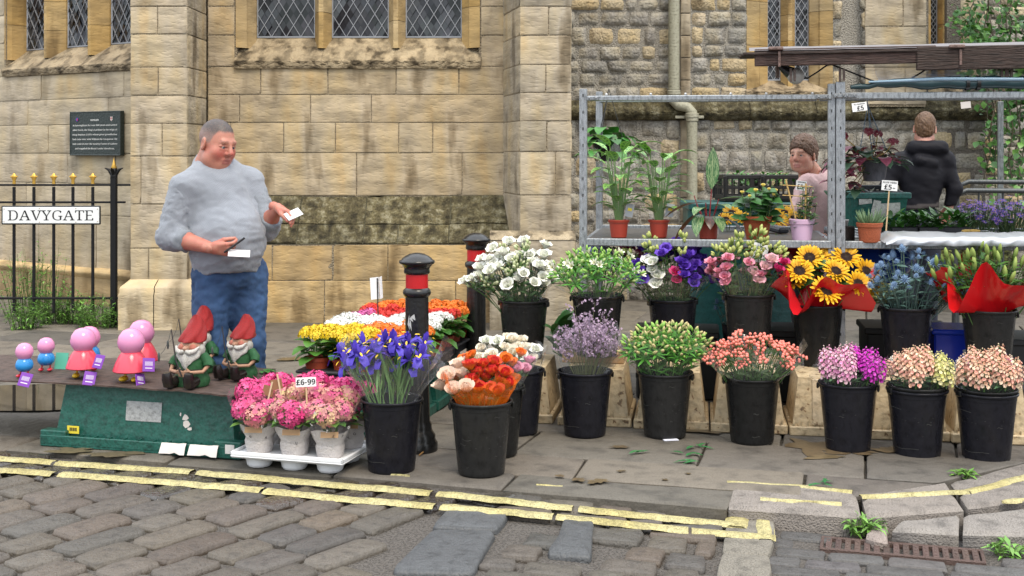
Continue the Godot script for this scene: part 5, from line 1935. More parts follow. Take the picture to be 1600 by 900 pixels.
# ---------------------------------------------------------------- crates and boxes
func build_crates() -> void:
	var edges := [745, 869, 988, 1109, 1232, 1358, 1487, 1616]
	var names := ["beside the white rose bucket", "behind the lilac limonium bucket", "behind the pink alstroemeria bucket", "behind the coral berry bucket", "behind the pink and magenta stocks", "behind the yellow and peach stocks", "behind the peach stocks at the end"]
	var first: Node3D
	for k in 7:
		var c: float = (edges[k] + edges[k + 1]) / 2.0
		var p := ground(c, 664.0 + (c - 870.0) * 0.045)
		var x := Transform3D(Basis(SU, Vector3.UP, -SV), Vector3(p.x, 0, p.z))
		var lab: String = "upturned beige plastic flower crate " + names[k]
		if first:
			dup(first, x, lab, "beige crates under the buckets")
			continue
		first = thing("flower_crate", lab, "crate", x, "beige crates under the buckets")
		var w := 0.415
		var D := 0.58
		var s := dye(0.56, 0.45, 0.29)
		s.box(at(0, 0.026, -D / 2), Vector3(w, 0.052, D), 0.006)
		put("rim", s, M.beige, first)
		for e in 11:
			s = dye(0.52, 0.42, 0.27)
			s.box(at(-0.18 + 0.036 * e, 0.062, -0.012), Vector3(0.005, 0.022 + 0.012 * (e % 3), 0.01))
			put("spike", s, M.beige, first)
		s = dye(0.56, 0.45, 0.29)
		var lo := [Vector3(-0.19, 0.05, -0.02), Vector3(0.19, 0.05, -0.02), Vector3(0.19, 0.05, -D + 0.02), Vector3(-0.19, 0.05, -D + 0.02)]
		var hi := [Vector3(-0.158, 0.31, -0.055), Vector3(0.158, 0.31, -0.055), Vector3(0.158, 0.31, -D + 0.055), Vector3(-0.158, 0.31, -D + 0.055)]
		# the ends have a raised middle panel
		for i in 4: s.quad(lo[i], lo[(i + 1) % 4], hi[(i + 1) % 4], hi[i])
		s.quad(hi[0], hi[1], hi[2], hi[3])
		put("body", s, M.beige, first)
		s = dye(0.6, 0.49, 0.33)
		s.box(Transform3D(Basis(Vector3.RIGHT, -0.134), Vector3(0, 0.18, -0.0345)), Vector3(0.17, 0.25, 0.012), 0.004)
		put("panel", s, M.beige, first)
	# a box that lifts the second bucket a little, the cardboard and the blue crate
	for q in [[930, 0.06, "flat brown cardboard box under the green and white alstroemerias"], [1168, 0.05, "flat brown cardboard box under the pink lisianthus bucket"]]:
		var s := dye(0.36, 0.23, 0.12)
		var p := spot(q[0], 500, 264)
		s.box(Transform3D(Basis(SU, Vector3.UP, -SV), Vector3(p.x, 0.312 + q[1] / 2, p.z - 0.02)), Vector3(0.36, q[1], 0.3), 0.004)
		tag(put("cardboard_box", s, M.matt), q[2], "box")
	var bp := ground(1480, 560, 0.29)
	var bc := thing("blue_crate", "bright blue plastic crate between the thistle and lily buckets", "crate", stall_x(0, 0, 0))
	bc.position = Vector3(bp.x, 0.31, -7.35)
	var s := dye(0.012, 0.035, 0.36)
	s.box(at(0, 0.09, 0), Vector3(0.34, 0.18, 0.3), 0.01)
	put("body", s, M.gloss, bc)
	s = dye(0.012, 0.04, 0.4)
	s.box(at(0, 0.19, 0.0), Vector3(0.37, 0.03, 0.33), 0.008)
	put("rim", s, M.gloss, bc)
	s = dye(0.4, 0.41, 0.42)
	s.box(Transform3D(Basis(Vector3.BACK, 0.3), Vector3(0.03, 0.08, 0.152)), Vector3(0.08, 0.04, 0.003))
	put("sticker", s, M.any, bc)
	# dark goods stacked under the shelf
	for q in [[0.55, 0.55, 0.5, 0.4, "black plastic crate stacked under the shelf, towards the drainpipe"], [1.2, 0.55, 0.55, 0.42, "black plastic crate stacked under the middle of the shelf"], [1.95, 0.55, 0.5, 0.45, "black plastic crate stacked under the right half of the shelf"], [2.6, 0.55, 0.5, 0.4, "black plastic crate stacked under the end of the shelf"]]:
		var b := thing("storage_crate", q[4], "crate", stall_x(q[0], 0.55, 0.0))
		s = dye(0.014, 0.014, 0.015)
		s.box(at(0, q[3] / 2, 0), Vector3(q[2], q[3], 0.4), 0.01)
		put("body", s, M.any, b)
		s = dye(0.016, 0.016, 0.017)
		s.box(at(0, q[3], 0), Vector3(q[2] + 0.03, 0.04, 0.43), 0.008)
		put("rim", s, M.any, b)


func crate_lattice(called: String, label: String, x: Transform3D, size: Vector3, col: Color) -> Node3D:
	# an open plastic crate: floor, corner posts, slotted sides
	var o := thing(called, label, "crate", x)
	var s := Shape.new()
	s.col = col
	s.box(at(0, 0.008, 0), Vector3(size.x, 0.016, size.z), 0.003)
	put("floor", s, M.any, o)
	for e in [[1, 0], [-1, 0], [0, 1], [0, -1]]:
		s = Shape.new()
		s.col = col
		var L: float = size.z if e[0] != 0 else size.x
		var f := Transform3D(Basis(Vector3.UP, PI / 2 if e[0] != 0 else 0.0), Vector3(e[0] * size.x / 2, 0, e[1] * size.z / 2))
		s.box(f * at(0, 0.03, 0), Vector3(L, 0.035, 0.012), 0.003)
		s.box(f * at(0, size.y - 0.02, 0), Vector3(L, 0.03, 0.014), 0.003)
		s.box(f * at(0, size.y * 0.5, 0), Vector3(L, 0.018, 0.008), 0.002)
		var n := int(L / 0.045)
		for k in n + 1: s.box(f * at(-L / 2 + L * k / n, size.y / 2, 0), Vector3(0.012 if k % 4 else 0.035, size.y - 0.03, 0.009), 0.002)
		put("side", s, M.any, o)
	return o


# ---------------------------------------------------------------- price cards
func price_card(label: String, p: Vector3, w: float, h: float, yaw: float, roll: float, lines: Array, stick := 0.0) -> void:
	var o := thing("price_card", label, "price card", turned(p, yaw, -0.05, roll), "handwritten price cards")
	var s := dye(0.78, 0.78, 0.77)
	s.box(Transform3D(), Vector3(w, h, 0.002))
	put("card", s, M.any, o)
	for l in lines:
		lettering("lettering", l[0], l[1], M.text_ink, o, Transform3D(Basis(Vector3.BACK, l[4] if l.size() > 4 else 0.0), Vector3(l[2], l[3], 0.0014)), false, l.size() > 5)
	if stick > 0.0:
		s = dye(0.5, 0.36, 0.2)
		s.box(at(0.0, -h / 2 - stick / 2 + 0.02, -0.004), Vector3(0.008, stick, 0.004))
		put("stick", s, M.any, o)

func build_cards() -> void:
	price_card("white card reading ALSTRO £3.99 above the green and white flowers", spot(956, 412, 268), 0.125, 0.075, -0.1, 0.08, [["ALSTRO", 0.016, 0.0, 0.018, 0.0, true], ["£3.99", 0.03, 0.0, -0.014, 0.0, true]], 0.3)
	price_card("white card reading LIZZY £3.99 standing in the pink lisianthus", spot(1186, 395, 268), 0.1, 0.11, 0.1, -0.25, [["LIZZY", 0.018, 0.0, 0.03, 0.0, true], ["£3.99", 0.028, 0.0, -0.016, 0.0, true]], 0.3)
	price_card("white card reading £6-99 standing in the pink hydrangeas", spot(478, 597, 324), 0.098, 0.045, 0.0, 0.05, [["£6-99", 0.027, 0.0, 0.0, 0.0, true]], 0.2)
	price_card("white price card £5 hanging from the top rail beside the hanging basket", spot(1343, 167, 272), 0.083, 0.05, -0.1, 0.12, [["ALL BASKETS", 0.0075, 0.0, 0.016, 0.0, true], ["£5", 0.027, 0.004, -0.008, 0.0, true]])
	price_card("white price card £5 each on the bamboo trellis in the pink pot", spot(1252, 290, 258), 0.068, 0.058, 0.2, -0.12, [["GARDENIA", 0.0075, 0.0, 0.02, 0.0, true], ["£5", 0.028, -0.008, -0.008, 0.0, true], ["ea", 0.009, 0.022, -0.012, 0.0, true]])
	price_card("white price card £5 on a cane above the teal bin", spot(1390, 290, 262), 0.092, 0.06, -0.15, -0.08, [["ALOE VERA", 0.011, 0.0, 0.018, 0.0, true], ["£5", 0.03, -0.008, -0.01, 0.0, true], ["ea", 0.009, 0.026, -0.014, 0.0, true]], 0.26)
	price_card("small white price card £4 stuck on the stromanthe pot", spot(1113, 360, 253) + Vector3(0, 0, 0.08), 0.05, 0.038, 0.06, 0.02, [["£4", 0.022, 0.0, 0.0, 0.0, true]])
	var o := thing("display_card", "two blank white cards on a black stake among the kalanchoes", "card", turned(spot(590, 450, 262), 0.5, 0, 0.06))
	for e in [0.0, 0.9]:
		var s := dye(0.72, 0.73, 0.76)
		s.box(Transform3D(Basis(Vector3.UP, e), Vector3(0.022 if e else -0.018, 0, 0)), Vector3(0.055, 0.13, 0.002))
		put("card", s, M.any, o)
	var s := dye(0.02, 0.02, 0.02)
	s.tube([Vector3(0, 0.06, 0.004), Vector3(-0.01, -0.24, 0.0)], 0.004, 5)
	put("stake", s, M.any, o)


# ---------------------------------------------------------------- flower heads; local y is the way a head faces
func petal(s: Shape, x: Transform3D, L: float, W: float, a0: float, a1: float, c0: Color, c1: Color, cup := 0.2, nl := 3, root := 0.35, tip := 0.55, ruffle := 0.0) -> void:
	# leaves the axis (y) at angle a0 and ends at a1, out along +z
	var p := []
	var cs := []
	var pos := Vector3.ZERO
	for i in nl + 1:
		var f := float(i) / nl
		var a := lerpf(a0, a1, f)
		if i > 0: pos += Vector3(0, cos(a), sin(a)) * L / nl
		var inn := Vector3(0, sin(a), -cos(a))
		var w := W * 0.5 * lerpf(lerpf(root, 1.0, minf(f / 0.6, 1.0)), tip, maxf((f - 0.6) / 0.4, 0.0))
		for k in 3:
			var e := k - 1.0
			p.append(x * (pos + Vector3(w * e, 0, 0) + inn * (absf(e) * cup * w + ruffle * sin(i * 2.6 + k * 2.1) * w)))
			cs.append(c0.lerp(c1, f))
	s.grid(p, 3, false, cs)

func ring(s: Shape, n: int, L: float, W: float, a0: float, a1: float, c0: Color, c1: Color, cup := 0.2, spin := 0.0, base := Transform3D(), nl := 3, jitter := 0.1, tip := 0.55, ruffle := 0.0, out := 0.0) -> void:
	for k in n:
		var b := Basis(Vector3.UP, spin + TAU * k / n + r(-jitter, jitter))
		var t := Transform3D(b, b * Vector3(0, 0, out))
		var g := r(0.92, 1.08)
		petal(s, base * t, L * g, W * g, a0 + r(-jitter, jitter) * 0.5, a1 + r(-jitter, jitter), c0, c1, cup, nl, 0.35, tip, ruffle)

func sepals(s: Shape, k := 1.0) -> void:
	ring(s, 4, 0.016 * k, 0.008 * k, 0.4, 1.3, Color(0.06, 0.13, 0.03), Color(0.08, 0.16, 0.04), 0.1, 0.3, at(0, -0.004 * k, 0), 2)

func head_rose(inner: Color, outer: Color, edge: Color) -> Shape:
	var s := Shape.new()
	ring(s, 3, 0.036, 0.03, 0.12, -0.35, inner, inner, 0.7, 0.0)
	ring(s, 4, 0.04, 0.036, 0.4, -0.25, inner, edge, 0.55, 0.4)
	ring(s, 5, 0.043, 0.042, 0.75, -0.1, outer, edge, 0.45, 0.9)
	ring(s, 5, 0.046, 0.046, 1.05, 0.55, outer, edge, 0.35, 0.2)
	sepals(s, 1.3)
	return s

func head_lisianthus(inner: Color, outer: Color, rim: Color) -> Shape:
	var s := Shape.new()
	ring(s, 3, 0.032, 0.028, 0.15, -0.1, inner, outer, 0.6, 0.0, Transform3D(), 3, 0.1, 0.8, 0.12)
	ring(s, 5, 0.037, 0.036, 0.55, 0.1, inner, outer, 0.4, 0.5, Transform3D(), 3, 0.12, 0.85, 0.15)
	ring(s, 6, 0.042, 0.042, 0.8, 0.85, outer, rim, 0.3, 0.1, Transform3D(), 3, 0.15, 0.85, 0.18)
	sepals(s)
	return s

func head_bud(c0: Color, c1: Color, L := 0.03, R := 0.008) -> Shape:
	var s := Shape.new()
	var p := []
	var cs := []
	for i in 6:
		var f := i / 5.0
		var w := R * maxf(pow(sin(PI * clampf(f * 0.9 + 0.06, 0, 1)), 0.7), 0.05)
		for k in 6:
			var a := -TAU * k / 6 + f * 0.6
			p.append(Vector3(cos(a) * w, f * L, sin(a) * w))
			cs.append(c0.lerp(c1, f))
	s.grid(p, 6, true, cs)
	return s

func bud_spray(c0: Color, c1: Color, n: int, L := 0.03, R := 0.008) -> Shape:
	var s := Shape.new()
	var b := head_bud(c0, c1, L, R)
	for k in n:
		var d := Vector3(r(-1, 1), r(0.5, 1.4), r(-1, 1)).normalized()
		var st := d * r(0.015, 0.05)
		s.col = Color(0.09, 0.17, 0.05)
		s.tube([Vector3.ZERO, st * 0.6 + Vector3(0, 0.004, 0), st], 0.0012, 4, false)
		s.add(b, along(st, d + Vector3(0, 0.4, 0), r(0, 6), r(0.75, 1.15)))
	for k in 3: s.blade(Vector3.ZERO, Vector3(r(-1, 1), 0.5, r(-1, 1)), Vector3.UP, r(0.03, 0.05), 0.011, 0.4, 3, 0.2, Color(0.07, 0.16, 0.03), Color(0.1, 0.2, 0.05))
	return s

func head_sunflower() -> Shape:
	var s := Shape.new()
	ring(s, 17, 0.05, 0.02, 1.35, 1.5, Color(0.62, 0.27, 0.004), Color(0.8, 0.47, 0.008), 0.25, 0.0, Transform3D(), 3, 0.08, 0.2, 0.0, 0.03)
	ring(s, 17, 0.047, 0.019, 1.05, 1.2, Color(0.66, 0.3, 0.004), Color(0.82, 0.5, 0.01), 0.25, 0.18, at(0, 0.003, 0), 3, 0.1, 0.2, 0.0, 0.03)
	ring(s, 13, 0.04, 0.018, 0.85, 1.05, Color(0.6, 0.27, 0.004), Color(0.78, 0.45, 0.01), 0.25, 0.08, at(0, 0.005, 0), 2, 0.15, 0.2, 0.0, 0.028)
	var dots := Shape.new()
	dots.lathe(Transform3D(), [Vector2(0.001, -0.6), Vector2(0.9, -0.3), Vector2(0.8, 0.4), Vector2(0.0, 0.9)], 5, true)
	for k in 130:   # the disc of florets, on a golden spiral
		var rr := 0.034 * sqrt((k + 0.5) / 130.0)
		var a := k * 2.39996
		var c := Color(0.035, 0.014, 0.008)
		if rr < 0.012: c = Color(0.055, 0.035, 0.012)
		elif rr > 0.027: c = Color(0.09, 0.035, 0.008)
		s.add(dots, Transform3D(Basis().scaled(Vector3(0.0024, 0.004, 0.0024)), Vector3(cos(a) * rr, 0.012 - rr * rr * 6.0 + (0.003 if rr > 0.013 and rr < 0.026 else 0.0), sin(a) * rr)), c)
	s.col = Color(0.03, 0.014, 0.008)
	s.lathe(Transform3D(), [Vector2(0.033, -0.004), Vector2(0.034, 0.004), Vector2(0.02, 0.009), Vector2(0.0, 0.011)], 14, true)
	ring(s, 11, 0.045, 0.02, 1.7, 1.3, Color(0.06, 0.13, 0.025), Color(0.09, 0.18, 0.04), 0.2, 0.0, at(0, -0.008, 0), 3, 0.2, 0.15)
	s.col = Color(0.06, 0.13, 0.025)
	s.lathe(Transform3D(), [Vector2(0.006, -0.03), Vector2(0.03, -0.01), Vector2(0.034, -0.003)], 10, true)
	return s

func head_iris() -> Shape:
	var s := Shape.new()
	var v0 := Color(0.09, 0.05, 0.42)
	var v1 := Color(0.055, 0.03, 0.4)
	ring(s, 3, 0.055, 0.026, 0.45, 0.05, v0, Color(0.1, 0.06, 0.5), 0.35, 0.0, Transform3D(), 4, 0.12, 0.3, 0.1)
	ring(s, 3, 0.05, 0.02, 0.8, 1.5, v0, v1, 0.2, 1.05, Transform3D(), 3, 0.1, 0.4)
	for k in 3:
		var b := Basis(Vector3.UP, 1.05 + TAU * k / 3)
		petal(s, Transform3D(b, Vector3.ZERO), 0.068, 0.034, 0.7, 2.75, v0, v1, 0.1, 6, 0.35, 0.6, 0.08)
		var m := Transform3D(b, b * Vector3(0, 0.034, 0.032))
		petal(s, m, 0.02, 0.009, 1.5, 2.1, Color(0.75, 0.5, 0.02), Color(0.7, 0.45, 0.02), 0.0, 2, 0.5, 0.3)
	s.col = Color(0.1, 0.2, 0.06)
	s.tube([Vector3(0, -0.06, 0), Vector3(0, -0.02, 0), Vector3(0, 0.004, 0)], [0.004, 0.008, 0.005], 6)
	return s

func floret(c: Color, size: float, n := 4, eye := Color(0, 0, 0, 0)) -> Shape:
	var s := Shape.new()
	ring(s, n, size, size * (1.1 if n <= 4 else 0.8), 1.15, 1.45, c * (0.85 if eye.a == 0.0 else 1.0), c, 0.15, 0.0, Transform3D(), 1, 0.1, 0.9)
	if eye.a > 0.0:
		s.col = eye
		s.lathe(Transform3D(), [Vector2(size * 0.2, 0.0), Vector2(0, size * 0.25)], 5)
	return s

func head_stock(cols: Array) -> Shape:
	# a spike of ruffled double florets
	var s := Shape.new()
	for k in 42:
		var f := k / 41.0
		var a := k * 2.4
		var y := f * 0.11
		var rr := 0.027 * (1.0 - 0.55 * f * f) * r(0.85, 1.12)
		var c: Color = cols[k % cols.size()] * r(0.9, 1.1)
		var d := Vector3(cos(a), 0.35 + f * f * 1.3, sin(a)).normalized()
		var x := along(Vector3(cos(a) * rr, y, sin(a) * rr), d, r(0, 6), 1.0 - 0.35 * f)
		if f > 0.93:
			s.add(head_bud(Color(0.2, 0.28, 0.1), c, 0.014, 0.005), x)
			continue
		c *= r(0.78, 1.2)
		ring(s, 5, 0.0115, 0.0125, 0.85, 1.35, c, c * 1.1, 0.3, 0.0, x, 2, 0.3, 0.9, 0.3)
		ring(s, 3, 0.008, 0.009, 0.3, 0.8, c * 0.85, c, 0.3, 0.5, x, 1, 0.3, 0.9, 0.3)
	s.col = Color(0.09, 0.17, 0.05)
	s.tube([Vector3(0, -0.03, 0), Vector3(0, 0.1, 0)], [0.004, 0.003], 5)
	return s

func head_trumpet(c0: Color, c1: Color) -> Shape:
	var s := Shape.new()
	ring(s, 3, 0.048, 0.02, 0.25, 0.95, c0, c1, 0.3, 0.0)
	ring(s, 3, 0.046, 0.014, 0.3, 0.85, c0, c1, 0.3, 1.05)
	s.col = Color(0.4, 0.35, 0.1)
	for k in 4: s.tube([Vector3.ZERO, Vector3(0.006 * cos(k * 1.6), 0.035, 0.006 * sin(k * 1.6))], 0.0008, 3, false)
	return s

func head_alstro(b0: Color, b1: Color, open_: Color, n_open: int) -> Shape:
	var s := Shape.new()
	var b := head_bud(b0, b1, 0.036, 0.0085)
	var t := head_trumpet(Color(0.4, 0.42, 0.2), open_)
	for k in 6:
		var d := Vector3(cos(k * 1.05 + 0.3), r(0.7, 1.6), sin(k * 1.05 + 0.3)).normalized()
		s.col = Color(0.09, 0.18, 0.05)
		s.tube([Vector3.ZERO, d * 0.03 + Vector3(0, 0.006, 0), d * 0.05], 0.0014, 4, false)
		s.add(t if k < n_open else b, along(d * 0.048, d, r(0, 6), r(0.85, 1.1)))
	for k in 7:
		var a := k * 0.9
		s.blade(Vector3(0, -0.01, 0), Vector3(cos(a), 0.45, sin(a)), Vector3.UP, r(0.055, 0.085), 0.014, r(0.2, 0.7), 3, 0.2, Color(0.045, 0.19, 0.015), Color(0.08, 0.28, 0.03))
	return s

func head_thistle() -> Shape:
	var s := Shape.new()
	var c0 := Color(0.14, 0.22, 0.28)
	var c1 := Color(0.22, 0.34, 0.56)
	s.col = Color(0.12, 0.2, 0.33)
	s.ball(fit(0.0115, 0.017, 0.0115, 0, 0.014, 0), 8, 6)
	for k in 44:   # bristles
		var y := 1.0 - 1.75 * (k + 0.5) / 44.0
		var q := sqrt(maxf(0.0, 1 - y * y))
		var d := Vector3(cos(k * 2.4) * q, y, sin(k * 2.4) * q)
		var p := Vector3(d.x * 0.0115, 0.014 + d.y * 0.017, d.z * 0.0115)
		var e := d.cross(Vector3(0.3, 1, 0.2)).normalized() * 0.0014
		s.col = c1 * r(0.8, 1.3)
		s.tri(p - e, p + e, p + d * 0.006)
	for k in 11:   # the ruff
		var a := TAU * k / 11 + r(-0.1, 0.1)
		s.blade(Vector3(0, 0.0, 0), Vector3(cos(a), 0.35, sin(a)), Vector3.UP, r(0.026, 0.036), 0.005, 0.1, 2, 0.3, c0, Color(0.2, 0.31, 0.42))
	return s

func head_berries(c: Color) -> Shape:
	var s := Shape.new()
	for k in 5:
		var d := Vector3(cos(k * 1.3), r(0.8, 1.6), sin(k * 1.3)).normalized()
		var p := d * r(0.018, 0.034)
		s.col = Color(0.07, 0.13, 0.04)
		s.tube([Vector3.ZERO, p], 0.0013, 4, false)
		ring(s, 4, 0.011, 0.008, 1.0, 1.4, Color(0.08, 0.16, 0.04), Color(0.1, 0.18, 0.05), 0.1, 0.0, along(p, d), 1, 0.1, 0.3)
		s.col = c * r(0.85, 1.12)
		var b := along(p + d * 0.008, d)
		s.ball(Transform3D(b.basis.scaled(Vector3.ONE * 0.0088), b.origin), 7, 5)
		s.tri(b * Vector3(-0.0015, 0.008, 0), b * Vector3(0.0015, 0.008, 0), b * Vector3(0, 0.013, 0))
	return s

func head_umbel(c: Color, n: int, R: float, size: float, petals := 4, lift := 0.55, mix := Color(0, 0, 0, 0), eye := Color(0, 0, 0, 0)) -> Shape:
	# a dome of small florets (kalanchoe, hydrangea)
	var s := Shape.new()
	var f := floret(Color(1, 1, 1), size, petals, eye)
	for k in n:
		var y := 1.0 - (k + 0.5) / n * (2.0 - 2.0 * (1.0 - lift))
		y = clampf(y, -0.4, 1.0)
		var q := sqrt(maxf(0.0, 1 - y * y))
		var a := k * 2.39996 + r(-0.2, 0.2)
		var d := Vector3(cos(a) * q, y, sin(a) * q)
		var cc := c
		if mix.a > 0.0: cc = c.lerp(mix, clampf(0.5 + 1.3 * wob.get_noise_3d(d.x * 2.5, d.y * 2.5, d.z * 2.5), 0, 1))
		cc *= r(0.85, 1.15)
		s.add(f, along(Vector3(d.x * R, d.y * R * 0.8, d.z * R) * r(0.9, 1.06), (d + Vector3(r(-0.3, 0.3), r(-0.2, 0.4), r(-0.3, 0.3))), r(0, 6), r(0.85, 1.15)), cc)
	return s

func head_daisy(c: Color) -> Shape:
	var s := Shape.new()
	ring(s, 12, 0.014, 0.0042, 1.3, 1.45, c, c * 1.15, 0.1, 0.0, Transform3D(), 1, 0.1, 0.4)
	s.col = Color(0.5, 0.32, 0.02)
	s.lathe(Transform3D(), [Vector2(0.004, 0.0), Vector2(0, 0.003)], 6)
	return s

func made(key: String, s: Shape, m: Material) -> ArrayMesh:
	if not proto.has(key): proto[key] = s.mesh(m)
	return proto[key]


# ---------------------------------------------------------------- buckets
func build_buckets() -> void:
	var base := Node3D.new()
	var s := Shape.new()
	var prof := [[0.0, 0.002], [0.106, 0.0], [0.112, 0.006], [0.1135, 0.02], [0.142, 0.315], [0.1435, 0.316], [0.1445, 0.335], [0.15, 0.337], [0.153, 0.342], [0.153, 0.349], [0.149, 0.352], [0.145, 0.35], [0.143, 0.345], [0.116, 0.06], [0.0, 0.055]]
	var pts := []
	for i in prof.size():
		var q := Vector2(prof[i][0], prof[i][1])
		pts.append(q)
	var bodies := []
	for tone in [0.015, 0.02, 0.012]:
		s = dye(tone, tone * 1.02, tone * 1.05)
		s.lathe(Transform3D(), pts.slice(0, 4), 40, true)
		s.lathe(Transform3D(), pts.slice(3, 5), 40, true)
		s.lathe(Transform3D(), pts.slice(4, 7), 40)
		s.lathe(Transform3D(), pts.slice(6, 13), 40, true)
		s.lathe(Transform3D(), pts.slice(12), 40, true)
		# scuffs and tide marks
		s.col = Color(0.11, 0.11, 0.105)
		for k in 16:
			var a := r(0, TAU)
			var h := r(0.03, 0.3)
			var w := r(0.006, 0.05) if k > 5 else r(0.1, 0.5)
			for e in 6:
				var p := []
				for q in [[0, 0], [1, 0], [1, 1], [0, 1]]:
					var aa: float = a + w / 0.12 * (e + q[0]) / 6.0
					var hh: float = h + q[1] * (0.0012 if k > 2 else 0.0008) + 0.003 * sin(e + q[0] + k)
					var rad := 0.1139 + (hh - 0.02) / 0.295 * 0.0286
					p.append(Vector3(sin(aa) * rad, hh, cos(aa) * rad))
				s.quad(p[0], p[1], p[2], p[3])
		bodies.append(s.mesh(M.bucket))
	var body: ArrayMesh = bodies[0]
	var w := dye(0.012, 0.014, 0.01)
	w.lathe(Transform3D(), [Vector2(0.134, 0.22), Vector2(0.0, 0.22)], 24)
	var water := w.mesh(M.gloss)
	var handle := dye(0.02, 0.02, 0.02)
	handle.box(Transform3D(), Vector3(0.012, 0.03, 0.05), 0.004)
	var lugs := handle.mesh(M.bucket)
	base.free()
	# key: [px of the middle, py of the front of the foot, height of the foot, label]
	var rows := {
		"L1": [914, 686, 0.0, "lower black flower bucket holding lilac limonium"], "L2": [1039, 688, 0.0, "lower black flower bucket holding pink budded alstroemerias"], "L3": [1175, 698, 0.0, "lower black flower bucket holding coral berries"],
		"L4": [1325, 710, 0.0, "lower black flower bucket holding pink and magenta stocks"], "L5": [1433, 716, 0.0, "lower black flower bucket holding peach and yellow stocks"], "L6": [1541, 722, 0.0, "lower black flower bucket holding peach stocks only"],
		"F1": [612, 744, 0.0, "black flower bucket of irises beside the hydrangea tray"], "F2": [752, 748, 0.0, "black flower bucket with roses in orange wrap at the kerb"], "F3": [774, 717, 0.0, "black flower bucket directly behind the orange wrapped roses"], "F4": [808, 683, 0.0, "black flower bucket of white and cream roses, third in its row"],
		"U1": [818, 564, 0.31, "raised black bucket of white lisianthus beside the bollard"], "U2": [933, 560, 0.372, "raised black bucket of green and white alstroemerias"], "U3": [1051, 562, 0.312, "raised black bucket of purple lisianthus"], "U4": [1170, 556, 0.362, "raised black bucket of pink lisianthus"],
		"U5": [1277, 574, 0.312, "raised black bucket of sunflowers"], "U6": [1416, 580, 0.312, "raised black bucket of blue thistles"], "U7": [1545, 586, 0.312, "raised black bucket of green lilies in red wrap"],
	}
	for key in rows:
		var q: Array = rows[key]
		var p := ground(q[0], q[1], q[2])
		p.z -= 0.11
		p.x *= -p.z / (-p.z - 0.11)
		var o := thing("flower_bucket", q[3], "bucket", Transform3D(Basis(Vector3.UP, r(-0.4, 0.4)), p), "black flower buckets")
		put("body", bodies[rows.keys().find(key) % 3], null, o)
		put("water", water, null, o)
		for e in [-1, 1]: put("handle_lug", lugs, null, o, at(0.152 * e, 0.325, 0))
		mouths[key] = p + Vector3(0, 0.352, 0)
	# a second bucket nested under the stocks
	for key in ["L5", "L6"]:
		var o := thing("flower_bucket", "empty bucket nested round the bucket of %s" % ("peach and yellow stocks" if key == "L5" else "peach stocks at the end"), "bucket", Transform3D(Basis(Vector3.UP, 0.3), mouths[key] - Vector3(0, 0.371, 0)).scaled_local(Vector3(1.02, 1.0, 1.02)), "black flower buckets")
		put("body", body, null, o)

var mouths := {}


# ---------------------------------------------------------------- bunches
func dome(center: Vector3, R: Vector3, n: int, shell := 0.72, low := -0.15) -> Array:
	# points spread over the upper and near part of an egg, evenly (golden spiral), pushed a little in and out
	var out := []
	for k in n:
		var y := 1.0 - (1.0 - low) * (k + 0.5) / n
		var q := sqrt(1 - y * y)
		var a := k * 2.39996 + r(-0.25, 0.25)
		var d := Vector3(cos(a) * q, y, sin(a) * q)
		out.append(center + d * R * r(shell, 1.02) * (r(1.08, 1.28) if r(0, 1) < 0.14 else 1.0))
	return out

func bunch(called: String, label: String, mouth: Vector3, heads: Array, spots: Array, leaf: Dictionary, stem_col: Color, wrap := {}) -> Node3D:
	# heads: meshes with weights [mesh, name]; spots: where they sit, in world metres. The stems come out of the bucket's mouth.
	var o := thing(called, label, "flowers", Transform3D(Basis(), mouth))
	var stems := Shape.new()
	var leaves := Shape.new()
	stems.col = stem_col
	for i in spots.size():
		var p: Vector3 = spots[i] - mouth
		var h: Array = heads[i % heads.size()]
		var flat := Vector3(p.x, 0, p.z)
		var foot := flat.limit_length(0.3) * 0.32 + Vector3(r(-0.03, 0.03), -0.1, r(-0.03, 0.03))
		var dirn := (p - foot * Vector3(1, 2.0, 1)).normalized()
		dirn = (dirn + Vector3(0, leaf.get("up", 0.25), 0.35 if h.size() < 3 else h[2]) + Vector3(r(-0.3, 0.3), r(-0.2, 0.2), r(-0.3, 0.3))).normalized()
		put(h[1], h[0], null, o, along(p, dirn, r(0, 6), r(0.88, 1.12) * (h[3] if h.size() > 3 else 1.0)))
		var mid := foot.lerp(p, 0.55) + Vector3(0, 0.02, 0)
		stems.tube([foot, mid, p - dirn * 0.004], 0.0026, 5, false)
		for k in int(leaf.get("n", 3)):
			var f := r(leaf.get("from", 0.3), leaf.get("to", 0.95))
			var b := foot.lerp(mid, f * 2) if f < 0.5 else mid.lerp(p, f * 2 - 1)
			if b.y < -0.02: continue
			var a := r(0, TAU)
			var c: Color = leaf.get("c", Color(0.05, 0.12, 0.03)) * r(0.7, 1.25)
			var up_ := dirn
			leaves.blade(b, Vector3(cos(a), leaf.get("rise", 0.7), sin(a)), up_, leaf.get("L", 0.07) * r(0.7, 1.2), leaf.get("W", 0.022) * r(0.8, 1.2), r(0.1, leaf.get("bend", 0.9)), 3, 0.25, c, c * 1.25)
	many(put("stems", stems, M.leaf, o))
	if leaves.v.size(): many(put("leaves", leaves, M.leaf, o))
	if not wrap.is_empty(): cone_wrap(o, wrap)
	return o

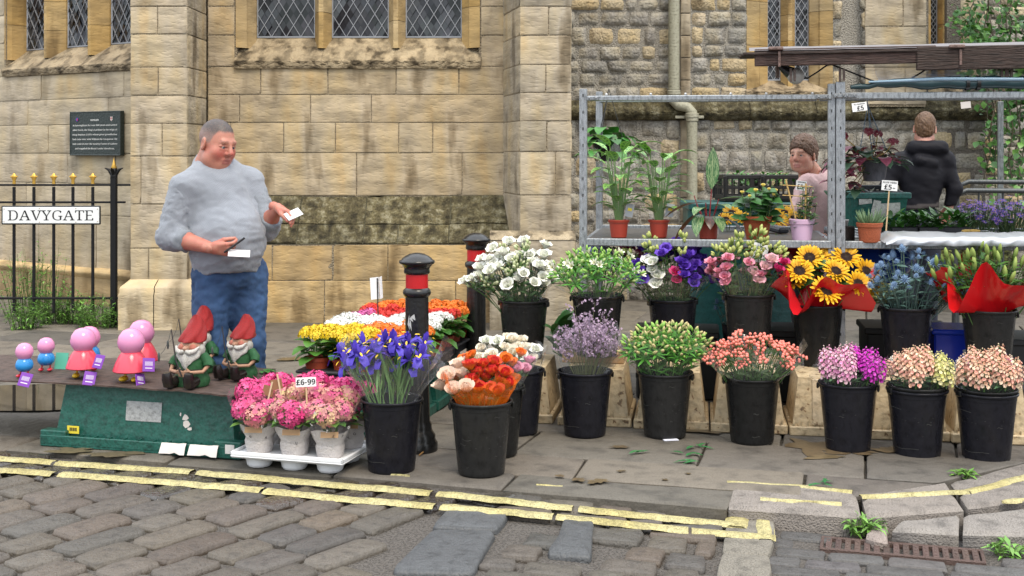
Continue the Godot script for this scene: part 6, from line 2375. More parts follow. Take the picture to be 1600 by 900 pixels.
func cone_wrap(o: Node, w: Dictionary) -> void:
	# a sheet folded to a cone round the stems; the brim flares and rumples
	var s := Shape.new()
	s.col = w.get("c", Color(1, 1, 1))
	var fine: bool = w.has("name") and str(w.name).contains("wrap")
	var n := 64 if fine else 34
	var p := []
	var top: Vector3 = w.top
	var R: float = w.R
	for j in 10:
		var f := j / 9.0
		for i in n:
			var a := -TAU * i / n
			var fold: float = 1.0 + w.get("fold", 0.12) * f * sin(a * w.get("k", 7.0) + j * 0.33) + 0.1 * f * wob.get_noise_2d(58.0 * i / n, j * 1.3 + R * 99)
			var rad: float = lerpf(w.get("r0", 0.11), R, pow(f, 1.25)) * fold
			if fine: rad += 0.014 * f * wob.get_noise_3d(cos(a) * 7.0, j * 0.8, sin(a) * 7.0) + 0.006 * f * sin(a * 23.0 + j)
			var lift: float = (w.get("jag", 0.05) * (sin(a * 4.0 + R * 50) + sin(a * 7.0 + 1.0) * 0.6)) * f
			var c := Vector3(0, w.get("y0", -0.06), 0).lerp(top, f)
			p.append(c + Vector3(cos(a) * rad * w.get("sx", 1.0), lift, sin(a) * rad * w.get("sz", 0.9)))
	s.grid(p, n, true)
	put(w.get("name", "cellophane_wrap"), s, w.get("m", M.film), o)


func build_bunches() -> void:
	var white_l := made("wl", head_lisianthus(Color(0.6, 0.66, 0.45), Color(0.78, 0.78, 0.7), Color(0.85, 0.85, 0.8)), M.petal)
	var white_b := made("wb", bud_spray(Color(0.25, 0.34, 0.1), Color(0.6, 0.62, 0.4), 6), M.petal)
	var lime_b := made("lb", bud_spray(Color(0.2, 0.3, 0.06), Color(0.5, 0.52, 0.18), 6), M.petal)
	var purple_l := made("pl", head_lisianthus(Color(0.09, 0.03, 0.27), Color(0.12, 0.04, 0.42), Color(0.14, 0.06, 0.5)), M.petal)
	var pink_l := made("kl", head_lisianthus(Color(0.6, 0.4, 0.3), Color(0.68, 0.2, 0.3), Color(0.72, 0.3, 0.4)), M.petal)
	var blush_l := made("bl", head_lisianthus(Color(0.7, 0.6, 0.5), Color(0.75, 0.5, 0.5), Color(0.75, 0.4, 0.48)), M.petal)
	var hot_l := made("hl", head_lisianthus(Color(0.4, 0.02, 0.09), Color(0.55, 0.02, 0.14), Color(0.62, 0.05, 0.2)), M.petal)
	var green := Color(0.07, 0.15, 0.04)
	var S := 0.0

	# white lisianthus, leaning well out to the left
	var m: Vector3 = mouths.U1
	var pts := dome(m + Vector3(-0.06, 0.11, 0.05), Vector3(0.22, 0.16, 0.17), 44, 0.7, -0.25)
	for q in [[-0.34, 0.1, 0.08], [-0.3, 0.12, 0.1], [-0.26, 0.17, 0.05], [-0.29, 0.07, 0.05]]: pts.append(m + Vector3(q[0], q[1], q[2]))
	pts.append_array(dome(m + Vector3(-0.04, 0.16, 0.0), Vector3(0.2, 0.18, 0.15), 14, 0.9, 0.1))
	bunch("lisianthus_bunch", "bunches of white lisianthus leaning out of raised bucket by the bollard", m, [[white_l, "flower", 0.5, 1.35], [white_l, "flower", 0.7, 1.25], [white_l, "flower", 0.4, 1.4], [white_b, "bud_spray", 0.4, 1.2]], pts, {"n": 4, "c": Color(0.07, 0.14, 0.05), "L": 0.06}, green, {"top": Vector3(-0.07, 0.15, 0.03), "R": 0.23, "fold": 0.08})
	# green and white alstroemerias
	m = mouths.U2
	var al := made("al", head_alstro(Color(0.14, 0.26, 0.05), Color(0.42, 0.5, 0.2), Color(0.78, 0.78, 0.68), 2), M.petal)
	var al2 := made("al2", head_alstro(Color(0.1, 0.28, 0.03), Color(0.3, 0.48, 0.1), Color(0.78, 0.78, 0.68), 0), M.petal)
	pts = dome(m + Vector3(-0.02, 0.08, 0.03), Vector3(0.24, 0.15, 0.16), 30, 0.7, -0.1)
	bunch("alstroemeria_bunch", "green budded white alstroemerias in raised bucket below the calatheas", m, [[al2, "flower_cluster"], [al2, "flower_cluster"], [al, "flower_cluster"]], pts, {"n": 3, "L": 0.09, "W": 0.018, "c": Color(0.06, 0.16, 0.025)}, green, {"top": Vector3(-0.01, 0.1, 0.03), "R": 0.24, "fold": 0.1})
	# purple, lime, white and red
	m = mouths.U3
	pts = dome(m + Vector3(-0.02, 0.13, 0.03), Vector3(0.24, 0.2, 0.16), 62, 0.72, -0.3)
	var heads := []
	for p in pts:
		var e: Vector3 = p - m
		if e.x < -0.06 and e.x > -0.17 and e.y < 0.22 and e.y > 0.04 and e.z > 0.05: heads.append([white_l, "flower", 0.6, 1.3])
		elif absf(e.x + 0.03) < 0.05 and e.y < 0.16 and e.z > 0.1 and r(0, 1) < 0.7: heads.append([hot_l, "flower", 0.6, 1.1])
		elif (e.x < 0.04 and r(0, 1) < 0.4) or e.y > 0.31: heads.append([lime_b, "bud_spray", 0.3, 1.2])
		else: heads.append([purple_l, "flower", 0.4, 1.3])
	bunch("lisianthus_bunch", "mixed bunches of purple, lime and white lisianthus in raised bucket", m, heads, pts, {"n": 3, "c": Color(0.06, 0.11, 0.045), "L": 0.06}, green, {"top": Vector3(-0.02, 0.16, 0.03), "R": 0.26, "fold": 0.08})
	# pink
	m = mouths.U4
	pts = dome(m + Vector3(0.0, 0.11, 0.03), Vector3(0.25, 0.18, 0.16), 58, 0.72, -0.3)
	heads = []
	for p in pts:
		var e: Vector3 = p - m
		if e.y > 0.2 or r(0, 1) < 0.2: heads.append([lime_b, "bud_spray", 0.3, 1.2])
		elif absf(e.x - 0.0) < 0.1 and r(0, 1) < 0.55: heads.append([blush_l, "flower", 0.5, 1.3])
		elif e.x > 0.12 and r(0, 1) < 0.5: heads.append([hot_l, "flower", 0.3, 1.05])
		else: heads.append([pink_l, "flower", 0.3, 1.1])
	bunch("lisianthus_bunch", "mixed bunches of pink and lime lisianthus in raised bucket", m, heads, pts, {"n": 3, "c": Color(0.055, 0.11, 0.04), "L": 0.06}, green, {"top": Vector3(0.0, 0.13, 0.03), "R": 0.26, "fold": 0.08})
	# sunflowers in red paper
	m = mouths.U5
	var sun := made("sun", head_sunflower(), M.petal)
	var sp := []
	for q in [[1249, 424, 0.0], [1285, 451, 0.1], [1333, 441, 0.1], [1303, 423, 0.04], [1268, 404, -0.05], [1328, 404, -0.08], [1355, 425, -0.02], [1287, 403, -0.12], [1362, 445, -0.06], [1243, 440, -0.06], [1310, 400, -0.16]]:
		sp.append(spot(q[0], q[1], 272.0) + Vector3(0, 0, q[2]))
	var so := bunch("sunflower_bunch", "bright yellow sunflowers in red paper in raised bucket", m, [[sun, "flower_head", 1.3, 1.04], [sun, "flower_head", 1.5, 1.08], [sun, "flower_head", 1.4, 1.14]], sp, {"n": 3, "L": 0.11, "W": 0.06, "from": 0.5, "c": Color(0.05, 0.12, 0.03)}, green, {"top": Vector3(0.04, 0.1, 0.05), "R": 0.29, "c": Color(0.55, 0.012, 0.02), "m": M.red_wrap, "name": "red_paper_wrap", "fold": 0.15, "jag": 0.09, "k": 5.0, "y0": -0.02, "sz": 0.7})
	# blue thistles
	m = mouths.U6
	var th := made("th", head_thistle(), M.petal)
	pts = dome(m + Vector3(0.0, 0.13, 0.03), Vector3(0.25, 0.2, 0.17), 58, 0.66, -0.2)
	for k in 10: pts.append(m + Vector3(r(0.22, 0.36), r(0.06, 0.16), r(-0.02, 0.12)))
	bunch("thistle_bunch", "spiky blue sea holly thistles in raised bucket beside the sunflowers", m, [[th, "thistle_head", 0.2, 1.0], [th, "thistle_head", 0.4, 1.25], [th, "thistle_head", 0.3, 0.75]], pts, {"n": 5, "c": Color(0.07, 0.13, 0.11), "L": 0.055, "W": 0.014, "rise": 0.3}, Color(0.09, 0.15, 0.13))
	# lilies in red paper
	m = mouths.U7
	var lb := made("lily", head_bud(Color(0.13, 0.22, 0.05), Color(0.33, 0.42, 0.1), 0.075, 0.013), M.petal)
	pts = dome(m + Vector3(0.0, 0.15, 0.0), Vector3(0.32, 0.18, 0.16), 60, 0.7, -0.05)
	bunch("lily_bunch", "green lily buds in red paper in raised bucket at the end", m, [[lb, "lily_bud", 0.1, 1.0], [lb, "lily_bud", 0.2, 0.75], [lb, "lily_bud", 0.0, 0.9]], pts, {"n": 5, "L": 0.1, "W": 0.016, "c": Color(0.06, 0.15, 0.03), "from": 0.5}, green, {"top": Vector3(-0.05, 0.16, 0.05), "R": 0.28, "c": Color(0.55, 0.01, 0.015), "m": M.red_wrap, "name": "red_paper_wrap", "fold": 0.16, "jag": 0.1, "k": 5.0, "y0": -0.02, "sz": 0.7})

	# --- lower row
	m = mouths.L1
	limonium(m)
	m = mouths.L2
	var ap := made("ap", head_alstro(Color(0.1, 0.28, 0.03), Color(0.56, 0.42, 0.22), Color(0.6, 0.3, 0.25), 0), M.petal)
	pts = dome(m + Vector3(0.0, 0.09, 0.03), Vector3(0.22, 0.13, 0.15), 40, 0.7, -0.1)
	bunch("alstroemeria_bunch", "pink budded alstroemerias with bright leaves in lower bucket", m, [[ap, "flower_cluster"], [al2, "flower_cluster"], [ap, "flower_cluster"]], pts, {"n": 4, "L": 0.11, "W": 0.02, "c": Color(0.06, 0.18, 0.03)}, Color(0.1, 0.22, 0.05), {"top": Vector3(0.0, 0.13, 0.02), "R": 0.23, "fold": 0.1})
	m = mouths.L3
	var hb := made("hb", head_berries(Color(0.72, 0.2, 0.15)), M.berry)
	pts = dome(m + Vector3(0.01, 0.07, 0.03), Vector3(0.25, 0.13, 0.16), 74, 0.74, -0.15)
	bunch("hypericum_bunch", "coral pink hypericum berries in clear wrap in lower bucket", m, [[hb, "berry_cluster"]], pts, {"n": 2, "c": Color(0.05, 0.09, 0.03), "L": 0.05}, green, {"top": Vector3(0.0, 0.13, 0.02), "R": 0.28, "fold": 0.1})
	var st_pink := made("sp", head_stock([Color(0.72, 0.36, 0.5), Color(0.76, 0.52, 0.58), Color(0.68, 0.28, 0.48)]), M.petal)
	var st_mag := made("sm", head_stock([Color(0.6, 0.03, 0.5), Color(0.66, 0.08, 0.56), Color(0.5, 0.02, 0.42)]), M.petal)
	var st_peach := made("sc", head_stock([Color(0.76, 0.47, 0.32), Color(0.8, 0.6, 0.45), Color(0.72, 0.38, 0.3)]), M.petal)
	var st_yel := made("sy", head_stock([Color(0.72, 0.66, 0.28), Color(0.75, 0.7, 0.4), Color(0.6, 0.6, 0.2)]), M.petal)
	for q in [["L4", st_pink, st_mag, 0.02, "dense pink and magenta stock spikes in lower bucket"], ["L5", st_peach, st_yel, 0.03, "dense peach and pale yellow stock spikes in lower bucket"], ["L6", st_peach, st_peach, 0.03, "dense peach stock spikes in lower bucket at the end"]]:
		m = mouths[q[0]]
		pts = dome(m + Vector3(0.0, -0.02, 0.03), Vector3(0.155, 0.13, 0.13), 30, 0.8, 0.3)
		heads = []
		for p in pts: heads.append([q[2] if p.x - m.x > q[3] else q[1], "flower_spike", 0.25, 0.95])
		if q[0] == "L6":
			for h in heads: if r(0, 1) < 0.25: h[0] = st_pink
		bunch("stock_bunch", q[4], m, heads, pts, {"up": 1.5, "n": 5, "L": 0.09, "W": 0.024, "from": 0.35, "to": 0.95, "c": Color(0.06, 0.12, 0.06)}, green, {"top": Vector3(0.0, 0.08, 0.0), "R": 0.19, "fold": 0.08})

	# --- at the kerb
	m = mouths.F1
	var ir := made("ir", head_iris(), M.petal)
	var spots_ := []
	for q in [[535, 562], [552, 572], [566, 558], [545, 577], [578, 566], [590, 556], [583, 578], [600, 568], [556, 560], [572, 584], [610, 545], [600, 540], [622, 548], [633, 556], [615, 566], [640, 566], [648, 553], [628, 575], [655, 562], [618, 538], [638, 543], [622, 592], [641, 582], [606, 556], [530, 570], [596, 548], [661, 545], [565, 548]]:
		spots_.append(spot(q[0], q[1] - 4, 322.0) + Vector3(0, 0, r(-0.14, 0.08)))
	bunch("iris_bunch", "violet blue irises in clear wrap beside the front bollard", m, [[ir, "flower", 0.3, 1.25]], spots_, {"n": 4, "L": 0.26, "W": 0.016, "from": 0.0, "to": 0.35, "rise": 3.0, "bend": 0.25, "c": Color(0.1, 0.2, 0.06)}, Color(0.12, 0.23, 0.07), {"top": Vector3(0.02, 0.23, 0.0), "R": 0.26, "fold": 0.1, "jag": 0.06})
	m = mouths.F2
	var rose_w := made("rw", head_rose(Color(0.75, 0.52, 0.38), Color(0.78, 0.62, 0.5), Color(0.78, 0.6, 0.48)), M.petal)
	var rose_r := made("rr", head_rose(Color(0.55, 0.02, 0.02), Color(0.72, 0.36, 0.02), Color(0.62, 0.02, 0.03)), M.petal)
	var rose_o := made("ro", head_rose(Color(0.72, 0.2, 0.02), Color(0.75, 0.4, 0.03), Color(0.72, 0.14, 0.02)), M.petal)
	var rose_p := made("rp", head_rose(Color(0.7, 0.3, 0.4), Color(0.74, 0.45, 0.52), Color(0.72, 0.34, 0.46)), M.petal)
	var rose_c := made("rc", head_rose(Color(0.75, 0.6, 0.4), Color(0.78, 0.72, 0.58), Color(0.8, 0.74, 0.62)), M.petal)
	var fl := []
	heads = []
	for q in [[702, 594, 0], [721, 595, 0], [711, 609, 0], [694, 606, 0], [729, 607, 0], [745, 592, 1], [757, 600, 1], [771, 590, 1], [748, 610, 1], [765, 612, 1], [780, 600, 1], [788, 590, 1], [778, 612, 1], [735, 580, 1], [755, 580, 1], [790, 605, 1], [718, 583, 0], [770, 578, 1], [742, 600, 1]]:
		fl.append(spot(q[0], q[1], 322.0) + Vector3(0, 0, r(-0.06, 0.06) + (q[1] - 596) * 0.004))
		heads.append([[rose_w, rose_r][q[2]], "flower", 0.6, 1.45 if q[2] == 0 else 1.3])
	bunch("rose_bunch", "cream and flame red roses in orange film in front bucket", m, heads, fl, {"n": 2, "L": 0.05, "W": 0.025, "from": 0.6, "c": Color(0.05, 0.1, 0.03)}, green, {"top": Vector3(-0.01, 0.1, 0.0), "R": 0.19, "c": Color(0.75, 0.25, 0.02), "m": M.orange_wrap, "name": "orange_film_wrap", "fold": 0.09, "jag": 0.03, "k": 5.0, "y0": -0.04})
	m = mouths.F3
	fl = []
	heads = []
	for q in [[750, 566, 3], [764, 562, 3], [776, 572, 0], [790, 566, 2], [800, 572, 2], [806, 580, 1], [820, 582, 1], [812, 560, 2], [740, 560, 2], [728, 566, 2], [785, 582, 1], [826, 572, 1], [798, 588, 1], [770, 556, 3]]:
		fl.append(spot(q[0], q[1], 306.0) + Vector3(0, 0, r(-0.06, 0.06)))
		heads.append([[rose_w, rose_p, rose_o, rose_c][q[2]], "flower", 0.5, 1.15])
	bunch("rose_bunch", "pink, orange and cream roses in second bucket behind the front roses", m, heads, fl, {"n": 3, "L": 0.05, "W": 0.025, "from": 0.5, "c": Color(0.06, 0.13, 0.03)}, green, {"top": Vector3(0.02, 0.15, 0.0), "R": 0.2, "fold": 0.06, "c": Color(0.8, 0.55, 0.3), "m": M.film, "jag": 0.03})
	m = mouths.F4
	fl = dome(m + Vector3(-0.06, 0.05, 0.04), Vector3(0.17, 0.1, 0.12), 22, 0.8, 0.0)
	bunch("rose_bunch", "white and pale cream roses in third bucket, beside the crates", m, [[rose_c, "flower", 0.4, 1.1], [white_l, "flower", 0.4, 1.3], [rose_c, "flower", 0.4, 1.2]], fl, {"n": 3, "L": 0.05, "W": 0.025, "c": Color(0.07, 0.14, 0.04)}, green, {"top": Vector3(-0.03, 0.1, 0.0), "R": 0.19, "fold": 0.06})

	# the bunches in shade under the shelf
	var reds := Shape.new()
	tag(reds_under(), "red paper wrapped bouquets lying under the shelf rail above the lisianthus", "flowers")
	m = ground(1117, 520, 0.3)
	m = Vector3(m.x, 0.47, -7.75)
	pts = dome(m + Vector3(0, 0.1, 0), Vector3(0.13, 0.12, 0.1), 18, 0.7, -0.1)
	bunch("thistle_bunch", "small bunch of blue thistles in low pot behind the berries", m, [[th, "thistle_head"]], pts, {"n": 4, "c": Color(0.06, 0.11, 0.1), "L": 0.05, "W": 0.012}, Color(0.08, 0.13, 0.11))
	var pot := dye(0.015, 0.015, 0.016)
	pot.lathe(Transform3D(Basis(), m - Vector3(0, 0.16, 0)), [Vector2(0.0, 0.0), Vector2(0.07, 0.0), Vector2(0.088, 0.16), Vector2(0.092, 0.165), Vector2(0.08, 0.16), Vector2(0.0, 0.14)], 20)
	tag(put("low_pot", pot, M.bucket), "low black pot of thistles behind the coral berry bucket", "pot")
	# large leaves between the first two raised buckets
	var lv := Shape.new()
	var lp := spot(882, 560, 262)
	for k in 22:
		var a := r(0, TAU)
		var c := Color(0.035, 0.11, 0.025) * r(0.7, 1.5)
		var b := Vector3(lp.x + r(-0.07, 0.07), r(0.32, 0.5), lp.z + r(-0.05, 0.05))
		lv.col = c
		lv.tube([Vector3(lp.x, 0.31, lp.z), b], 0.004, 5, false)
		lv.blade(b, Vector3(cos(a) * 0.5, 1.2, sin(a) * 0.5 + 0.2), Vector3(cos(a), 0.1, sin(a)) * -1, r(0.13, 0.24), r(0.06, 0.1), r(0.3, 1.3), 5, 0.25, c, c * 1.2)
	tag(many(put("leaf_bunch", lv, M.leaf)), "bunch of broad green leaves standing between the first two raised buckets", "foliage")
	# cardboard box of small posies under the shelf's end
	var bx := dye(0.5, 0.4, 0.28)
	var bp := spot(952, 396, 236)
	bx.box(Transform3D(Basis(SU, Vector3.UP, -SV), bp + Vector3(0, -0.06, 0)), Vector3(0.42, 0.09, 0.3), 0.004)
	tag(put("posy_box", bx, M.matt), "shallow cardboard box of posies under the shelf", "box")
	var ums := [made("pv", head_umbel(Color(0.2, 0.2, 0.5), 26, 0.03, 0.01, 5), M.petal), made("pk", head_umbel(Color(0.6, 0.04, 0.25), 26, 0.03, 0.012, 5), M.petal)]
	pts = dome(bp, Vector3(0.2, 0.09, 0.12), 22, 0.8, 0.0)
	heads = []
	for p in pts: heads.append([ums[1] if p.x > bp.x + 0.03 else ums[0], "flower", 0.3, 0.9])
	bunch("posy", "small blue and magenta posies in shallow cardboard box under the shelf", bp - Vector3(0, 0.03, 0), heads, pts, {"n": 3, "L": 0.05}, green)

func reds_under() -> Node3D:
	var o := branch("red_bouquet", self, Transform3D(Basis(), spot(1250, 392, 246)))
	var s := dye(0.5, 0.01, 0.03)
	for q in [[-0.22, 0.0], [0.02, 0.02], [0.24, -0.01]]:
		var p := []
		for j in 4:
			for i in 12:
				var a := -TAU * i / 12
				var rad := 0.05 + 0.1 * j / 3.0 * (1.0 + 0.2 * sin(a * 4 + j))
				p.append(Vector3(q[0] + cos(a) * rad, -0.12 + 0.055 * j + q[1] + 0.012 * sin(a * 3.0) * j, sin(a) * rad * 0.8))
		s.grid(p, 12, true)
	put("red_paper_wrap", s, M.red_wrap, o)
	s = Shape.new()
	for k in 30: s.blade(Vector3(r(-0.3, 0.3), r(0.0, 0.04), r(-0.05, 0.05)), Vector3(r(-1, 1), 1.2, r(-0.5, 1)), Vector3.BACK, r(0.05, 0.09), 0.02, 0.5, 3, 0.2, Color(0.05, 0.12, 0.03), Color(0.08, 0.17, 0.04))
	many(put("leaves", s, M.leaf, o))
	return o

func limonium(m: Vector3) -> void:
	var o := thing("limonium_bunch", "wispy lilac limonium sprays in clear wrap in lower bucket", "flowers", Transform3D(Basis(), m))
	var fl := floret(Color(0.38, 0.27, 0.38), 0.0062, 5)
	for t in 46:
		var a := t * 2.4
		var spread := sqrt((t + 0.5) / 46.0)
		var tip := Vector3(cos(a) * 0.21 * spread + 0.03, 0.27 - 0.15 * spread * spread + r(-0.03, 0.05), sin(a) * 0.15 * spread + 0.02)
		if t % 9 == 0: tip.y += 0.07
		var s := Shape.new()
		var foot := tip * Vector3(0.3, 0, 0.3) + Vector3(0, -0.05, 0)
		s.col = Color(0.14, 0.16, 0.07)
		s.tube([foot, foot.lerp(tip, 0.5) + Vector3(0, 0.02, 0), tip], [0.002, 0.0015, 0.0008], 4, false)
		for k in 9:
			var f := 0.42 + 0.55 * k / 8.0
			var b := foot.lerp(tip, f) + Vector3(0, 0.03 * sin(f * PI), 0)
			var d := Vector3(r(-1, 1), r(0.2, 1.2), r(-1, 1)).normalized() * r(0.03, 0.075)
			s.col = Color(0.13, 0.14, 0.08)
			s.tube([b, b + d], 0.0007, 3, false)
			for j in 6:
				var q := b + d * (0.3 + 0.14 * j) + Vector3(r(-1, 1), r(-1, 1), r(-1, 1)) * 0.006
				s.add(fl, along(q, Vector3(r(-1, 1), r(-0.2, 1), r(-0.3, 1)), r(0, 6), r(0.8, 1.4)), Color(1, 1, 1) * r(0.7, 1.3))
		put("spray", s, M.petal, o)
	cone_wrap(o, {"top": Vector3(0.03, 0.17, 0.02), "R": 0.22, "fold": 0.08})


# ---------------------------------------------------------------- potted plants
func build_hydrangeas() -> void:
	var p := ground(466, 736, 0.0)
	var dirn := KU
	var x := Transform3D(Basis(KU, Vector3.UP, -KV), Vector3(p.x, 0.0, p.z - 0.16))
	var t := thing("plant_tray", "white moulded plastic carrying tray under the pink hydrangeas", "tray", x)
	var s := dye(0.72, 0.73, 0.75)
	s.box(at(0, 0.06, 0), Vector3(0.6, 0.018, 0.4), 0.008)
	s.box(at(0, 0.073, 0.193), Vector3(0.6, 0.022, 0.014), 0.005)
	s.box(at(0, 0.073, -0.193), Vector3(0.6, 0.022, 0.014), 0.005)
	for e in [-1, 1]: s.box(at(0.293 * e, 0.073, 0), Vector3(0.014, 0.022, 0.4), 0.005)
	put("top", s, M.any, t)
	for i in 3:
		for j in 2:
			s = dye(0.7, 0.71, 0.73)
			s.lathe(at(-0.19 + 0.19 * i, 0.0, 0.1 - 0.2 * j), [Vector2(0.0, 0.0), Vector2(0.055, 0.0), Vector2(0.062, 0.01), Vector2(0.072, 0.055)], 16)
			put("cup", s, M.any, t)
	# flower heads: pink outside, greenish where they are still opening
	var mops := [made("hy1", head_umbel(Color(0.6, 0.06, 0.22), 62, 0.062, 0.0165, 4, 0.85, Color(0.6, 0.3, 0.22)), M.petal), made("hy2", head_umbel(Color(0.6, 0.025, 0.17), 62, 0.062, 0.0165, 4, 0.85, Color(0.62, 0.09, 0.25)), M.petal), made("hy3", head_umbel(Color(0.62, 0.14, 0.26), 56, 0.055, 0.016, 4, 0.85, Color(0.55, 0.46, 0.2)), M.petal)]
	var names := ["front pot of pink hydrangea nearest the green crate", "front pot of pink hydrangea in the middle of the white tray", "front pot of pink hydrangea beside the iris bucket", "back pot of pink hydrangea beside the hardboard", "back pot of pink hydrangea behind the £6-99 card", "back pot of pink hydrangea beside the irises"]
	var letters := ["O", "S", "T", "N", "A", "E", "R", "L", "Y", "O", "N"]
	for k in 6:
		var i := k % 3
		var j := k / 3
		var base := x * Vector3(-0.19 + 0.19 * i + (0.01 if j else 0.0), 0.07, 0.1 - 0.21 * j)
		var o := thing("hydrangea_pot", names[k], "potted plant", Transform3D(Basis(), base), "hydrangeas in the white tray")
		s = dye(0.6, 0.56, 0.54)
		# paper sleeve, rumpled
		var g := []
		var prof := [[0.062, 0.0], [0.068, 0.03], [0.072, 0.055], [0.067, 0.07], [0.078, 0.09], [0.09, 0.115], [0.098, 0.135]]
		for q in prof:
			for a_ in 26:
				var a := -TAU * a_ / 26
				var w: float = q[0] * (1.0 + 0.06 * wob.get_noise_3d(cos(a) * 3.0, q[1] * 30.0, sin(a) * 3.0 + k * 7))
				g.append(Vector3(cos(a) * w, q[1] + 0.012 * sin(a * 3.0 + k) * q[1] / 0.17, sin(a) * w))
		s.grid(g, 26, true)
		put("paper_sleeve", s, M.sleeve, o)
		s = dye(0.35, 0.22, 0.12)
		s.box(Transform3D(Basis(Vector3.RIGHT, -0.3), Vector3(-0.01 + 0.01 * i, 0.125, 0.1)), Vector3(0.085, 0.028, 0.002))
		put("kraft_label", s, M.matt, o)
		# clear collar, printed with letters
		cone_wrap(o, {"y0": 0.1, "top": Vector3(0, 0.29, 0), "R": 0.16, "r0": 0.092, "fold": 0.05, "sz": 1.0, "jag": 0.025, "name": "clear_sleeve"})
		for e in 7:
			var a := -0.9 + 0.3 * e + r(-0.08, 0.08)
			var h := r(0.05, 0.27)
			var rad := lerpf(0.095, 0.165, clampf((h - 0.1) / 0.19, 0, 1)) + 0.012 if h > 0.1 else 0.094
			lettering("letter", letters[(e * 3 + k * 2) % letters.size()], 0.014, M.text_white if h > 0.13 else M.text_ink, o, Transform3D(Basis(Vector3.UP, a) * Basis(Vector3.RIGHT, 0.3) * Basis(Vector3.BACK, r(-1, 1)), Vector3(sin(a) * rad, h, cos(a) * rad)), false)
		var tops := [[-0.065, 0.235, 0.04], [0.065, 0.23, 0.045], [0.0, 0.21, 0.095], [0.075, 0.27, -0.05], [-0.065, 0.28, -0.05], [0.005, 0.3, -0.005]]
		var leaves := Shape.new()
		for q in tops:
			var m: ArrayMesh = mops[(k + int(absf(q[0] * 200))) % 3] if j == 0 else mops[1]
			put("flower_head", m, null, o, along(Vector3(q[0], q[1] + r(-0.015, 0.015), q[2]), Vector3(q[0] * 6, 1, q[2] * 6 + 0.3), r(0, 6), r(0.85, 1.05)))
			leaves.col = Color(0.08, 0.17, 0.04)
			leaves.tube([Vector3(q[0] * 0.3, 0.1, q[2] * 0.3), Vector3(q[0], q[1], q[2])], 0.004, 5, false)
		for e in 16:
			var a := e * 2.4
			var c := Color(0.1, 0.2, 0.04).lerp(Color(0.05, 0.12, 0.03), r(0, 1))
			leaves.blade(Vector3(cos(a) * 0.05, r(0.13, 0.2), sin(a) * 0.05), Vector3(cos(a), 0.7, sin(a)), Vector3.UP, r(0.08, 0.12), r(0.05, 0.07), 0.9, 4, 0.15, c, c * 1.2)
		many(put("leaves", leaves, M.leaf, o))
	for q in [[436, 600, 0.3], [422, 612, -0.4], [545, 628, 0.0]]:
		var st := thing("plant_stake", ["kraft card on a wooden stick behind the first hydrangea", "small kraft card on a stick in the first hydrangea", "bare wooden stick in the hydrangea beside the irises"][0 if q[0] == 436 else (1 if q[0] == 422 else 2)], "plant label", turned(spot(q[0], q[1], 320), q[2] * 0.5, 0, q[2] * 0.6))
		s = dye(0.55, 0.42, 0.27)
		s.box(at(0, -0.02, 0), Vector3(0.008, 0.14, 0.004))
		put("stick", s, M.matt, st)
		if q[2] != 0.0:
			s = dye(0.25, 0.12, 0.06)
			s.box(at(-0.012, 0.0, -0.004), Vector3(0.055, 0.05, 0.002))
			put("card", s, M.matt, st)


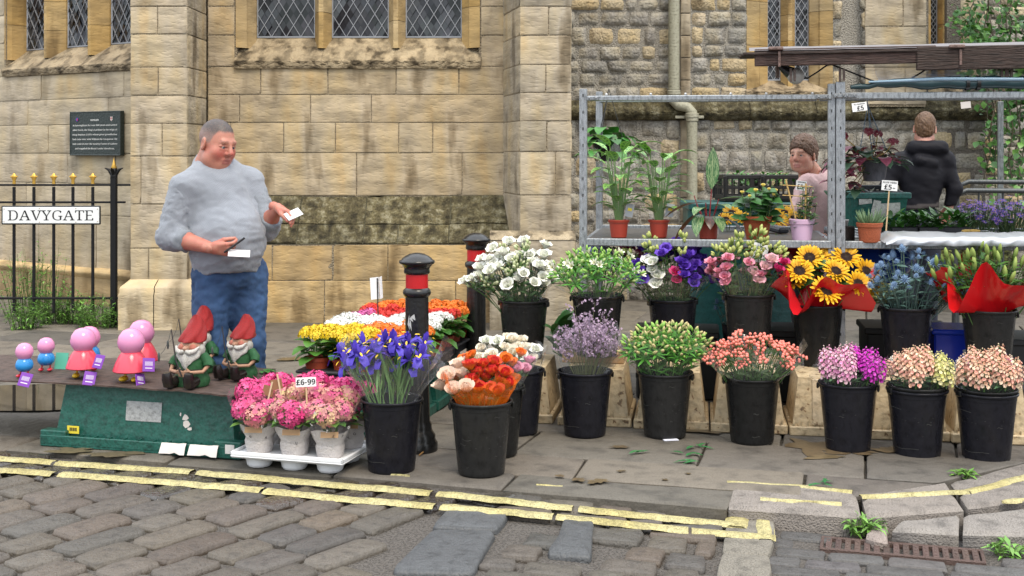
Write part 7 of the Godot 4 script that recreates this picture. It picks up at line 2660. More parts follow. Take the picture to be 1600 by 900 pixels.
func build_kalanchoes() -> void:
	var o0 := Vector3(-1.19, 0.0, -6.84)
	var U := Vector3(0.966, 0, 0.26).normalized()
	var V := Vector3(0.22, 0, -0.975).normalized()
	var b := Basis(U, Vector3.UP, -V)
	var f := Transform3D(b, o0)
	# the green crates and black trays that carry them
	for k in 2:
		var c := thing("plastic_crate", ["upturned green crate under the yellow kalanchoes", "upturned green crate under the red and orange kalanchoes"][k], "crate", f * at(0.32, 0.0, -0.36 - 0.74 * k))
		var s := dye(0.012, 0.1, 0.075)
		s.box(at(0, 0.03, 0), Vector3(0.58, 0.06, 0.7), 0.006)
		put("rim", s, M.crate, c)
		s = dye(0.012, 0.1, 0.075)
		var lo := [Vector3(-0.27, 0.06, 0.33), Vector3(0.27, 0.06, 0.33), Vector3(0.27, 0.06, -0.33), Vector3(-0.27, 0.06, -0.33)]
		var hi := [Vector3(-0.24, 0.27, 0.3), Vector3(0.24, 0.27, 0.3), Vector3(0.24, 0.27, -0.3), Vector3(-0.24, 0.27, -0.3)]
		for i in 4: s.quad(lo[i], lo[(i + 1) % 4], hi[(i + 1) % 4], hi[i])
		s.quad(hi[0], hi[1], hi[2], hi[3])
		put("body", s, M.crate, c)
	var tray0: Node3D
	var tn := ["nearest the kerb", "second from the kerb", "third from the kerb", "farthest from the kerb"]
	for k in 4:
		var x := f * at(0.32, 0.272, -0.19 - 0.375 * k)
		if tray0:
			dup(tray0, x, "black plastic plant tray of kalanchoes, " + tn[k], "black kalanchoe trays")
			continue
		tray0 = thing("plant_tray", "black plastic plant tray of kalanchoes, " + tn[k], "tray", x, "black kalanchoe trays")
		var s := dye(0.022, 0.023, 0.026)
		s.box(at(0, 0.028, 0), Vector3(0.585, 0.056, 0.34), 0.008)
		put("body", s, M.any, tray0)
		s = dye(0.026, 0.027, 0.031)
		s.box(at(0, 0.064, 0), Vector3(0.64, 0.018, 0.372), 0.006)
		put("rim", s, M.any, tray0)
	var cl := {}
	for q in [["y", Color(0.72, 0.5, 0.01)], ["o", Color(0.75, 0.17, 0.008)], ["w", Color(0.8, 0.8, 0.77)], ["r", Color(0.6, 0.02, 0.012)], ["p", Color(0.6, 0.12, 0.35)]]:
		cl[q[0]] = made("ka" + q[0], head_umbel(q[1], 34, 0.034, 0.0085, 4, 0.55), M.petal)
	var words := {"y": "yellow", "o": "orange", "w": "white", "r": "red", "p": "pink"}
	var plan := ["yyyo", "yyoo", "wwwo", "wwww", "prrw", "rrrr", "oooo", "oooo"]
	var rown := ["first row from the kerb", "second row from the kerb", "third row from the kerb", "fourth row from the kerb", "fifth row from the kerb", "sixth row from the kerb", "seventh row from the kerb", "row nearest the church wall"]
	var coln := ["first in", "second in", "third in", "fourth in"]
	for row in 8:
		for i in 4:
			var ch: String = plan[row][i]
			var pos := f * Vector3(0.09 + 0.153 * i + r(-0.01, 0.01), 0.285, -0.11 - 0.187 * row + r(-0.01, 0.01))
			var o := thing("kalanchoe_pot", "%s flowering kalanchoe in terracotta plastic pot, %s the %s" % [words[ch], coln[i], rown[row]], "potted plant", turned(pos, r(0, 6), 0, 0, 1.18), "kalanchoes on the low display")
			var s := dye(0.36, 0.06, 0.025)
			s.lathe(Transform3D(), [Vector2(0.0, 0.0), Vector2(0.045, 0.0), Vector2(0.058, 0.085), Vector2(0.063, 0.086), Vector2(0.063, 0.102), Vector2(0.058, 0.103), Vector2(0.056, 0.09), Vector2(0.0, 0.085)], 18)
			put("pot", s, M.any, o)
			s = Shape.new()
			for k in 15:
				var a := k * 2.4
				var c := Color(0.035, 0.13, 0.02).lerp(Color(0.07, 0.19, 0.03), r(0, 1))
				var h := 0.1 + 0.075 * (k / 15.0)
				s.blade(Vector3(cos(a) * 0.02, h, sin(a) * 0.02), Vector3(cos(a), 0.3 + 0.05 * k, sin(a)), Vector3.UP, r(0.09, 0.125), r(0.065, 0.085), r(0.6, 1.3), 4, 0.2, c, c * 1.15, 0.55, 0.3)
			many(put("leaves", s, M.leaf, o))
			var st := dye(0.08, 0.2, 0.04)
			var n := 9
			for k in n:
				var a := k * 2.4
				var rr := 0.075 * sqrt((k + 0.3) / n)
				var p := Vector3(cos(a) * rr, 0.226 - rr * 0.35 + r(-0.012, 0.012), sin(a) * rr)
				put("flower_cluster", cl[ch], null, o, along(p, Vector3(p.x * 5, 1, p.z * 5), r(0, 6), r(0.75, 1.1)))
				st.tube([Vector3(p.x * 0.3, 0.12, p.z * 0.3), p], 0.002, 4, false)
			many(put("stems", st, M.leaf, o))


func pot_shape(R0: float, R1: float, h: float, rim: float, col: Color) -> Shape:
	var s := Shape.new()
	s.col = col
	s.lathe(Transform3D(), [Vector2(0.0, 0.001), Vector2(R0 - 0.004, 0.0), Vector2(R0, 0.004), Vector2(R1 - 0.006, h - rim), Vector2(R1, h - rim + 0.002), Vector2(R1 + 0.003, h - 0.003), Vector2(R1, h), Vector2(R1 - 0.006, h), Vector2(R1 - 0.01, h - 0.012), Vector2(0.0, h - 0.014)], 28)
	return s

func build_shelf_plants() -> void:
	var Y := 1.014
	var clay := Color(0.4, 0.085, 0.03)
	# calatheas in clear sleeves
	M.calathea = leafy(0.4)
	var im := Image.create(64, 128, false, Image.FORMAT_RGB8)
	for j in 128:
		for i in 64:
			var u := absf(i / 63.0 - 0.5) * 2.0
			var v := j / 127.0
			var c := Color(0.14, 0.32, 0.06).lerp(Color(0.25, 0.46, 0.1), u * 0.7)
			var k := fposmod(v * 6.0 + u * 0.5, 1.0)
			if u > 0.12 and u < 0.7 and absf(k - 0.5) < 0.26 * (1.0 - absf(u - 0.4) * 2.4): c = Color(0.03, 0.1, 0.025)
			if u < 0.05: c = Color(0.3, 0.5, 0.14)
			im.set_pixel(i, j, c.linear_to_srgb())
	M.calathea.albedo_texture = ImageTexture.create_from_image(im)
	M.calathea.uv1_triplanar = false
	M.calathea.vertex_color_use_as_albedo = false
	for q in [[968, 372, "bushy calathea with dark feathered leaves in clear sleeve, beside the end post", 1.0], [1031, 372, "slimmer calathea with dark feathered leaves in clear sleeve, in front of the drainpipe", 0.92]]:
		var p := ground(q[0], q[1], Y)
		p.z -= 0.05
		var o := thing("calathea_plant", q[2], "potted plant", Transform3D(Basis(), p))
		put("pot", pot_shape(0.048, 0.064, 0.11, 0.018, Color(0.34, 0.04, 0.02)), M.any, o)
		var st := Shape.new()
		for k in 36:
			var a := k * 2.4
			var s := Shape.new()
			s.uvs = true
			var h: float = (0.14 + 0.42 * (k + 1) / 36.0) * q[3]
			var lean := 0.03 + 0.06 * (k / 36.0)
			var b := Vector3(cos(a) * lean, h, sin(a) * lean)
			st.col = Color(0.12, 0.24, 0.05)
			st.tube([Vector3(cos(a) * 0.02, 0.1, sin(a) * 0.02), Vector3(cos(a) * lean * 0.6, h * 0.6, sin(a) * lean * 0.6), b], 0.003, 5, false)
			var top := k > 26
			s.blade(b, Vector3(cos(a), 1.0 if top else 0.8, sin(a)), Vector3.UP, r(0.14, 0.2) * q[3] * (1.15 if top else 0.85), r(0.06, 0.08), r(0.5, 1.5), 6, 0.18, Color(1, 1, 1), Color(1, 1, 1))
			put("leaf", s, M.calathea, o)
		many(put("stems", st, M.leaf, o))
		cone_wrap(o, {"y0": 0.09, "top": Vector3(0, 0.52 * q[3], 0), "R": 0.15, "r0": 0.062, "fold": 0.08, "name": "clear_sleeve", "sz": 1.0})
		var lb := dye(0.3, 0.31, 0.33)
		lb.box(Transform3D(Basis(Vector3.BACK, -0.2), Vector3(0.06, 0.17, 0.06)), Vector3(0.05, 0.08, 0.002))
		var lab := put("care_label", lb, M.any, o)
		lb = dye(0.65, 0.5, 0.05)
		lb.box(Transform3D(Basis(Vector3.BACK, -0.2), Vector3(0.062, 0.175, 0.0615)), Vector3(0.025, 0.018, 0.002))
		put("yellow_patch", lb, M.any, lab)

	# stromanthe: striped leaves, red beneath
	var p := ground(1109, 374, Y)
	p.z -= 0.06
	var o := thing("stromanthe_plant", "stromanthe with striped leaves, dark red beneath, in terracotta pot", "potted plant", Transform3D(Basis(), p))
	put("pot", pot_shape(0.052, 0.064, 0.112, 0.018, Color(0.36, 0.05, 0.025)), M.any, o)
	M.stromanthe = leafy(0.35)
	im = Image.create(64, 64, false, Image.FORMAT_RGB8)
	for j in 64:
		for i in 64:
			var u := absf(i / 63.0 - 0.5) * 2.0
			var k := wob.get_noise_2d(i * 0.3 + 5.0, (j - i * signf(i - 31.5) * 0.5) * 0.055)
			var c := Color(0.035, 0.13, 0.035)
			if k > 0.1 and u < 0.9: c = Color(0.36, 0.44, 0.22)
			if u < 0.07: c = Color(0.3, 0.38, 0.18)
			im.set_pixel(i, j, c.linear_to_srgb())
	M.stromanthe.albedo_texture = ImageTexture.create_from_image(im)
	M.stromanthe.uv1_triplanar = false
	M.stromanthe.vertex_color_use_as_albedo = true
	var stems := Shape.new()
	for q in [[0.02, 0.3, 0.0, 0.05, 1.0, 0.0, 0.2, 0.055, 0.1, 0], [0.06, 0.24, 0.02, 1.0, 0.25, 0.2, 0.2, 0.045, 0.5, 0], [-0.02, 0.22, 0.03, -1.0, 0.1, 0.3, 0.22, 0.045, 0.7, 1], [-0.05, 0.17, 0.02, -0.7, -0.4, 0.4, 0.22, 0.03, 0.5, 1], [0.04, 0.2, 0.05, 0.4, 0.35, 0.8, 0.12, 0.05, 0.8, 0], [0.08, 0.16, 0.02, 1.0, 0.1, 0.1, 0.14, 0.05, 0.9, 0], [-0.03, 0.18, 0.06, -0.4, 0.4, 0.6, 0.13, 0.05, 1.2, 0], [-0.05, 0.15, 0.04, -0.3, -0.1, 0.7, 0.14, 0.05, 1.3, 0], [0.03, 0.14, 0.06, 0.3, 0.0, 0.9, 0.11, 0.05, 1.3, 0], [0.09, 0.12, 0.03, 0.9, -0.1, 0.4, 0.13, 0.045, 1.0, 1], [-0.08, 0.26, -0.04, -0.6, 0.4, -0.3, 0.12, 0.05, 0.6, 0], [0.0, 0.14, 0.05, -0.1, 0.1, 0.9, 0.11, 0.045, 1.2, 1]]:
		var s := Shape.new()
		s.uvs = true
		var c := Color(0.3, 0.06, 0.06) if q[9] else Color(1, 1, 1)
		s.blade(Vector3(q[0], q[1], q[2]), Vector3(q[3], q[4], q[5]), Vector3(0, 0.3, 1.0) if absf(q[4]) > 0.8 else Vector3.UP, q[6] * 1.3, q[7] * 1.5, q[8], 6, 0.2, c, c)
		put("leaf", s, M.stromanthe, o)
		stems.col = Color(0.22, 0.02, 0.03)
		stems.tube([Vector3(q[0] * 0.3, 0.1, q[2] * 0.3), Vector3(q[0] * 0.7, q[1] * 0.7, q[2] * 0.7), Vector3(q[0], q[1], q[2])], [0.005, 0.004, 0.003], 6, false)
	many(put("stems", stems, M.gloss, o))

	# yellow begonia in a clay pot
	p = ground(1187, 377, Y)
	p.z -= 0.08
	var be := made("be", head_rose(Color(0.72, 0.52, 0.05), Color(0.78, 0.62, 0.15), Color(0.78, 0.66, 0.2)), M.petal)
	o = bunch("begonia_plant", "yellow flowered begonia with dark glossy leaves growing in clay pot", p + Vector3(0, 0.13, 0), [[be, "flower", 0.6, 0.5], [be, "flower", 0.6, 0.36]], [p + Vector3(-0.1, 0.28, 0.06), p + Vector3(-0.06, 0.26, 0.09), p + Vector3(0.03, 0.32, 0.03), p + Vector3(0.06, 0.3, 0.06), p + Vector3(0.1, 0.29, 0.05), p + Vector3(0.075, 0.27, 0.09), p + Vector3(-0.02, 0.29, 0.06), p + Vector3(0.11, 0.26, 0.0)], {"n": 10, "L": 0.095, "W": 0.075, "from": 0.15, "to": 0.9, "c": Color(0.04, 0.12, 0.03), "rise": 0.3}, Color(0.12, 0.2, 0.05))
	o.set_meta("category", "potted plant")
	var cp := put("clay_pot", pot_shape(0.062, 0.086, 0.145, 0.036, clay), M.clay)
	cp.position = p
	tag(cp, "orange clay pot holding the yellow begonia", "pot")

	# gardenia on a bamboo trellis, in a pink pot
	p = ground(1257, 377, Y)
	p.z -= 0.07
	cp = put("pink_pot", pot_shape(0.056, 0.073, 0.128, 0.03, Color(0.6, 0.4, 0.55)), M.any)
	cp.position = p
	tag(cp, "pale pink plastic pot with bamboo trellis on the shelf", "pot")
	o = bunch("gardenia_plant", "gardenia shrub with glossy leaves trained in the pale pink pot", p + Vector3(0, 0.1, 0), [[made("gb", head_bud(Color(0.1, 0.2, 0.05), Color(0.4, 0.45, 0.25), 0.03, 0.008), M.petal), "bud", 0.2, 0.6]], dome(p + Vector3(0.03, 0.2, 0.0), Vector3(0.07, 0.15, 0.06), 14, 0.6, -0.5), {"n": 9, "L": 0.055, "W": 0.026, "from": 0.2, "to": 1.0, "c": Color(0.045, 0.13, 0.03), "rise": 0.5}, Color(0.1, 0.12, 0.05))
	o.set_meta("category", "potted plant")
	var tr := thing("bamboo_trellis", "bamboo cane trellis stuck in the pale pink pot", "trellis", Transform3D(Basis(), p))
	for q in [[-0.05, -0.1, 0.36], [0.02, 0.02, 0.34]]:
		var s := dye(0.5, 0.33, 0.12)
		s.tube([Vector3(q[0] * 0.6, 0.08, 0.03), Vector3(q[1], q[2], 0.02)], 0.0055, 6)
		put("cane", s, M.worn, tr)
	for h in [0.2, 0.26, 0.32]:
		var s := dye(0.5, 0.33, 0.12)
		s.tube([Vector3(-0.12, h + 0.01, 0.026), Vector3(0.06, h, 0.026)], 0.003, 5)
		put("crosspiece", s, M.worn, tr)

	# aloe in a clay pot
	p = ground(1364, 380, Y)
	p.z -= 0.07
	cp = put("clay_pot", pot_shape(0.058, 0.074, 0.115, 0.026, Color(0.36, 0.09, 0.035)), M.clay)
	cp.position = p
	tag(cp, "brown clay pot holding the spiky aloe", "pot")
	o = thing("aloe_plant", "spiky grey green aloe rosette growing in clay pot", "potted plant", Transform3D(Basis(), p + Vector3(0, 0.1, 0)))
	for k in 30:
		var a := k * 2.4
		var s := Shape.new()
		var up := 0.5 + 1.8 * (k / 30.0)
		var d := Vector3(cos(a), up, sin(a)).normalized()
		var b := Vector3(cos(a) * 0.03, 0.0, sin(a) * 0.03)
		var L := r(0.075, 0.115)
		s.col = Color(0.1, 0.17, 0.08) * r(0.8, 1.2)
		s.tube([b, b + d * L * 0.5, b + (d + Vector3(0, 0.25, 0)).normalized() * L], [0.0085, 0.007, 0.0008], 6, false)
		put("leaf", s, M.any, o)

	# things lying about on the shelf
	var s := dye(0.012, 0.012, 0.013)
	p = ground(1327, 378, Y)
	var d := thing("tape_dispenser", "black tape dispenser beside the aloe pot", "dispenser", turned(Vector3(p.x, Y, p.z - 0.08), 0.2))
	s.box(at(0, 0.045, 0), Vector3(0.075, 0.09, 0.1), 0.006)
	put("body", s, M.gloss, d)
	s = dye(0.45, 0.46, 0.48)
	s.box(Transform3D(Basis(Vector3.RIGHT, 0.5), Vector3(0, 0.105, 0.0)), Vector3(0.03, 0.05, 0.008), 0.002)
	put("blade", s, M.steel, d)
	p = ground(1216, 366, Y)
	d = thing("card_reader", "black card payment terminal lying between the clay and pink pots", "card reader", turned(Vector3(p.x, Y + 0.012, p.z - 0.08), 0.5, 0.12))
	s = dye(0.015, 0.015, 0.016)
	s.box(at(0, 0.018, 0), Vector3(0.085, 0.036, 0.17), 0.01)
	put("body", s, M.gloss, d)
	s = dye(0.16, 0.17, 0.18)
	s.box(at(0, 0.037, -0.035), Vector3(0.06, 0.003, 0.05), 0.001)
	put("screen", s, M.gloss, d)
	for i in 3:
		for j in 4:
			s = dye(0.2, 0.2, 0.21)
			s.box(at(-0.022 + 0.022 * i, 0.038, 0.012 + 0.016 * j), Vector3(0.016, 0.004, 0.011), 0.001)
			put("key", s, M.any, d)
	var papers := thing("paper_slips", "folded white paper slips behind the tape dispenser", "paper", turned(ground(1345, 374, Y) + Vector3(0, 0, -0.12), 0.3))
	for k in 4:
		s = dye(0.62, 0.64, 0.68)
		s.box(turned(Vector3(0.01 * k, 0.012 + 0.014 * k, 0), 0.3 * k, 0.1), Vector3(0.05, 0.002, 0.08))
		put("slip", s, M.any, papers)

	# a stack of florist sheets in white polythene
	var a := ground(1384, 383, Y)
	var st := thing("polythene_stack", "stack of florist sheets under white polythene at the end of shelf", "packaging", Transform3D(Basis(SU, Vector3.UP, -SV), Vector3(a.x, Y, a.z)))
	s = dye(0.5, 0.53, 0.58)
	var g := []
	var prof := [[0.0, 0.0], [0.012, 0.01], [0.016, 0.028], [0.004, 0.044], [-0.05, 0.05], [-0.25, 0.054], [-0.45, 0.05], [-0.5, 0.02]]
	for q in prof:
		for i in 40:
			var u := 1.3 * i / 39.0
			var n := wob.get_noise_2d(u * 6, q[0] * 12 + q[1] * 40)
			var fr := wob.get_noise_2d(u * 26, q[1] * 20)
			var end := clampf(u / 0.05, 0.3, 1.0)
			g.append(Vector3(u, q[1] * end + n * 0.018 * (1.0 if q[1] > 0.02 else 0.3), q[0] + fr * 0.024 * (1.0 if q[0] > -0.03 else 0.2)))
	s.grid(g, 40)
	put("polythene_cover", s, M.white_film, st)
	var kn := thing("wooden_tool", "wooden handled knife lying on the white polythene stack", "tool", turned(spot(1517, 361, 252), -0.1, 0, 0.02))
	s = dye(0.5, 0.31, 0.07)
	s.tube([Vector3(-0.055, 0, 0), Vector3(-0.03, 0, 0), Vector3(0.03, 0, 0), Vector3(0.055, 0, 0)], [0.007, 0.011, 0.01, 0.006], 8)
	put("handle", s, M.worn, kn)
	s = dye(0.4, 0.4, 0.4)
	s.box(at(0.08, 0, 0), Vector3(0.05, 0.004, 0.012))
	put("blade", s, M.steel, kn)

	# greens and asters behind it
	for q in [[1410, 350, "leafy green bedding plants behind the white polythene, beside the aloe"], [1448, 350, "leafy green bedding plants behind the white polythene, in front of man in black"], [1490, 350, "leafy green bedding plants behind the white polythene, beside the asters"]]:
		var b := spot(q[0], q[1], 240)
		s = Shape.new()
		for k in 60:
			var an := r(0, TAU)
			var c := Color(0.05, 0.15, 0.025) * r(0.6, 1.5)
			s.blade(Vector3(b.x + r(-0.09, 0.09), 1.02 + r(0, 0.09), b.z + r(-0.08, 0.08)), Vector3(cos(an), 1.1, sin(an)), Vector3.UP, r(0.1, 0.16), r(0.025, 0.04), r(0.3, 1.2), 4, 0.2, c, c * 1.3)
		s.col = Color(0.015, 0.015, 0.016)
		s.box(at(b.x, 1.035, b.z), Vector3(0.18, 0.04, 0.16), 0.004)
		tag(many(put("bedding_plants", s, M.leaf)), q[2], "potted plant", "green bedding plants on the shelf")
	var da := made("da", head_daisy(Color(0.17, 0.07, 0.5)), M.petal)
	for q in [[1528, 350, "purple aster plant behind the white polythene, nearer the green bedding plants"], [1580, 346, "purple aster plant behind the white polythene, below the ivy"]]:
		var b := spot(q[0], q[1], 238)
		var c := Vector3(b.x, 1.06, b.z)
		o = bunch("aster_plant", q[2], c, [[da, "flower", 0.35, 1.3], [da, "flower", 0.4, 1.6]], dome(c + Vector3(0, 0.03, 0.0), Vector3(0.16, 0.15, 0.12), 80, 0.7, -0.1), {"n": 2, "L": 0.035, "W": 0.009, "from": 0.4, "c": Color(0.05, 0.1, 0.03)}, Color(0.07, 0.12, 0.04))
		o.set_meta("category", "potted plant")
	# sunflowers lying at the back of the shelf
	var sun: ArrayMesh = proto.sun
	var k0 := 0
	for q in [[1145, 346, "sunflowers lying at the back of the shelf beside the stromanthe"], [1226, 344, "sunflowers lying at the back of the shelf behind the begonia pot"]]:
		var b := spot(q[0], q[1], 234)
		b.y = 1.07
		bunch("cut_sunflowers", q[2], b, [[sun, "flower_head", 0.9, 0.9], [sun, "flower_head", 0.6, 0.8]], [b + Vector3(-0.06, 0.02, 0.06), b + Vector3(0.05, 0.03, 0.05), b + Vector3(0.0, 0.06, -0.02), b + Vector3(0.1, 0.0, 0.02)], {"n": 4, "L": 0.08, "W": 0.04}, Color(0.07, 0.15, 0.04))
		k0 += 1

	# boxes behind the shelf: teal bin with black crates of seedlings on it
	var z := -9.35
	var sc := FOCAL / -z
	var tb := thing("teal_bin", "large teal plastic bin behind the stromanthe with black crates on top", "bin", at(spot(1152, 0, sc).x, 0, z))
	s = dye(0.012, 0.1, 0.095)
	s.lathe(Transform3D(Basis(Vector3.UP, PI / 4).scaled(Vector3(1.38, 1, 0.85)), Vector3.ZERO), [Vector2(0.36, 0.0), Vector2(0.385, 1.12)], 4)
	s.box(at(0, 1.14, 0), Vector3(0.8, 0.06, 0.5), 0.012)
	put("body", s, M.crate, tb)
	for q in [[1155, 1.175, "black slatted crate of seedlings on the teal bin, beside the stromanthe"], [1213, 1.175, "black slatted crate of seedlings on the teal bin, beside the woman"]]:
		var c := crate_lattice("slatted_crate", q[2], turned(Vector3(spot(q[0], 0, sc).x, q[1], z + 0.02), 0.1), Vector3(0.3, 0.2, 0.3), Color(0.014, 0.014, 0.015))
		s = Shape.new()
		var bx := spot(q[0], 0, sc).x
		for k in 90:
			var an := r(0, TAU)
			var cc := Color(0.06, 0.17, 0.03) * r(0.6, 1.5)
			s.blade(Vector3(bx + r(-0.13, 0.13), q[1] + r(0.1, 0.2), z + r(-0.12, 0.12)), Vector3(cos(an), 1.0, sin(an)), Vector3.UP, r(0.05, 0.1), r(0.015, 0.03), r(0.3, 1.4), 3, 0.2, cc, cc * 1.3)
		tag(many(put("seedlings", s, M.leaf)), "bright green seedlings in the slatted crate " + ("beside the stromanthe" if q[0] == 1155 else "beside the woman"), "seedlings")
	# teal recycling box with stickers
	z = -8.45
	sc = FOCAL / -z
	var x0 := spot(1358, 0, sc).x
	var rb := thing("recycling_box", "teal plastic recycling box with pale stickers beside man in black", "box", turned(Vector3(x0, 1.015, z), 0.12))
	s = dye(0.012, 0.13, 0.105)
	var lo := [Vector3(-0.17, 0, 0.14), Vector3(0.17, 0, 0.14), Vector3(0.17, 0, -0.14), Vector3(-0.17, 0, -0.14)]
	var hi := [Vector3(-0.2, 0.23, 0.17), Vector3(0.2, 0.23, 0.17), Vector3(0.2, 0.23, -0.17), Vector3(-0.2, 0.23, -0.17)]
	for i in 4: s.quad(lo[i], lo[(i + 1) % 4], hi[(i + 1) % 4], hi[i])
	put("body", s, M.crate, rb)
	s = dye(0.012, 0.14, 0.115)
	for e in [[0, 0.178, 0.43, 0.03], [0, -0.178, 0.43, 0.03]]: s.box(at(e[0], 0.235, e[1]), Vector3(e[2], 0.04, e[3]), 0.006)
	for e in [-1, 1]: s.box(at(0.205 * e, 0.235, 0), Vector3(0.03, 0.04, 0.33), 0.006)
	put("rim", s, M.crate, rb)
	for q in [[-0.1, 0.205, 0.09, 0.05, 0.1], [0.06, 0.14, 0.17, 0.09, 0.05], [-0.03, 0.13, 0.05, 0.15, -0.2]]:
		s = dye(0.62, 0.62, 0.58)
		s.box(Transform3D(Basis(Vector3.BACK, q[4]) * Basis(Vector3.RIGHT, 0.13), Vector3(q[0], q[1], 0.146 + 0.13 * q[1] + 0.003)), Vector3(q[2], q[3], 0.002))
		put("sticker", s, M.worn, rb)
	crate_lattice("slatted_crate", "black slatted crate tilted in the teal recycling box", turned(Vector3(x0 + 0.06, 1.2, z), 0.2, 0.2), Vector3(0.24, 0.1, 0.2), Color(0.014, 0.016, 0.02))
	s = Shape.new()
	for k in 26:
		var c := [Color(0.6, 0.6, 0.62), Color(0.05, 0.12, 0.03), Color(0.5, 0.02, 0.08)][k % 3] as Color
		s.blade(Vector3(x0 + r(-0.16, 0.16), 1.2 + r(0, 0.05), z + r(-0.1, 0.13)), Vector3(r(-1, 1), 0.8, r(-1, 1)), Vector3.UP, r(0.06, 0.1), 0.03, 0.6, 3, 0.2, c, c)
	tag(many(put("cuttings", s, M.leaf)), "cut leaves and scraps of wrap piled in the recycling box", "cuttings")
	# blue bag under the shelf
	s = dye(0.015, 0.05, 0.3)
	var bg := spot(1372, 396, 256)
	for q in [[-0.08, 0.0], [0.08, -0.01]]:
		var gg := []
		for j in 6:
			for i in 14:
				var an := -TAU * i / 14
				var rad := 0.14 * sin(0.4 + j * 0.5) * (1.0 + 0.12 * sin(an * 3 + j))
				gg.append(bg + Vector3(q[0] + cos(an) * rad, 0.055 - 0.045 * j + q[1], sin(an) * rad * 0.7))
		s.grid(gg, 14, true)
	tag(put("blue_bag", s, M.gloss), "crumpled blue plastic bag stuffed under the shelf above the thistles", "bag")

	# --- hanging baskets
	var hb := spot(949, 252, 226)
	o = thing("hanging_basket", "black hanging pot of heart shaped green leaves at the stall's end", "hanging plant", Transform3D(Basis(), hb))
	put("pot", pot_shape(0.085, 0.115, 0.16, 0.025, Color(0.014, 0.014, 0.015)), M.bucket, o)
	for k in 3:
		s = dye(0.02, 0.02, 0.02)
		var an := TAU * k / 3
		s.tube([Vector3(cos(an) * 0.11, 0.15, sin(an) * 0.11), Vector3(0.01, 0.5, 0)], 0.0025, 4)
		put("wire", s, M.any, o)
	for k in 44:
		var an := k * 2.4
		s = Shape.new()
		var c := Color(0.04, 0.15, 0.025) * r(0.7, 1.5)
		var rr := r(0.04, 0.15)
		var h := r(0.14, 0.24) if rr < 0.11 else r(0.05, 0.18)
		if k > 36: rr = r(0.14, 0.2); h = r(0.02, 0.16); an = r(-0.5, 0.6)
		s.blade(Vector3(cos(an) * rr, h, sin(an) * rr), Vector3(cos(an), 0.3, sin(an)), Vector3.UP, r(0.1, 0.13), r(0.08, 0.1), r(0.8, 1.9), 4, 0.15, c, c * 1.2, 0.35)
		put("leaf", s, M.leaf, o)
	hb = spot(1366, 283, 252)
	o = thing("hanging_basket", "grey hanging pot of wine red and green begonia leaves by the posts", "hanging plant", Transform3D(Basis(), hb))
	put("pot", pot_shape(0.065, 0.088, 0.13, 0.02, Color(0.09, 0.09, 0.1)), M.bucket, o)
	for k in 4:
		s = dye(0.1, 0.16, 0.22)
		var an := TAU * k / 4 + 0.4
		s.tube([Vector3(cos(an) * 0.095, 0.14, sin(an) * 0.095), Vector3(-0.04, 0.47, 0.0)], 0.0028, 4)
		put("hanger", s, M.any, o)
	s = dye(0.35, 0.37, 0.4)
	s.tube([Vector3(-0.04, 0.46, 0), Vector3(-0.045, 0.52, 0.0), Vector3(-0.03, 0.54, -0.01), Vector3(-0.02, 0.52, -0.02)], 0.004, 6)
	put("hook", s, M.steel, o)
	var st2 := Shape.new()
	for k in 96:
		var an := k * 2.4
		s = Shape.new()
		var wine := r(0, 1) < 0.45
		var c := (Color(0.26, 0.06, 0.1) if wine else Color(0.045, 0.085, 0.05)) * r(0.6, 1.5)
		var rr := 0.21 * sqrt((k % 70 + 1) / 70.0)
		var b := Vector3(cos(an) * rr - 0.05, 0.2 - rr * 0.5 + r(-0.02, 0.06), sin(an) * rr * 0.8)
		if k > 70: b = Vector3(r(-0.28, -0.1), r(-0.1, 0.12), r(-0.02, 0.08))
		s.blade(b, Vector3(cos(an) - 0.1, 0.35, sin(an)), Vector3.UP, r(0.08, 0.115), r(0.065, 0.09), r(0.5, 1.6), 4, 0.2, c, c * 1.3, 0.4)
		put("leaf", s, M.leaf, o)
		st2.col = Color(0.3, 0.22, 0.08)
		if k % 3 == 0: st2.tube([Vector3(-0.01, 0.13, 0), b], 0.003, 4, false)
	for q in [[-0.2, 0.28, 0.02], [-0.05, 0.3, 0.05], [0.02, 0.29, 0.0], [0.1, 0.24, 0.05]]:
		st2.col = Color(0.36, 0.26, 0.08)
		st2.tube([Vector3(-0.02, 0.13, 0), Vector3(q[0] * 0.6, q[1] * 0.75, q[2]), Vector3(q[0], q[1], q[2])], 0.004, 5, false)
		put("flower", made("bd", head_umbel(Color(0.22, 0.03, 0.05), 18, 0.03, 0.014, 4), M.petal), null, o, along(Vector3(q[0], q[1], q[2]), Vector3(0.1, 1, 0.3), r(0, 6)))
	many(put("stems", st2, M.leaf, o))


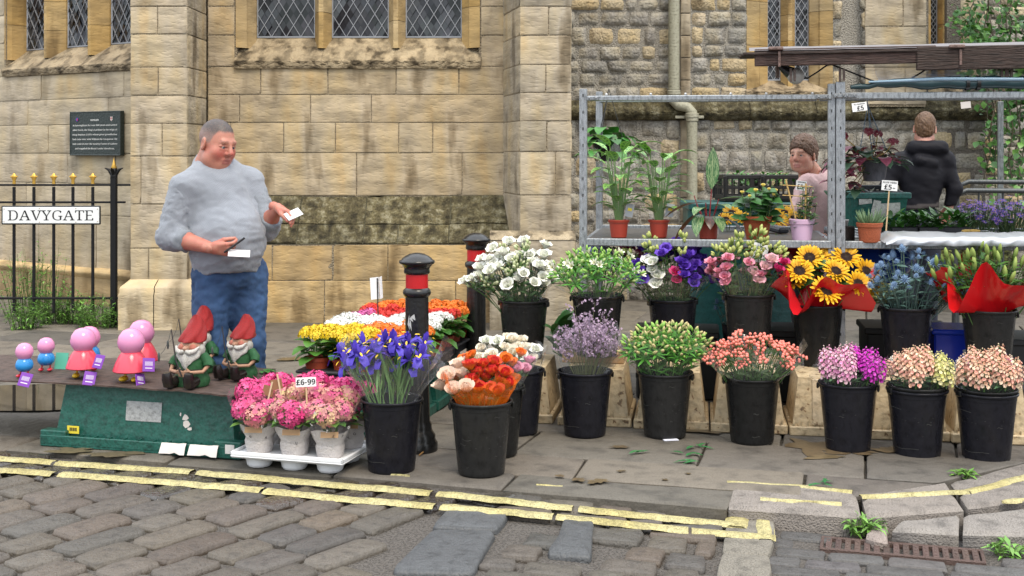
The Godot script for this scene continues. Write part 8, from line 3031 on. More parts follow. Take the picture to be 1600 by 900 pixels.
# ---------------------------------------------------------------- wild plants and scraps
func weed(label: String, p: Vector3, n: int, h: float, spread: float, group: String) -> void:
	var o := thing("weed", label, "weed", Transform3D(Basis(), p), group)
	var s := Shape.new()
	var st := dye(0.1, 0.17, 0.04)
	for k in int(n * 1.5):
		var a := r(0, TAU)
		var rr := spread * sqrt(r(0, 1))
		var hh := h * r(0.4, 1.0) * (1.0 - 0.4 * rr / maxf(spread, 0.01))
		var foot := Vector3(cos(a) * rr * 0.6, -0.02, sin(a) * rr * 0.35)
		var top := Vector3(cos(a) * rr, hh, sin(a) * rr * 0.5)
		st.tube([foot, foot.lerp(top, 0.5) + Vector3(0, 0.02, 0), top], [0.003, 0.0022, 0.001], 4, false)
		for e in int(5 + hh * 22):
			var f := r(0.15, 1.0)
			var an := r(0, TAU)
			var c := Color(0.1, 0.24, 0.04).lerp(Color(0.17, 0.34, 0.06), r(0, 1)) * r(0.6, 1.2)
			s.blade(foot.lerp(top, f), Vector3(cos(an), r(0.2, 1.0), sin(an)), Vector3.UP, r(0.03, 0.07), r(0.01, 0.022), r(0.2, 1.2), 2, 0.2, c, c * 1.2)
	many(put("leaves", s, M.leaf, o))
	many(put("stems", st, M.leaf, o))

func build_wild() -> void:
	var g := "weeds along the railings"
	weed("tall spindly weed behind the railings under the street name plate", ground(50, 500) + Vector3(0, 0, -0.25), 16, 1.05, 0.25, g)
	weed("bushy weed behind the railings near the edge of the picture", ground(25, 500) + Vector3(0, 0, -0.3), 34, 0.75, 0.35, g)
	weed("low bushy weed spilling through the railings on to the pavement", ground(40, 514), 34, 0.3, 0.2, g)
	weed("low leafy weed between the second and third railing bars", ground(85, 508) + Vector3(0, 0, -0.1), 46, 0.5, 0.3, g)
	weed("spreading weed at the foot of the railings in the middle", ground(120, 506), 40, 0.38, 0.28, g)
	weed("spreading weed at the foot of the railing post by the buttress", ground(158, 512), 50, 0.34, 0.3, g)
	weed("small weed growing in the gap at the corner kerb", ground(1352, 828, -0.06), 18, 0.07, 0.09, "weeds in the kerb")
	weed("tuft of weed at the far end of the drain", ground(1575, 862, -0.08), 9, 0.05, 0.11, "weeds in the kerb")
	weed("tiny weed in the paving joint near the kerb bend", ground(1504, 743), 8, 0.04, 0.05, "weeds in the kerb")
	weed("weed growing on the pavement below the purple lisianthus bucket", Vector3(1.0, 0.31, -7.9), 26, 0.2, 0.14, "weeds in the kerb")

	# ivy over the far corner
	var o := thing("ivy", "green ivy cascading down the far corner of the church", "ivy", at(4.52, 0, -12.7))
	var s := Shape.new()
	var st := dye(0.09, 0.07, 0.04)
	var lf := Shape.new()
	lf.blade(Vector3.ZERO, Vector3(0, -0.2, 1), Vector3(0, 1, 0.3), 0.075, 0.062, 0.5, 3, 0.15, Color(1, 1, 1), Color(1, 1, 1), 0.35)
	for k in 46:
		var x0 := r(0.3, 1.35) if k > 9 else r(0.0, 0.3)
		var top := r(2.2, 3.6)
		var hang := r(0.5, 1.9)
		if x0 < 0.3: top = r(2.5, 3.7); hang = r(0.2, 0.55)
		var z0 := r(-0.4, 0.3) + 0.15 * x0
		var pts := []
		for i in 7:
			var f := i / 6.0
			pts.append(Vector3(x0 + 0.18 * wob.get_noise_2d(f * 3, k * 5.0) - 0.1 * f, top - hang * f, z0 + 0.25 * sin(f * 2.0) + 0.15 * wob.get_noise_2d(f * 3, k * 9.0)))
		st.tube(pts, 0.006, 4, false)
		for e in 62:
			var f := r(0, 6)
			var i := mini(int(f), 5)
			var p: Vector3 = pts[i].lerp(pts[i + 1], f - i) + Vector3(r(-1, 1), r(-1, 1), r(-1, 1)) * 0.1
			var c := Color(0.035, 0.13, 0.025).lerp(Color(0.13, 0.29, 0.05), pow(r(0, 1), 1.6))
			s.add(lf, Transform3D(Basis.from_euler(Vector3(r(-0.6, 0.9), r(-1.4, 1.4), r(-0.6, 0.6))).scaled(Vector3.ONE * r(0.6, 1.25)), p), c)
	for e in 900:
		var p := Vector3(r(0.4, 1.5), r(0.9, 2.2), r(-0.2, 0.3))
		if wob.get_noise_2d(p.x * 4, p.y * 3) < -0.05: continue
		var c := Color(0.04, 0.14, 0.03).lerp(Color(0.15, 0.3, 0.08), pow(r(0, 1), 1.6))
		s.add(lf, Transform3D(Basis.from_euler(Vector3(r(-0.6, 0.9), r(-1.4, 1.4), r(-0.6, 0.6))).scaled(Vector3.ONE * r(0.6, 1.25)), p), c)
	many(put("leaves", s, M.leaf, o))
	many(put("stems", st, M.leaf, o))

	# scraps on the pavement
	var k := 0
	for q in [[1002, 709, "curled green leaf scrap on the flagstones below the alstroemeria bucket"], [1074, 712, "green leaf scrap on the flagstones between the alstroemeria and berry buckets"], [1087, 724, "ragged green leaf scrap nearest the kerb"], [1281, 759, "green leaf scrap lying on the corner kerb stone"], [1090, 702, "small green leaf scrap nearest the berry bucket"]]:
		var p := ground(q[0], q[1])
		s = Shape.new()
		for e in 4:
			var a := r(0, TAU)
			var c := Color(0.03, 0.16, 0.045) * r(0.7, 1.4)
			s.blade(p + Vector3(r(-0.03, 0.03), 0.012, r(-0.02, 0.02)), Vector3(cos(a), 0.15, sin(a) * 0.5), Vector3.UP, r(0.05, 0.09), r(0.018, 0.03), 0.4, 3, 0.2, c, c)
		tag(put("leaf_scrap", s, M.leaf), q[2], "leaf", "leaf scraps")
	s = Shape.new()
	for e in 7:
		var a := r(0, TAU)
		s.blade(ground(412, 583, 0.335) + Vector3(r(-0.02, 0.02), 0.012, 0), Vector3(cos(a), 0.3, sin(a)), Vector3.UP, 0.06, 0.035, 0.5, 3, 0.2, Color(0.04, 0.15, 0.03), Color(0.06, 0.2, 0.04))
	tag(put("ivy_sprig", s, M.leaf), "sprig of green ivy leaves on the corner of hardboard", "leaf")
	s = dye(0.65, 0.66, 0.75)
	s.box(turned(ground(1048, 689) + Vector3(0, 0.006, 0), 0.2), Vector3(0.08, 0.004, 0.03))
	tag(put("paper_scrap", s, M.matt), "small white printed paper scrap in front of alstroemeria bucket", "paper")
	s = dye(0.3, 0.16, 0.05)
	s.tube([ground(655, 713) + Vector3(0, 0.005, 0), ground(668, 704) + Vector3(0, 0.012, 0), ground(681, 694) + Vector3(0, 0.006, 0)], 0.004, 5)
	tag(put("twig", s, M.matt), "brown twig lying at the foot of the front bollard", "twig")

	# spilt water: dark damp patches and a puddle
	for q in [[1265, 700, 0.16, 0.1], [1330, 707, 0.17, 0.05], [1290, 716, 0.14, 0.03], [968, 700, 0.07, 0.02], [905, 752, 0.045, 0.016], [935, 754, 0.07, 0.022], [873, 746, 0.03, 0.012], [1090, 672, 0.2, 0.05], [1040, 752, 0.02, 0.01], [1075, 742, 0.02, 0.008], [970, 738, 0.03, 0.01], [470, 562, 0.2, 0.06], [450, 600, 0.25, 0.05], [745, 585, 0.15, 0.1], [1395, 705, 0.12, 0.04], [110, 706, 0.15, 0.04], [180, 712, 0.2, 0.03]]:
		damp(ground(q[0], q[1]), q[2], q[3] * 2.4)
	s = dye(0.02, 0.018, 0.015)
	var c := ground(60, 622)
	var pts := []
	for i in 26:
		var a := TAU * i / 26
		pts.append(c + Vector3(cos(a) * 0.55 * (1 + 0.2 * sin(a * 3)), 0.0095, -sin(a) * 0.5 * (1 + 0.15 * cos(a * 2))))
	for i in range(1, 25): s.tri(pts[0], pts[i], pts[i + 1])
	var w := put("puddle", s, M.water)
	w.set_meta("kind", "structure")

func damp(p: Vector3, rx: float, rz: float) -> void:
	var s := Shape.new()
	s.col = Color(0.12, 0.088, 0.05) * r(0.8, 1.2)
	var salt := r(0, 99)
	var pts := []
	for i in 22:
		var a := TAU * i / 22
		var k := 0.7 + 0.75 * wob.get_noise_3d(cos(a) * 1.6, sin(a) * 1.6, salt)
		pts.append(p + Vector3(cos(a) * rx * k, 0.0078, -sin(a) * rz * k))
	for i in 22: s.tri(p + Vector3(0, 0.0082, 0), pts[i], pts[(i + 1) % 22])
	var w := put("puddle", s, M.damp)
	w.set_meta("kind", "structure")


# ---------------------------------------------------------------- people
# head: y up, z to where it looks, x to its own left; about 0.24 high
func hairline(p: Vector3) -> float:   # how far a place on the head lies inside cropped hair, 0 to 1
	var z := p.z
	var h := -0.05
	for q in [[-0.1, -0.055, -0.04, -0.02], [-0.04, -0.02, 0.0, 0.0], [0.0, 0.0, 0.028, 0.022], [0.028, 0.022, 0.045, 0.06], [0.045, 0.06, 0.08, 0.088], [0.08, 0.088, 0.2, 0.1]]:
		if z >= q[0]: h = lerpf(q[1], q[3], clampf((z - q[0]) / (q[2] - q[0]), 0, 1))
	if z > 0.03: h += 0.016 * smoothstep(0.02, 0.055, absf(p.x))
	if absf(p.x) > 0.079: return 0.0
	return smoothstep(-0.012, 0.012, p.y - h + 0.008 * wob.get_noise_3d(p.x * 120, p.y * 120, p.z * 120))

func head_skin(cell: float, fat: float, long_neck: float, skin: Color, red: Color, lips: Color, crop := Color(0, 0, 0, 0), grey := Color(0, 0, 0, 0)) -> Shape:
	var f := Field.new(Vector3(-0.115, -0.25, -0.14), Vector3(0.115, 0.155, 0.155), cell)
	f.egg(at(0, 0.035, -0.014), Vector3(0.075, 0.092, 0.098), 0.02)
	f.egg(at(0, -0.028, 0.026), Vector3(0.063 + 0.006 * fat, 0.085, 0.066), 0.03)
	f.egg(at(0, -0.082, 0.05), Vector3(0.036 + 0.012 * fat, 0.03, 0.038), 0.03)
	if fat > 0.5: f.egg(at(0, -0.108, 0.028), Vector3(0.06, 0.036, 0.055), 0.03)
	for e in [-1, 1]:
		f.egg(at(0.04 * e, -0.03, 0.056), Vector3(0.026 + 0.006 * fat, 0.03, 0.026), 0.025)
		f.egg(at(0.05 * e, -0.07, 0.02), Vector3(0.022 + 0.01 * fat, 0.035, 0.035), 0.03)
	f.cap(Vector3(-0.036, 0.03, 0.08), Vector3(0.036, 0.03, 0.08), 0.011, 0.011, 0.02)
	f.cap(Vector3(0, 0.024, 0.086), Vector3(0, -0.018, 0.11), 0.0095, 0.015, 0.014)
	for e in [-1, 1]: f.egg(at(0.012 * e, -0.025, 0.097), Vector3(0.009, 0.008, 0.011), 0.008)
	f.cap(Vector3(-0.02, -0.058, 0.086), Vector3(0.02, -0.058, 0.086), 0.0075, 0.0075, 0.01)
	f.cap(Vector3(-0.016, -0.071, 0.085), Vector3(0.016, -0.071, 0.085), 0.0075, 0.0075, 0.01)
	f.cap(Vector3(-0.022, -0.0645, 0.098), Vector3(0.022, -0.0645, 0.098), 0.0035, 0.0035, 0.005, true)
	for e in [-1, 1]:
		f.egg(at(0.031 * e, 0.008, 0.1), Vector3(0.017, 0.009, 0.021), 0.012, true)
		f.cap(Vector3(0.047 * e, 0.0105, 0.078), Vector3(0.017 * e, 0.0125, 0.088), 0.0052, 0.0052, 0.006)
		f.cap(Vector3(0.044 * e, -0.004, 0.078), Vector3(0.018 * e, -0.004, 0.084), 0.004, 0.004, 0.008)
		var ear := Transform3D(Basis(Vector3.UP, 0.35 * e), Vector3(0.079 * e, -0.004, -0.012))
		f.egg(ear, Vector3(0.009, 0.034, 0.021), 0.008)
		f.egg(ear * at(0.009 * e, 0.004, 0.002), Vector3(0.006, 0.02, 0.011), 0.006, true)
	f.cap(Vector3(0, -0.07, -0.03), Vector3(0, -0.1 - long_neck, -0.05), 0.05 + 0.01 * fat, 0.054 + 0.013 * fat, 0.03)
	var s := Shape.new()
	tri_list(s, f.nets(), func(p: Vector3, n: Vector3) -> Color:
		var c := skin
		var cheek := exp(-((absf(p.x) - 0.042) ** 2 + (p.y + 0.03) ** 2) / 0.0011) * (1.0 if p.z > 0.0 else 0.0)
		var nose := exp(-(p.x ** 2 + (p.y + 0.018) ** 2) / 0.0003) * (1.0 if p.z > 0.085 else 0.0)
		c = c.lerp(red, clampf(0.8 * maxf(cheek, nose) + 0.25 * wob.get_noise_3d(p.x * 40, p.y * 40, p.z * 40), 0, 1))
		if p.z > 0.08 and absf(p.x) < 0.024 and p.y > -0.078 and p.y < -0.052: c = c.lerp(lips, 0.7)
		if crop.a > 0.0:
			var t := clampf(smoothstep(0.03, 0.09, p.y) + 0.5 * wob.get_noise_3d(p.x * 200, p.y * 120, p.z * 200), 0, 1)
			c = c.lerp(grey.lerp(crop, t), hairline(p) * lerpf(0.72, 0.97, t))
		if p.y > 0.026 and p.y < 0.04 and absf(absf(p.x) - 0.031) < 0.018 and p.z > 0.06: c = c.lerp(skin * 0.45, 0.55)
		return c)
	return s

func eyes_shape(iris: Color) -> Shape:
	var s := Shape.new()
	for e in [-1, 1]:
		s.col = Color(0.4, 0.36, 0.33)
		s.ball(Transform3D(Basis().scaled(Vector3.ONE * 0.0125), Vector3(0.031 * e, 0.006, 0.0765)), 14, 10)
		s.col = iris
		s.ball(fit(0.0062, 0.0058, 0.003, 0.031 * e, 0.006, 0.0875), 10, 6)
	return s

func hair_shape(cell: float, grow: Vector3, nape: float, front: Vector3, c0: Color, c1: Color, rough: float) -> Shape:
	var f := Field.new(Vector3(-0.14, -0.16, -0.17), Vector3(0.14, 0.19, 0.14), cell)
	f.egg(at(0, 0.04, -0.016), Vector3(0.0775, 0.094, 0.1) + grow, 0.01)
	f.egg(at(0, -0.02, -0.05), Vector3(0.06, 0.07, 0.058) + grow * 0.7, 0.03)
	f.egg(at(0, front.y, front.z), Vector3(0.083 + front.x, 0.1, 0.085), 0.008, true)
	f.cut(Vector3(0, -1, 0.62), Vector3(0, nape, 0))
	var s := Shape.new()
	tri_list(s, f.nets(), func(p: Vector3, n: Vector3) -> Color: return c0.lerp(c1, clampf(0.5 + 1.4 * wob.get_noise_3d(p.x * 190, p.y * 70, p.z * 150) + (0.4 if absf(p.x) > 0.06 and p.y < 0.05 else 0.0), 0, 1)),
		func(p: Vector3, n: Vector3) -> float: return rough * (wob.get_noise_3d(p.x * 45, p.y * 22, p.z * 45) + 0.6 * wob.get_noise_3d(p.x * 110, p.y * 60, p.z * 110)))
	return s

func hand_bones(f: Field, w: Vector3, x: Vector3, y: Vector3, z: Vector3, curls: Array, thumb: Vector3, thumb2: Vector3, k := 1.0) -> void:
	# w wrist; x to the thumb's side, y along the fingers, z out of the palm
	f.cap(w - y * 0.03 * k, w + y * 0.02 * k, 0.026 * k, 0.024 * k, 0.012)
	var xs := [0.029, 0.0095, -0.01, -0.027]
	var ls := [0.073, 0.081, 0.075, 0.058]
	for i in 4:
		var b: Vector3 = w + (x * xs[i] + y * (0.088 - absf(i - 1.2) * 0.004)) * k
		f.cap(w + (x * xs[i] * 0.55 + y * 0.012) * k, b, 0.017 * k, 0.0125 * k, 0.012)
		var a := 0.0
		var rad := 0.0098 - 0.0006 * i
		for j in 3:
			a += curls[i][j]
			var d: Vector3 = y * cos(a) + z * sin(a) + x * (xs[i] * 1.2)
			var e: Vector3 = b + d.normalized() * ls[i] * [0.46, 0.3, 0.24][j] * k
			f.cap(b, e, rad * (1.0 - 0.09 * j) * k, rad * (1.0 - 0.09 * (j + 1)) * k, 0.004)
			b = e
	var t0 := w + (x * 0.02 + y * 0.02 + z * 0.008) * k
	var d1 := (x * thumb.x + y * thumb.y + z * thumb.z).normalized()
	var t1 := t0 + d1 * 0.05 * k
	var d2 := (x * thumb2.x + y * thumb2.y + z * thumb2.z).normalized()
	var t2 := t1 + d2 * 0.032 * k
	f.cap(t0, t1, 0.016 * k, 0.0125 * k, 0.012)
	f.cap(t1, t2, 0.0115 * k, 0.0105 * k, 0.004)
	f.cap(t2, t2 + (d2 + z * 0.15).normalized() * 0.024 * k, 0.0105 * k, 0.008 * k, 0.004)

func skin_paint(c: Color, red: Color) -> Callable:
	return func(p: Vector3, n: Vector3) -> Color: return c.lerp(red, clampf(0.35 + 0.8 * wob.get_noise_3d(p.x * 18, p.y * 18, p.z * 18), 0, 1))

func yaw_frame(a: float, pitch := 0.0, roll := 0.0) -> Basis:
	return Basis(Vector3.UP, a) * Basis(Vector3.RIGHT, pitch) * Basis(Vector3.BACK, roll)

func build_man() -> void:
	var s0 := 277.0
	var o := thing("person", "stout grey haired man in grey jumper and jeans, holding a pen and cards", "person", at((365.0 - 800.0) / s0, 0, -FOCAL / s0))
	var skin := Color(0.5, 0.215, 0.15)
	var red := Color(0.45, 0.115, 0.085)
	var body := Basis(Vector3.UP, 0.6)
	var fwd := body * Vector3.BACK
	var head := Transform3D(yaw_frame(0.95, 0.26, -0.05).scaled(Vector3.ONE * 1.12), Vector3(-0.085, 1.583, 0.035))
	var shR := Vector3(-0.252, 1.335, 0.115)
	var shL := Vector3(0.066, 1.36, -0.125)
	var elR := Vector3(-0.312, 1.075, 0.15)
	var wrR := Vector3(-0.052, 1.022, 0.3)
	var elL := Vector3(0.165, 1.115, -0.07)
	var wrL := Vector3(0.262, 1.228, 0.07)
	# body, head and hands in one mesh
	var f := Field.new(Vector3(-0.47, -0.02, -0.36), Vector3(0.42, 1.62, 0.42), 0.015)
	f.cap(Vector3(-0.1, 1.38, -0.02), Vector3(-0.03, 0.92, -0.01), 0.12, 0.1, 0.05)
	f.cap(Vector3(-0.115, 1.4, -0.01), Vector3(-0.1, 1.52, 0.005), 0.084, 0.074, 0.04)
	f.cap(shR, elR, 0.06, 0.05, 0.04); f.cap(shL, elL, 0.06, 0.05, 0.04)
	f.cap(elR, elR.lerp(wrR, 0.35), 0.05, 0.05, 0.03); f.cap(elR.lerp(wrR, 0.35), wrR, 0.05, 0.032, 0.02)
	f.cap(elL, elL.lerp(wrL, 0.4), 0.05, 0.048, 0.03); f.cap(elL.lerp(wrL, 0.4), wrL, 0.048, 0.031, 0.02)
	var legs := [[Vector3(-0.1, 0.84, 0.05), Vector3(-0.12, 0.47, 0.075), Vector3(-0.105, 0.08, 0.03)], [Vector3(0.065, 0.84, -0.05), Vector3(0.078, 0.47, -0.03), Vector3(0.085, 0.08, -0.07)]]
	for L in legs:
		f.cap(L[0], L[1], 0.095, 0.065, 0.04); f.cap(L[1], L[2], 0.062, 0.045, 0.03)
		f.cap(L[2], L[2] + fwd * 0.12 + Vector3(0, -0.04, 0), 0.04, 0.035, 0.03)
	var s := Shape.new()
	tri_list(s, f.nets(), skin_paint(skin, red))
	s.add(head_skin(0.0042, 1.0, 0.05, skin, Color(0.47, 0.1, 0.08), Color(0.34, 0.1, 0.09), Color(0.045, 0.038, 0.036), Color(0.2, 0.165, 0.15)), head)
	var h := Field.new(wrR + Vector3(-0.06, -0.12, -0.1), wrR + Vector3(0.22, 0.12, 0.12), 0.0034)
	var y := Vector3(0.97, -0.06, 0.15).normalized()
	var x := (Vector3(0.05, 0.93, 0.42) - y * y.dot(Vector3(0.05, 0.93, 0.42))).normalized()
	hand_bones(h, wrR, x, y, x.cross(y), [[0.5, 0.75, 0.4], [0.75, 0.95, 0.5], [0.85, 1.0, 0.6], [0.9, 1.0, 0.6]], Vector3(0.42, 0.85, 0.35), Vector3(0.0, 0.9, 0.45), 1.04)
	tri_list(s, h.nets(), skin_paint(skin, red))
	h = Field.new(wrL + Vector3(-0.1, -0.14, -0.12), wrL + Vector3(0.2, 0.12, 0.2), 0.0034)
	y = Vector3(0.86, -0.3, 0.4).normalized()
	x = (Vector3(-0.3, 0.25, 0.9) - y * y.dot(Vector3(-0.3, 0.25, 0.9))).normalized()
	hand_bones(h, wrL, x, y, y.cross(x), [[0.5, 0.5, 0.3], [0.6, 0.6, 0.3], [0.65, 0.7, 0.4], [0.7, 0.7, 0.4]], Vector3(0.4, 0.85, 0.35), Vector3(0.0, 0.95, 0.3), 1.04)
	tri_list(s, h.nets(), skin_paint(skin, red))
	put("body", s, M.skin, o)
	put("eyes", eyes_shape(Color(0.03, 0.035, 0.045)), M.gloss, o, head)

	# jumper
	f = Field.new(Vector3(-0.5, 0.72, -0.4), Vector3(0.36, 1.6, 0.45), 0.012)
	f.egg(Transform3D(body, Vector3(-0.092, 1.29, 0.0)), Vector3(0.185, 0.19, 0.165), 0.05)
	f.egg(Transform3D(body, Vector3(-0.025, 1.05, 0.045)), Vector3(0.222, 0.235, 0.215), 0.08)
	f.cap(Vector3(-0.1, 1.4, -0.02), Vector3(-0.035, 0.8, 0.01), 0.11, 0.19, 0.06)
	f.cap(Vector3(-0.115, 1.455, -0.015), shR + Vector3(0.02, 0.02, 0), 0.072, 0.072, 0.07)
	f.cap(Vector3(-0.15, 1.475, -0.035), Vector3(-0.09, 1.45, -0.06), 0.08, 0.08, 0.05)
	f.cap(Vector3(-0.1, 1.45, -0.02), shL + Vector3(-0.01, 0.02, 0), 0.07, 0.07, 0.05)
	f.cap(shR, shR.lerp(elR, 0.6), 0.082, 0.078, 0.05)
	f.cap(shL, shL.lerp(elL, 0.6), 0.08, 0.075, 0.05)
	f.cut(Vector3(fwd.x * 0.22, -1, fwd.z * 0.22), Vector3(-0.03, 0.835, 0.0))
	f.cap(Vector3(-0.112, 1.495, 0.012), Vector3(-0.075, 1.64, 0.06), 0.074, 0.11, 0.008, true)
	var grey := Color(0.33, 0.36, 0.41)
	var folds := func(p: Vector3, n: Vector3) -> float:
		var q := wob.get_noise_3d(p.x * 4.0, p.y * 11.0, p.z * 4.0)
		var d := wob.get_noise_3d(p.x * 9.0 + p.y * 7.0, p.y * 6.0 - p.x * 5.0, p.z * 9.0)
		var low := smoothstep(1.25, 0.95, p.y) * 0.6 + 0.35
		return -absf(q) * 0.024 * low + d * 0.007
	var wool := func(p: Vector3, n: Vector3) -> Color:
		var hem := (p - Vector3(-0.03, 0.835, 0.0)).dot(Vector3(fwd.x * 0.22, -1, fwd.z * 0.22))
		return grey * 0.82 if hem > -0.055 else grey
	s = Shape.new()
	tri_list(s, f.nets(), wool, folds)
	for arm in [[shR, elR, wrR, 0.42, 0.079, 0.074], [shL, elL, wrL, 0.5, 0.078, 0.074]]:
		var g := Field.new(Vector3(-0.5, 0.92, -0.32), Vector3(0.36, 1.5, 0.42), 0.012)
		var cuff: Vector3 = arm[1].lerp(arm[2], arm[3])
		g.cap(arm[0], arm[1], arm[4], arm[5] + 0.004, 0.03)
		g.cap(arm[1], cuff + (arm[2] - arm[1]).normalized() * 0.06, arm[5] - 0.002, 0.06, 0.03)
		g.cut(arm[2] - arm[1], cuff)
		tri_list(s, g.nets(), func(p: Vector3, n: Vector3) -> Color: return grey * (0.85 if (p - cuff).dot((arm[2] - arm[1]).normalized()) > -0.04 else 1.0),
			func(p: Vector3, n: Vector3) -> float: return -absf(wob.get_noise_3d(p.x * 7.0, p.y * 15.0 + p.x * 6.0, p.z * 7.0)) * 0.022 + 0.006)
	put("jumper", s, M.wool, o)

	# jeans and shoes
	f = Field.new(Vector3(-0.36, -0.02, -0.3), Vector3(0.32, 1.0, 0.34), 0.0125)
	f.egg(Transform3D(body, Vector3(-0.025, 0.87, 0.0)), Vector3(0.19, 0.15, 0.165), 0.05)
	for L in legs:
		f.cap(L[0], L[1], 0.118, 0.09, 0.045)
		f.cap(L[1], L[2], 0.09, 0.084, 0.03)
	f.cut(Vector3(0, -1, 0), Vector3(0, 0.045, 0))
	s = Shape.new()
	var denim := Color(0.032, 0.075, 0.17)
	tri_list(s, f.nets(), func(p: Vector3, n: Vector3) -> Color: return denim * (0.8 + 0.6 * clampf(0.4 + wob.get_noise_3d(p.x * 7, p.y * 3, p.z * 7), 0, 1)),
		func(p: Vector3, n: Vector3) -> float: return -absf(wob.get_noise_3d(p.x * 7.0 + p.y * 4.0, p.y * 10.0, p.z * 7.0)) * 0.022 + 0.006)
	put("jeans", s, M.denim, o)
	s = Shape.new()
	f = Field.new(Vector3(-0.3, -0.02, -0.25), Vector3(0.35, 0.16, 0.35), 0.011)
	for L in legs:
		var a: Vector3 = L[2] + Vector3(0, -0.03, 0)
		f.cap(a - fwd * 0.03, a + fwd * 0.12 + Vector3(0, -0.012, 0), 0.05, 0.042, 0.03)
	f.cut(Vector3(0, -1, 0), Vector3(0, 0.004, 0))
	tri_list(s, f.nets(), func(p: Vector3, n: Vector3) -> Color: return Color(0.02, 0.02, 0.022))
	put("shoes", s, M.any, o)

	# what he holds
	var base := o.position
	s = dye(0.012, 0.012, 0.014)
	var pa := spot(364, 396, s0) + Vector3(0, 0, 0.3)
	s.tube([base + wrR + Vector3(0.075, -0.02, 0.03), base + wrR + Vector3(0.12, 0.01, 0.035), base + wrR + Vector3(0.185, 0.058, 0.03)], [0.0055, 0.0065, 0.006], 8)
	tag(put("marker_pen", s, M.gloss), "black marker pen held in the man's right hand", "pen")
	s = dye(0.56, 0.54, 0.54)
	s.box(turned(base + wrR + Vector3(0.155, -0.025, 0.03), 0.3, -1.0, -0.12), Vector3(0.115, 0.062, 0.0015))
	tag(put("blank_card", s, M.matt), "white card held under the man's pen in front of his belly", "card")
	s = dye(0.62, 0.62, 0.63)
	s.box(turned(base + wrL + Vector3(0.1, -0.03, 0.07), 0.3, -0.75, 0.5), Vector3(0.095, 0.055, 0.0015))
	tag(put("blank_card", s, M.matt), "white card held out in the man's left hand towards the stall", "card")

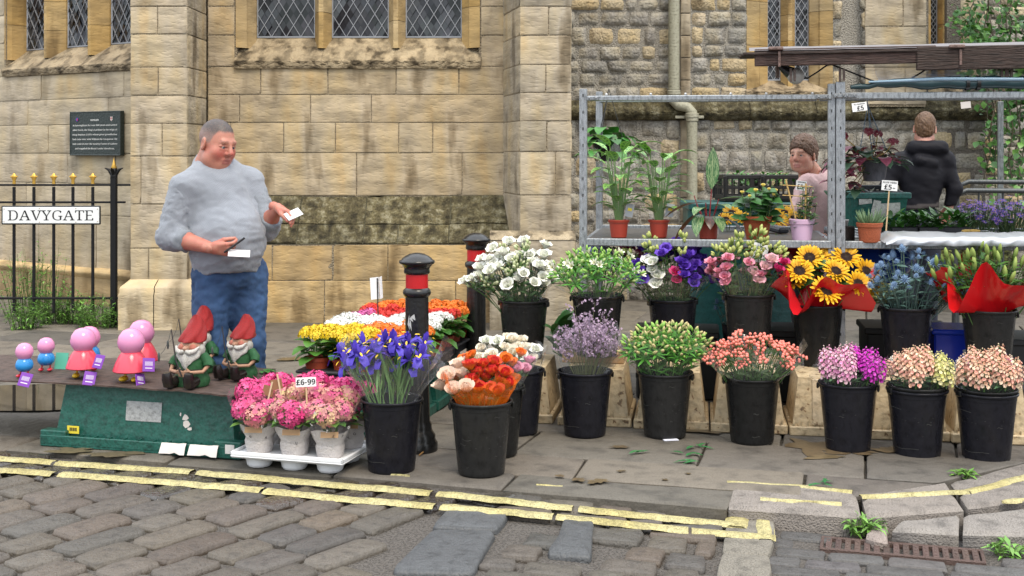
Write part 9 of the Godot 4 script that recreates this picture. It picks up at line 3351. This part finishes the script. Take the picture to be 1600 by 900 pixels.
func build_woman() -> void:
	var s0 := 222.0
	var o := thing("person", "woman with short brown hair in a pale pink polo shirt behind the shelf", "person", at((1258.0 - 800.0) / s0, 0, -FOCAL / s0))
	var skin := Color(0.64, 0.35, 0.255)
	var red := Color(0.58, 0.23, 0.16)
	var head := Transform3D(yaw_frame(-0.72, 0.06, 0.0).scaled(Vector3.ONE * 1.03), Vector3(-0.015, 1.515, 0.0))
	var f := Field.new(Vector3(-0.4, 0.6, -0.3), Vector3(0.45, 1.5, 0.35), 0.015)
	f.cap(Vector3(0.09, 1.3, -0.02), Vector3(0.07, 0.75, 0.0), 0.1, 0.11, 0.05)
	f.cap(Vector3(0.09, 1.36, -0.03), Vector3(0.01, 1.47, 0.0), 0.06, 0.054, 0.04)
	var shs := [[Vector3(-0.02, 1.32, 0.13), Vector3(-0.12, 1.06, 0.18), Vector3(-0.28, 1.0, 0.24)], [Vector3(0.22, 1.33, -0.14), Vector3(0.26, 1.06, -0.08), Vector3(0.12, 0.96, 0.1)]]
	for a in shs:
		f.cap(a[0], a[1], 0.05, 0.042, 0.03); f.cap(a[1], a[2], 0.04, 0.028, 0.02)
	var s := Shape.new()
	tri_list(s, f.nets(), skin_paint(skin, red))
	s.add(head_skin(0.0045, 0.2, 0.06, skin, Color(0.58, 0.22, 0.16), Color(0.45, 0.15, 0.13)), head)
	for i in 2:
		var a: Array = shs[i]
		var h := Field.new(a[2] + Vector3(-0.18, -0.12, -0.14), a[2] + Vector3(0.14, 0.12, 0.18), 0.0042)
		var y: Vector3 = (a[2] - a[1]).normalized()
		var x := (Vector3.UP - y * y.y).normalized()
		hand_bones(h, a[2], x, y, x.cross(y) if i == 0 else y.cross(x), [[0.3, 0.4, 0.3], [0.35, 0.45, 0.3], [0.4, 0.5, 0.3], [0.45, 0.5, 0.3]], Vector3(0.5, 0.8, 0.3), Vector3(0.1, 0.9, 0.3), 0.9)
		tri_list(s, h.nets(), skin_paint(skin, red))
	put("body", s, M.skin, o)
	put("eyes", eyes_shape(Color(0.03, 0.03, 0.03)), M.gloss, o, head)
	put("hair", hair_shape(0.0048, Vector3(0.011, 0.017, 0.013), -0.012, Vector3(-0.003, -0.04, 0.092), Color(0.05, 0.028, 0.018), Color(0.15, 0.085, 0.055), 0.009), M.hair, o, head)
	var e := dye(0.6, 0.6, 0.58)
	for k in [-1, 1]: e.ball(Transform3D(Basis().scaled(Vector3.ONE * 0.006), Vector3(0.088 * k, -0.036, -0.008)), 8, 6)
	put("earrings", e, M.gloss, o, head)
	var pink := Color(0.74, 0.5, 0.49)
	f = Field.new(Vector3(-0.3, 0.62, -0.3), Vector3(0.42, 1.42, 0.32), 0.0125)
	f.egg(Transform3D(Basis(Vector3.UP, -0.9), Vector3(0.085, 1.22, 0.0)), Vector3(0.18, 0.18, 0.13), 0.05)
	f.cap(Vector3(0.08, 1.25, 0.0), Vector3(0.06, 0.66, 0.0), 0.12, 0.155, 0.06)
	for a in shs:
		f.cap(Vector3(0.09, 1.365, -0.02), a[0], 0.06, 0.06, 0.05)
		f.cap(a[0], a[0].lerp(a[1], 0.65), 0.062, 0.06, 0.03)
	# the collar stands round the neck, open in front
	f.cap(Vector3(0.092, 1.37, -0.03), Vector3(0.075, 1.42, -0.02), 0.078, 0.08, 0.02)
	f.cap(Vector3(0.05, 1.36, 0.02), Vector3(-0.01, 1.5, 0.05), 0.06, 0.085, 0.008, true)
	s = Shape.new()
	tri_list(s, f.nets(), func(p: Vector3, n: Vector3) -> Color: return pink,
		func(p: Vector3, n: Vector3) -> float: return -absf(wob.get_noise_3d(p.x * 8.0, p.y * 8.0 + p.x * 6.0, p.z * 8.0)) * 0.016 + 0.004)
	put("polo_shirt", s, M.cloth, o)
	s = Shape.new()
	for k in 2:
		s.col = [Color(0.2, 0.03, 0.2), Color(0.6, 0.55, 0.55)][k]
		var pts := []
		for i in 6: pts.append(Vector3(-0.02 - 0.014 * i + 0.016 * k, 1.33 - 0.075 * i, 0.128 + 0.018 * sin(i * 0.6)))
		s.tube(pts, 0.012, 6)
	put("striped_apron_strap", s, M.cloth, o)
	s = Shape.new()
	f = Field.new(Vector3(-0.25, -0.02, -0.25), Vector3(0.35, 0.8, 0.28), 0.016)
	for x in [-0.02, 0.14]:
		f.cap(Vector3(x, 0.7, 0), Vector3(x, 0.4, 0.01), 0.11, 0.075, 0.04)
		f.cap(Vector3(x, 0.4, 0.01), Vector3(x, 0.03, 0), 0.075, 0.06, 0.03)
	tri_list(s, f.nets(), func(p: Vector3, n: Vector3) -> Color: return Color(0.02, 0.02, 0.03))
	put("trousers", s, M.cloth, o)

func build_far_man() -> void:
	var s0 := 200.0
	var o := thing("person", "man in black hooded jacket with ginger hair, seen from behind", "person", at((1434.0 - 800.0) / s0, 0, -FOCAL / s0))
	var skin := Color(0.5, 0.25, 0.19)
	var red := Color(0.48, 0.19, 0.14)
	var back := PI - 0.3
	var head := Transform3D(yaw_frame(back, 0.12, 0.05).scaled(Vector3.ONE * 1.0), Vector3(0.062, 1.715, -0.02))
	var shL := Vector3(-0.145, 1.46, 0.0)
	var shR := Vector3(0.205, 1.475, 0.02)
	var elL := Vector3(-0.24, 1.26, 0.0)
	var wrL := Vector3(-0.235, 1.16, -0.1)
	var elR := Vector3(0.27, 1.25, 0.05)
	var wrR := Vector3(0.235, 1.115, 0.04)
	var f := Field.new(Vector3(-0.36, -0.02, -0.3), Vector3(0.38, 1.75, 0.28), 0.017)
	f.cap(Vector3(0.03, 1.42, 0), Vector3(0.0, 0.98, 0), 0.12, 0.09, 0.05)
	f.cap(Vector3(0.035, 1.5, 0), Vector3(0.055, 1.66, -0.01), 0.062, 0.056, 0.03)
	for a in [[shL, elL, wrL], [shR, elR, wrR]]:
		f.cap(a[0], a[1], 0.05, 0.045, 0.03); f.cap(a[1], a[2], 0.043, 0.03, 0.02)
	for x in [-0.085, 0.085]:
		f.cap(Vector3(x, 0.85, 0), Vector3(x, 0.46, -0.01), 0.08, 0.055, 0.04); f.cap(Vector3(x, 0.46, -0.01), Vector3(x, 0.06, 0.02), 0.055, 0.042, 0.03)
	var s := Shape.new()
	tri_list(s, f.nets(), skin_paint(skin, red))
	s.add(head_skin(0.0055, 0.3, 0.06, skin, red, red, Color(0.075, 0.036, 0.016), Color(0.12, 0.062, 0.032)), head)
	for i in 2:
		var w: Vector3 = [wrL, wrR][i]
		var h := Field.new(w + Vector3(-0.12, -0.22, -0.14), w + Vector3(0.12, 0.08, 0.14), 0.0042)
		var y := (Vector3(-0.1, -1, -0.15) if i == 1 else Vector3(0.05, -0.8, -0.5)).normalized()
		var x := (Vector3(-0.5, 0, -0.85) - y * y.dot(Vector3(-0.5, 0, -0.85))).normalized()
		# his right hand hangs with its palm turned in
		hand_bones(h, w, x, y, x.cross(y) if i == 1 else y.cross(x), [[0.25, 0.4, 0.3], [0.3, 0.5, 0.3], [0.35, 0.55, 0.35], [0.4, 0.55, 0.35]], Vector3(0.6, 0.75, 0.2), Vector3(0.15, 0.95, 0.2))
		tri_list(s, h.nets(), skin_paint(skin, red))
	put("body", s, M.skin, o)
	put("hair", hair_shape(0.0055, Vector3(0.003, 0.004, 0.004), -0.022, Vector3(0.0, -0.04, 0.09), Color(0.06, 0.03, 0.013), Color(0.14, 0.075, 0.037), 0.006), M.hair, o, head)
	var black := Color(0.013, 0.014, 0.018)
	f = Field.new(Vector3(-0.4, 1.0, -0.25), Vector3(0.42, 1.72, 0.3), 0.0125)
	f.egg(at(0.03, 1.36, 0.0), Vector3(0.175, 0.2, 0.13), 0.05)
	f.cap(Vector3(0.03, 1.36, 0.0), Vector3(0.0, 1.0, 0.0), 0.145, 0.145, 0.06)
	f.cap(Vector3(0.035, 1.53, 0.0), shL, 0.06, 0.072, 0.05); f.cap(Vector3(0.035, 1.53, 0.0), shR, 0.06, 0.072, 0.05)
	f.cap(shL, elL, 0.068, 0.056, 0.04); f.cap(elL, wrL, 0.055, 0.043, 0.03)
	f.cap(shR, elR, 0.068, 0.056, 0.04); f.cap(elR, wrR, 0.055, 0.043, 0.03)
	# the hood lies on his shoulders
	f.cap(Vector3(-0.05, 1.57, 0.07), Vector3(0.16, 1.57, 0.07), 0.056, 0.056, 0.03)
	f.cap(Vector3(-0.03, 1.47, 0.12), Vector3(0.08, 1.45, 0.12), 0.045, 0.04, 0.03)
	f.cap(Vector3(-0.05, 1.57, 0.0), Vector3(-0.03, 1.58, -0.06), 0.04, 0.04, 0.03); f.cap(Vector3(0.13, 1.57, 0.0), Vector3(0.11, 1.58, -0.06), 0.04, 0.04, 0.03)
	f.cut(Vector3(0.08, -1, 0.0), Vector3(0, 1.1, 0))
	s = Shape.new()
	tri_list(s, f.nets(), func(p: Vector3, n: Vector3) -> Color: return Color(0.075, 0.07, 0.07) if p.y < 1.135 + p.x * 0.08 and absf(p.x) < 0.19 else black,
		func(p: Vector3, n: Vector3) -> float: return -absf(wob.get_noise_3d(p.x * 4.0 + p.y * 5.0, p.y * 6.0, p.z * 4.0)) * 0.012 + 0.003)
	put("hooded_jacket", s, M.nylon, o)
	f = Field.new(Vector3(-0.28, -0.02, -0.22), Vector3(0.28, 1.16, 0.24), 0.015)
	f.egg(at(0.0, 1.0, 0), Vector3(0.165, 0.17, 0.13), 0.04)
	for x in [-0.085, 0.085]:
		f.cap(Vector3(x, 0.9, 0), Vector3(x, 0.46, -0.01), 0.1, 0.075, 0.03); f.cap(Vector3(x, 0.46, -0.01), Vector3(x, 0.04, 0.01), 0.075, 0.062, 0.03)
	s = Shape.new()
	tri_list(s, f.nets(), func(p: Vector3, n: Vector3) -> Color: return Color(0.014, 0.018, 0.035))
	put("trousers", s, M.denim, o)


func _ready() -> void:
	setup_view()
	rng.seed = 4
	make_materials()
	more_materials()
	build_church()
	build_ground()
	build_railings()
	build_bollards()
	build_ornament_table()
	build_stall()
	build_crates()
	build_buckets()
	build_bunches()
	build_hydrangeas()
	build_kalanchoes()
	build_shelf_plants()
	build_cards()
	build_wild()
	build_man()
	build_woman()
	build_far_man()

func setup_view() -> void:
	var cam := Camera3D.new()
	cam.name = "camera"
	cam.position = Vector3(0, EYE, 0)
	cam.projection = Camera3D.PROJECTION_FRUSTUM
	cam.near = 0.1
	cam.far = 400.0
	cam.size = 0.1 * 900.0 / FOCAL
	cam.frustum_offset = Vector2(0, -0.1 * 215.0 / FOCAL)   # a lens shifted down, so that uprights stay upright
	cam.current = true
	add_child(cam)
	var sky := ProceduralSkyMaterial.new()
	sky.sky_top_color = Color(0.95, 0.97, 1.0)   # an overcast sky: brightest overhead
	sky.sky_horizon_color = Color(0.6, 0.62, 0.64)
	sky.sky_curve = 0.55
	sky.ground_bottom_color = Color(0.3, 0.28, 0.26)
	sky.ground_horizon_color = Color(0.36, 0.34, 0.33)
	sky.sky_energy_multiplier = 1.25
	var s := Sky.new()
	s.sky_material = sky
	var e := Environment.new()
	e.background_mode = Environment.BG_SKY
	e.sky = s
	e.tonemap_mode = Environment.TONE_MAPPER_LINEAR
	e.tonemap_exposure = 1.98
	e.sdfgi_enabled = true
	e.ssao_enabled = true
	e.ssil_enabled = true
	var we := WorldEnvironment.new()
	we.name = "environment"
	we.environment = e
	add_child(we)
	var sun := DirectionalLight3D.new()
	sun.name = "sun"
	sun.light_color = Color(1.0, 0.96, 0.9)
	sun.light_energy = 0.5
	sun.light_angular_distance = 24.0
	sun.shadow_enabled = true
	sun.rotation = Vector3(deg_to_rad(-58), deg_to_rad(24), 0)
	add_child(sun)

func more_materials() -> void:
	M.kerb = stained(tinted(0.8, T.speck, Vector3(3.2, 3.2, 3.2), T.pits, 1.0), T.wear, Vector3(0.8, 0.8, 0.8))
	M.bucket.metallic_specular = 0.32
	M.rust = tinted(0.6, T.wear, Vector3(6, 6, 6), T.pits, 0.8)
	M.bronze = tinted(0.4, T.wear, Vector3(3, 3, 3), T.bump, 0.3, false)
	M.bronze.metallic = 0.3
	M.black_paint = tinted(0.26, T.wear, Vector3(3, 3, 3), T.bump, 0.08, false)
	M.band = tinted(0.35, T.speck, Vector3(3, 3, 3), null, 0.0, false)
	M.crate = stained(tinted(0.42, T.wear, Vector3(1.6, 1.6, 1.6), T.bump, 0.3, false), T.speck, Vector3(0.7, 0.7, 0.7))
	M.hardboard = stained(tinted(0.7, T.wood, Vector3(1.2, 4, 6), T.bump, 0.5), T.wear, Vector3(2, 2, 2))
	M.gnome = stained(tinted(0.38, T.grain, Vector3(16, 16, 16), T.pits, 0.5, false), T.wear, Vector3(12, 12, 12))
	M.gnome_boot = tinted(0.25)
	M.shelf = tinted(0.35, T.wear, Vector3(2, 2, 2), T.bump, 0.4)
	M.beige = stained(tinted(0.55, T.wear, Vector3(1.8, 1.8, 1.8), T.bump, 0.4), noise_tex(0.022, 5, [[0.0, Color(0.25, 0.17, 0.09)], [0.17, Color(0.5, 0.38, 0.25)], [0.24, Color(0.95, 0.93, 0.9)], [1.0, Color(1, 1, 1)]], 61), Vector3(1.4, 1.4, 1.4))
	M.film_thick = film(Color(0.85, 0.9, 1), 0.34, 0.3)
	M.white_film = tinted(0.22)
	M.white_film.cull_mode = BaseMaterial3D.CULL_DISABLED
	M.red_wrap = tinted(0.25)
	M.red_wrap.cull_mode = BaseMaterial3D.CULL_DISABLED
	M.red_wrap.backlight_enabled = true
	M.red_wrap.backlight = Color(0.3, 0.05, 0.05)
	M.orange_wrap = film(Color(0.9, 0.42, 0.05), 0.42)
	M.orange_wrap.roughness = 0.35
	M.berry = tinted(0.3)
	M.berry.subsurf_scatter_enabled = false
	M.clay = tinted(0.8, T.grain, Vector3(5, 5, 5), T.pits, 0.4, false)
	M.sleeve = tinted(0.6, T.speck, Vector3(5, 5, 5), T.bump, 0.6, false)
	M.water = tinted(0.03)
	M.damp = tinted(0.3, T.wear, Vector3(3, 3, 3))
	M.skin = tinted(0.48, T.speck, Vector3(6, 6, 6), T.pits, 0.12, false)
	M.skin.subsurf_scatter_enabled = true
	M.skin.subsurf_scatter_strength = 0.12
	M.hair = tinted(0.55)
	var weave := Image.create(64, 64, false, Image.FORMAT_RGB8)
	for j in 64:
		for i in 64:
			var k := 0.5 + 0.5 * sin(TAU * i / 16.0 + (PI if (j / 8) % 2 else 0.0)) * absf(sin(PI * j / 8.0))
			weave.set_pixel(i, j, Color(k, k, k).lerp(Color(1, 1, 1), 0.0))
	T.weave = ImageTexture.create_from_image(weave)
	var wc := Image.create(64, 64, false, Image.FORMAT_RGB8)
	for j in 64:
		for i in 64:
			var k := 0.72 + 0.28 * weave.get_pixel(i, j).r
			wc.set_pixel(i, j, Color(k, k, k))
	M.wool = tinted(0.9, ImageTexture.create_from_image(wc), Vector3(34, 34, 34), T.weave, 0.25, false)
	M.wool.rim_enabled = true
	M.wool.rim = 0.4
	M.denim = tinted(0.85, T.speck, Vector3(9, 9, 9), T.weave, 0.05, false)
	M.cloth = tinted(0.85, T.speck, Vector3(9, 9, 9), T.weave, 0.08, false)
	M.nylon = tinted(0.6)
	M.nylon.metallic_specular = 0.25
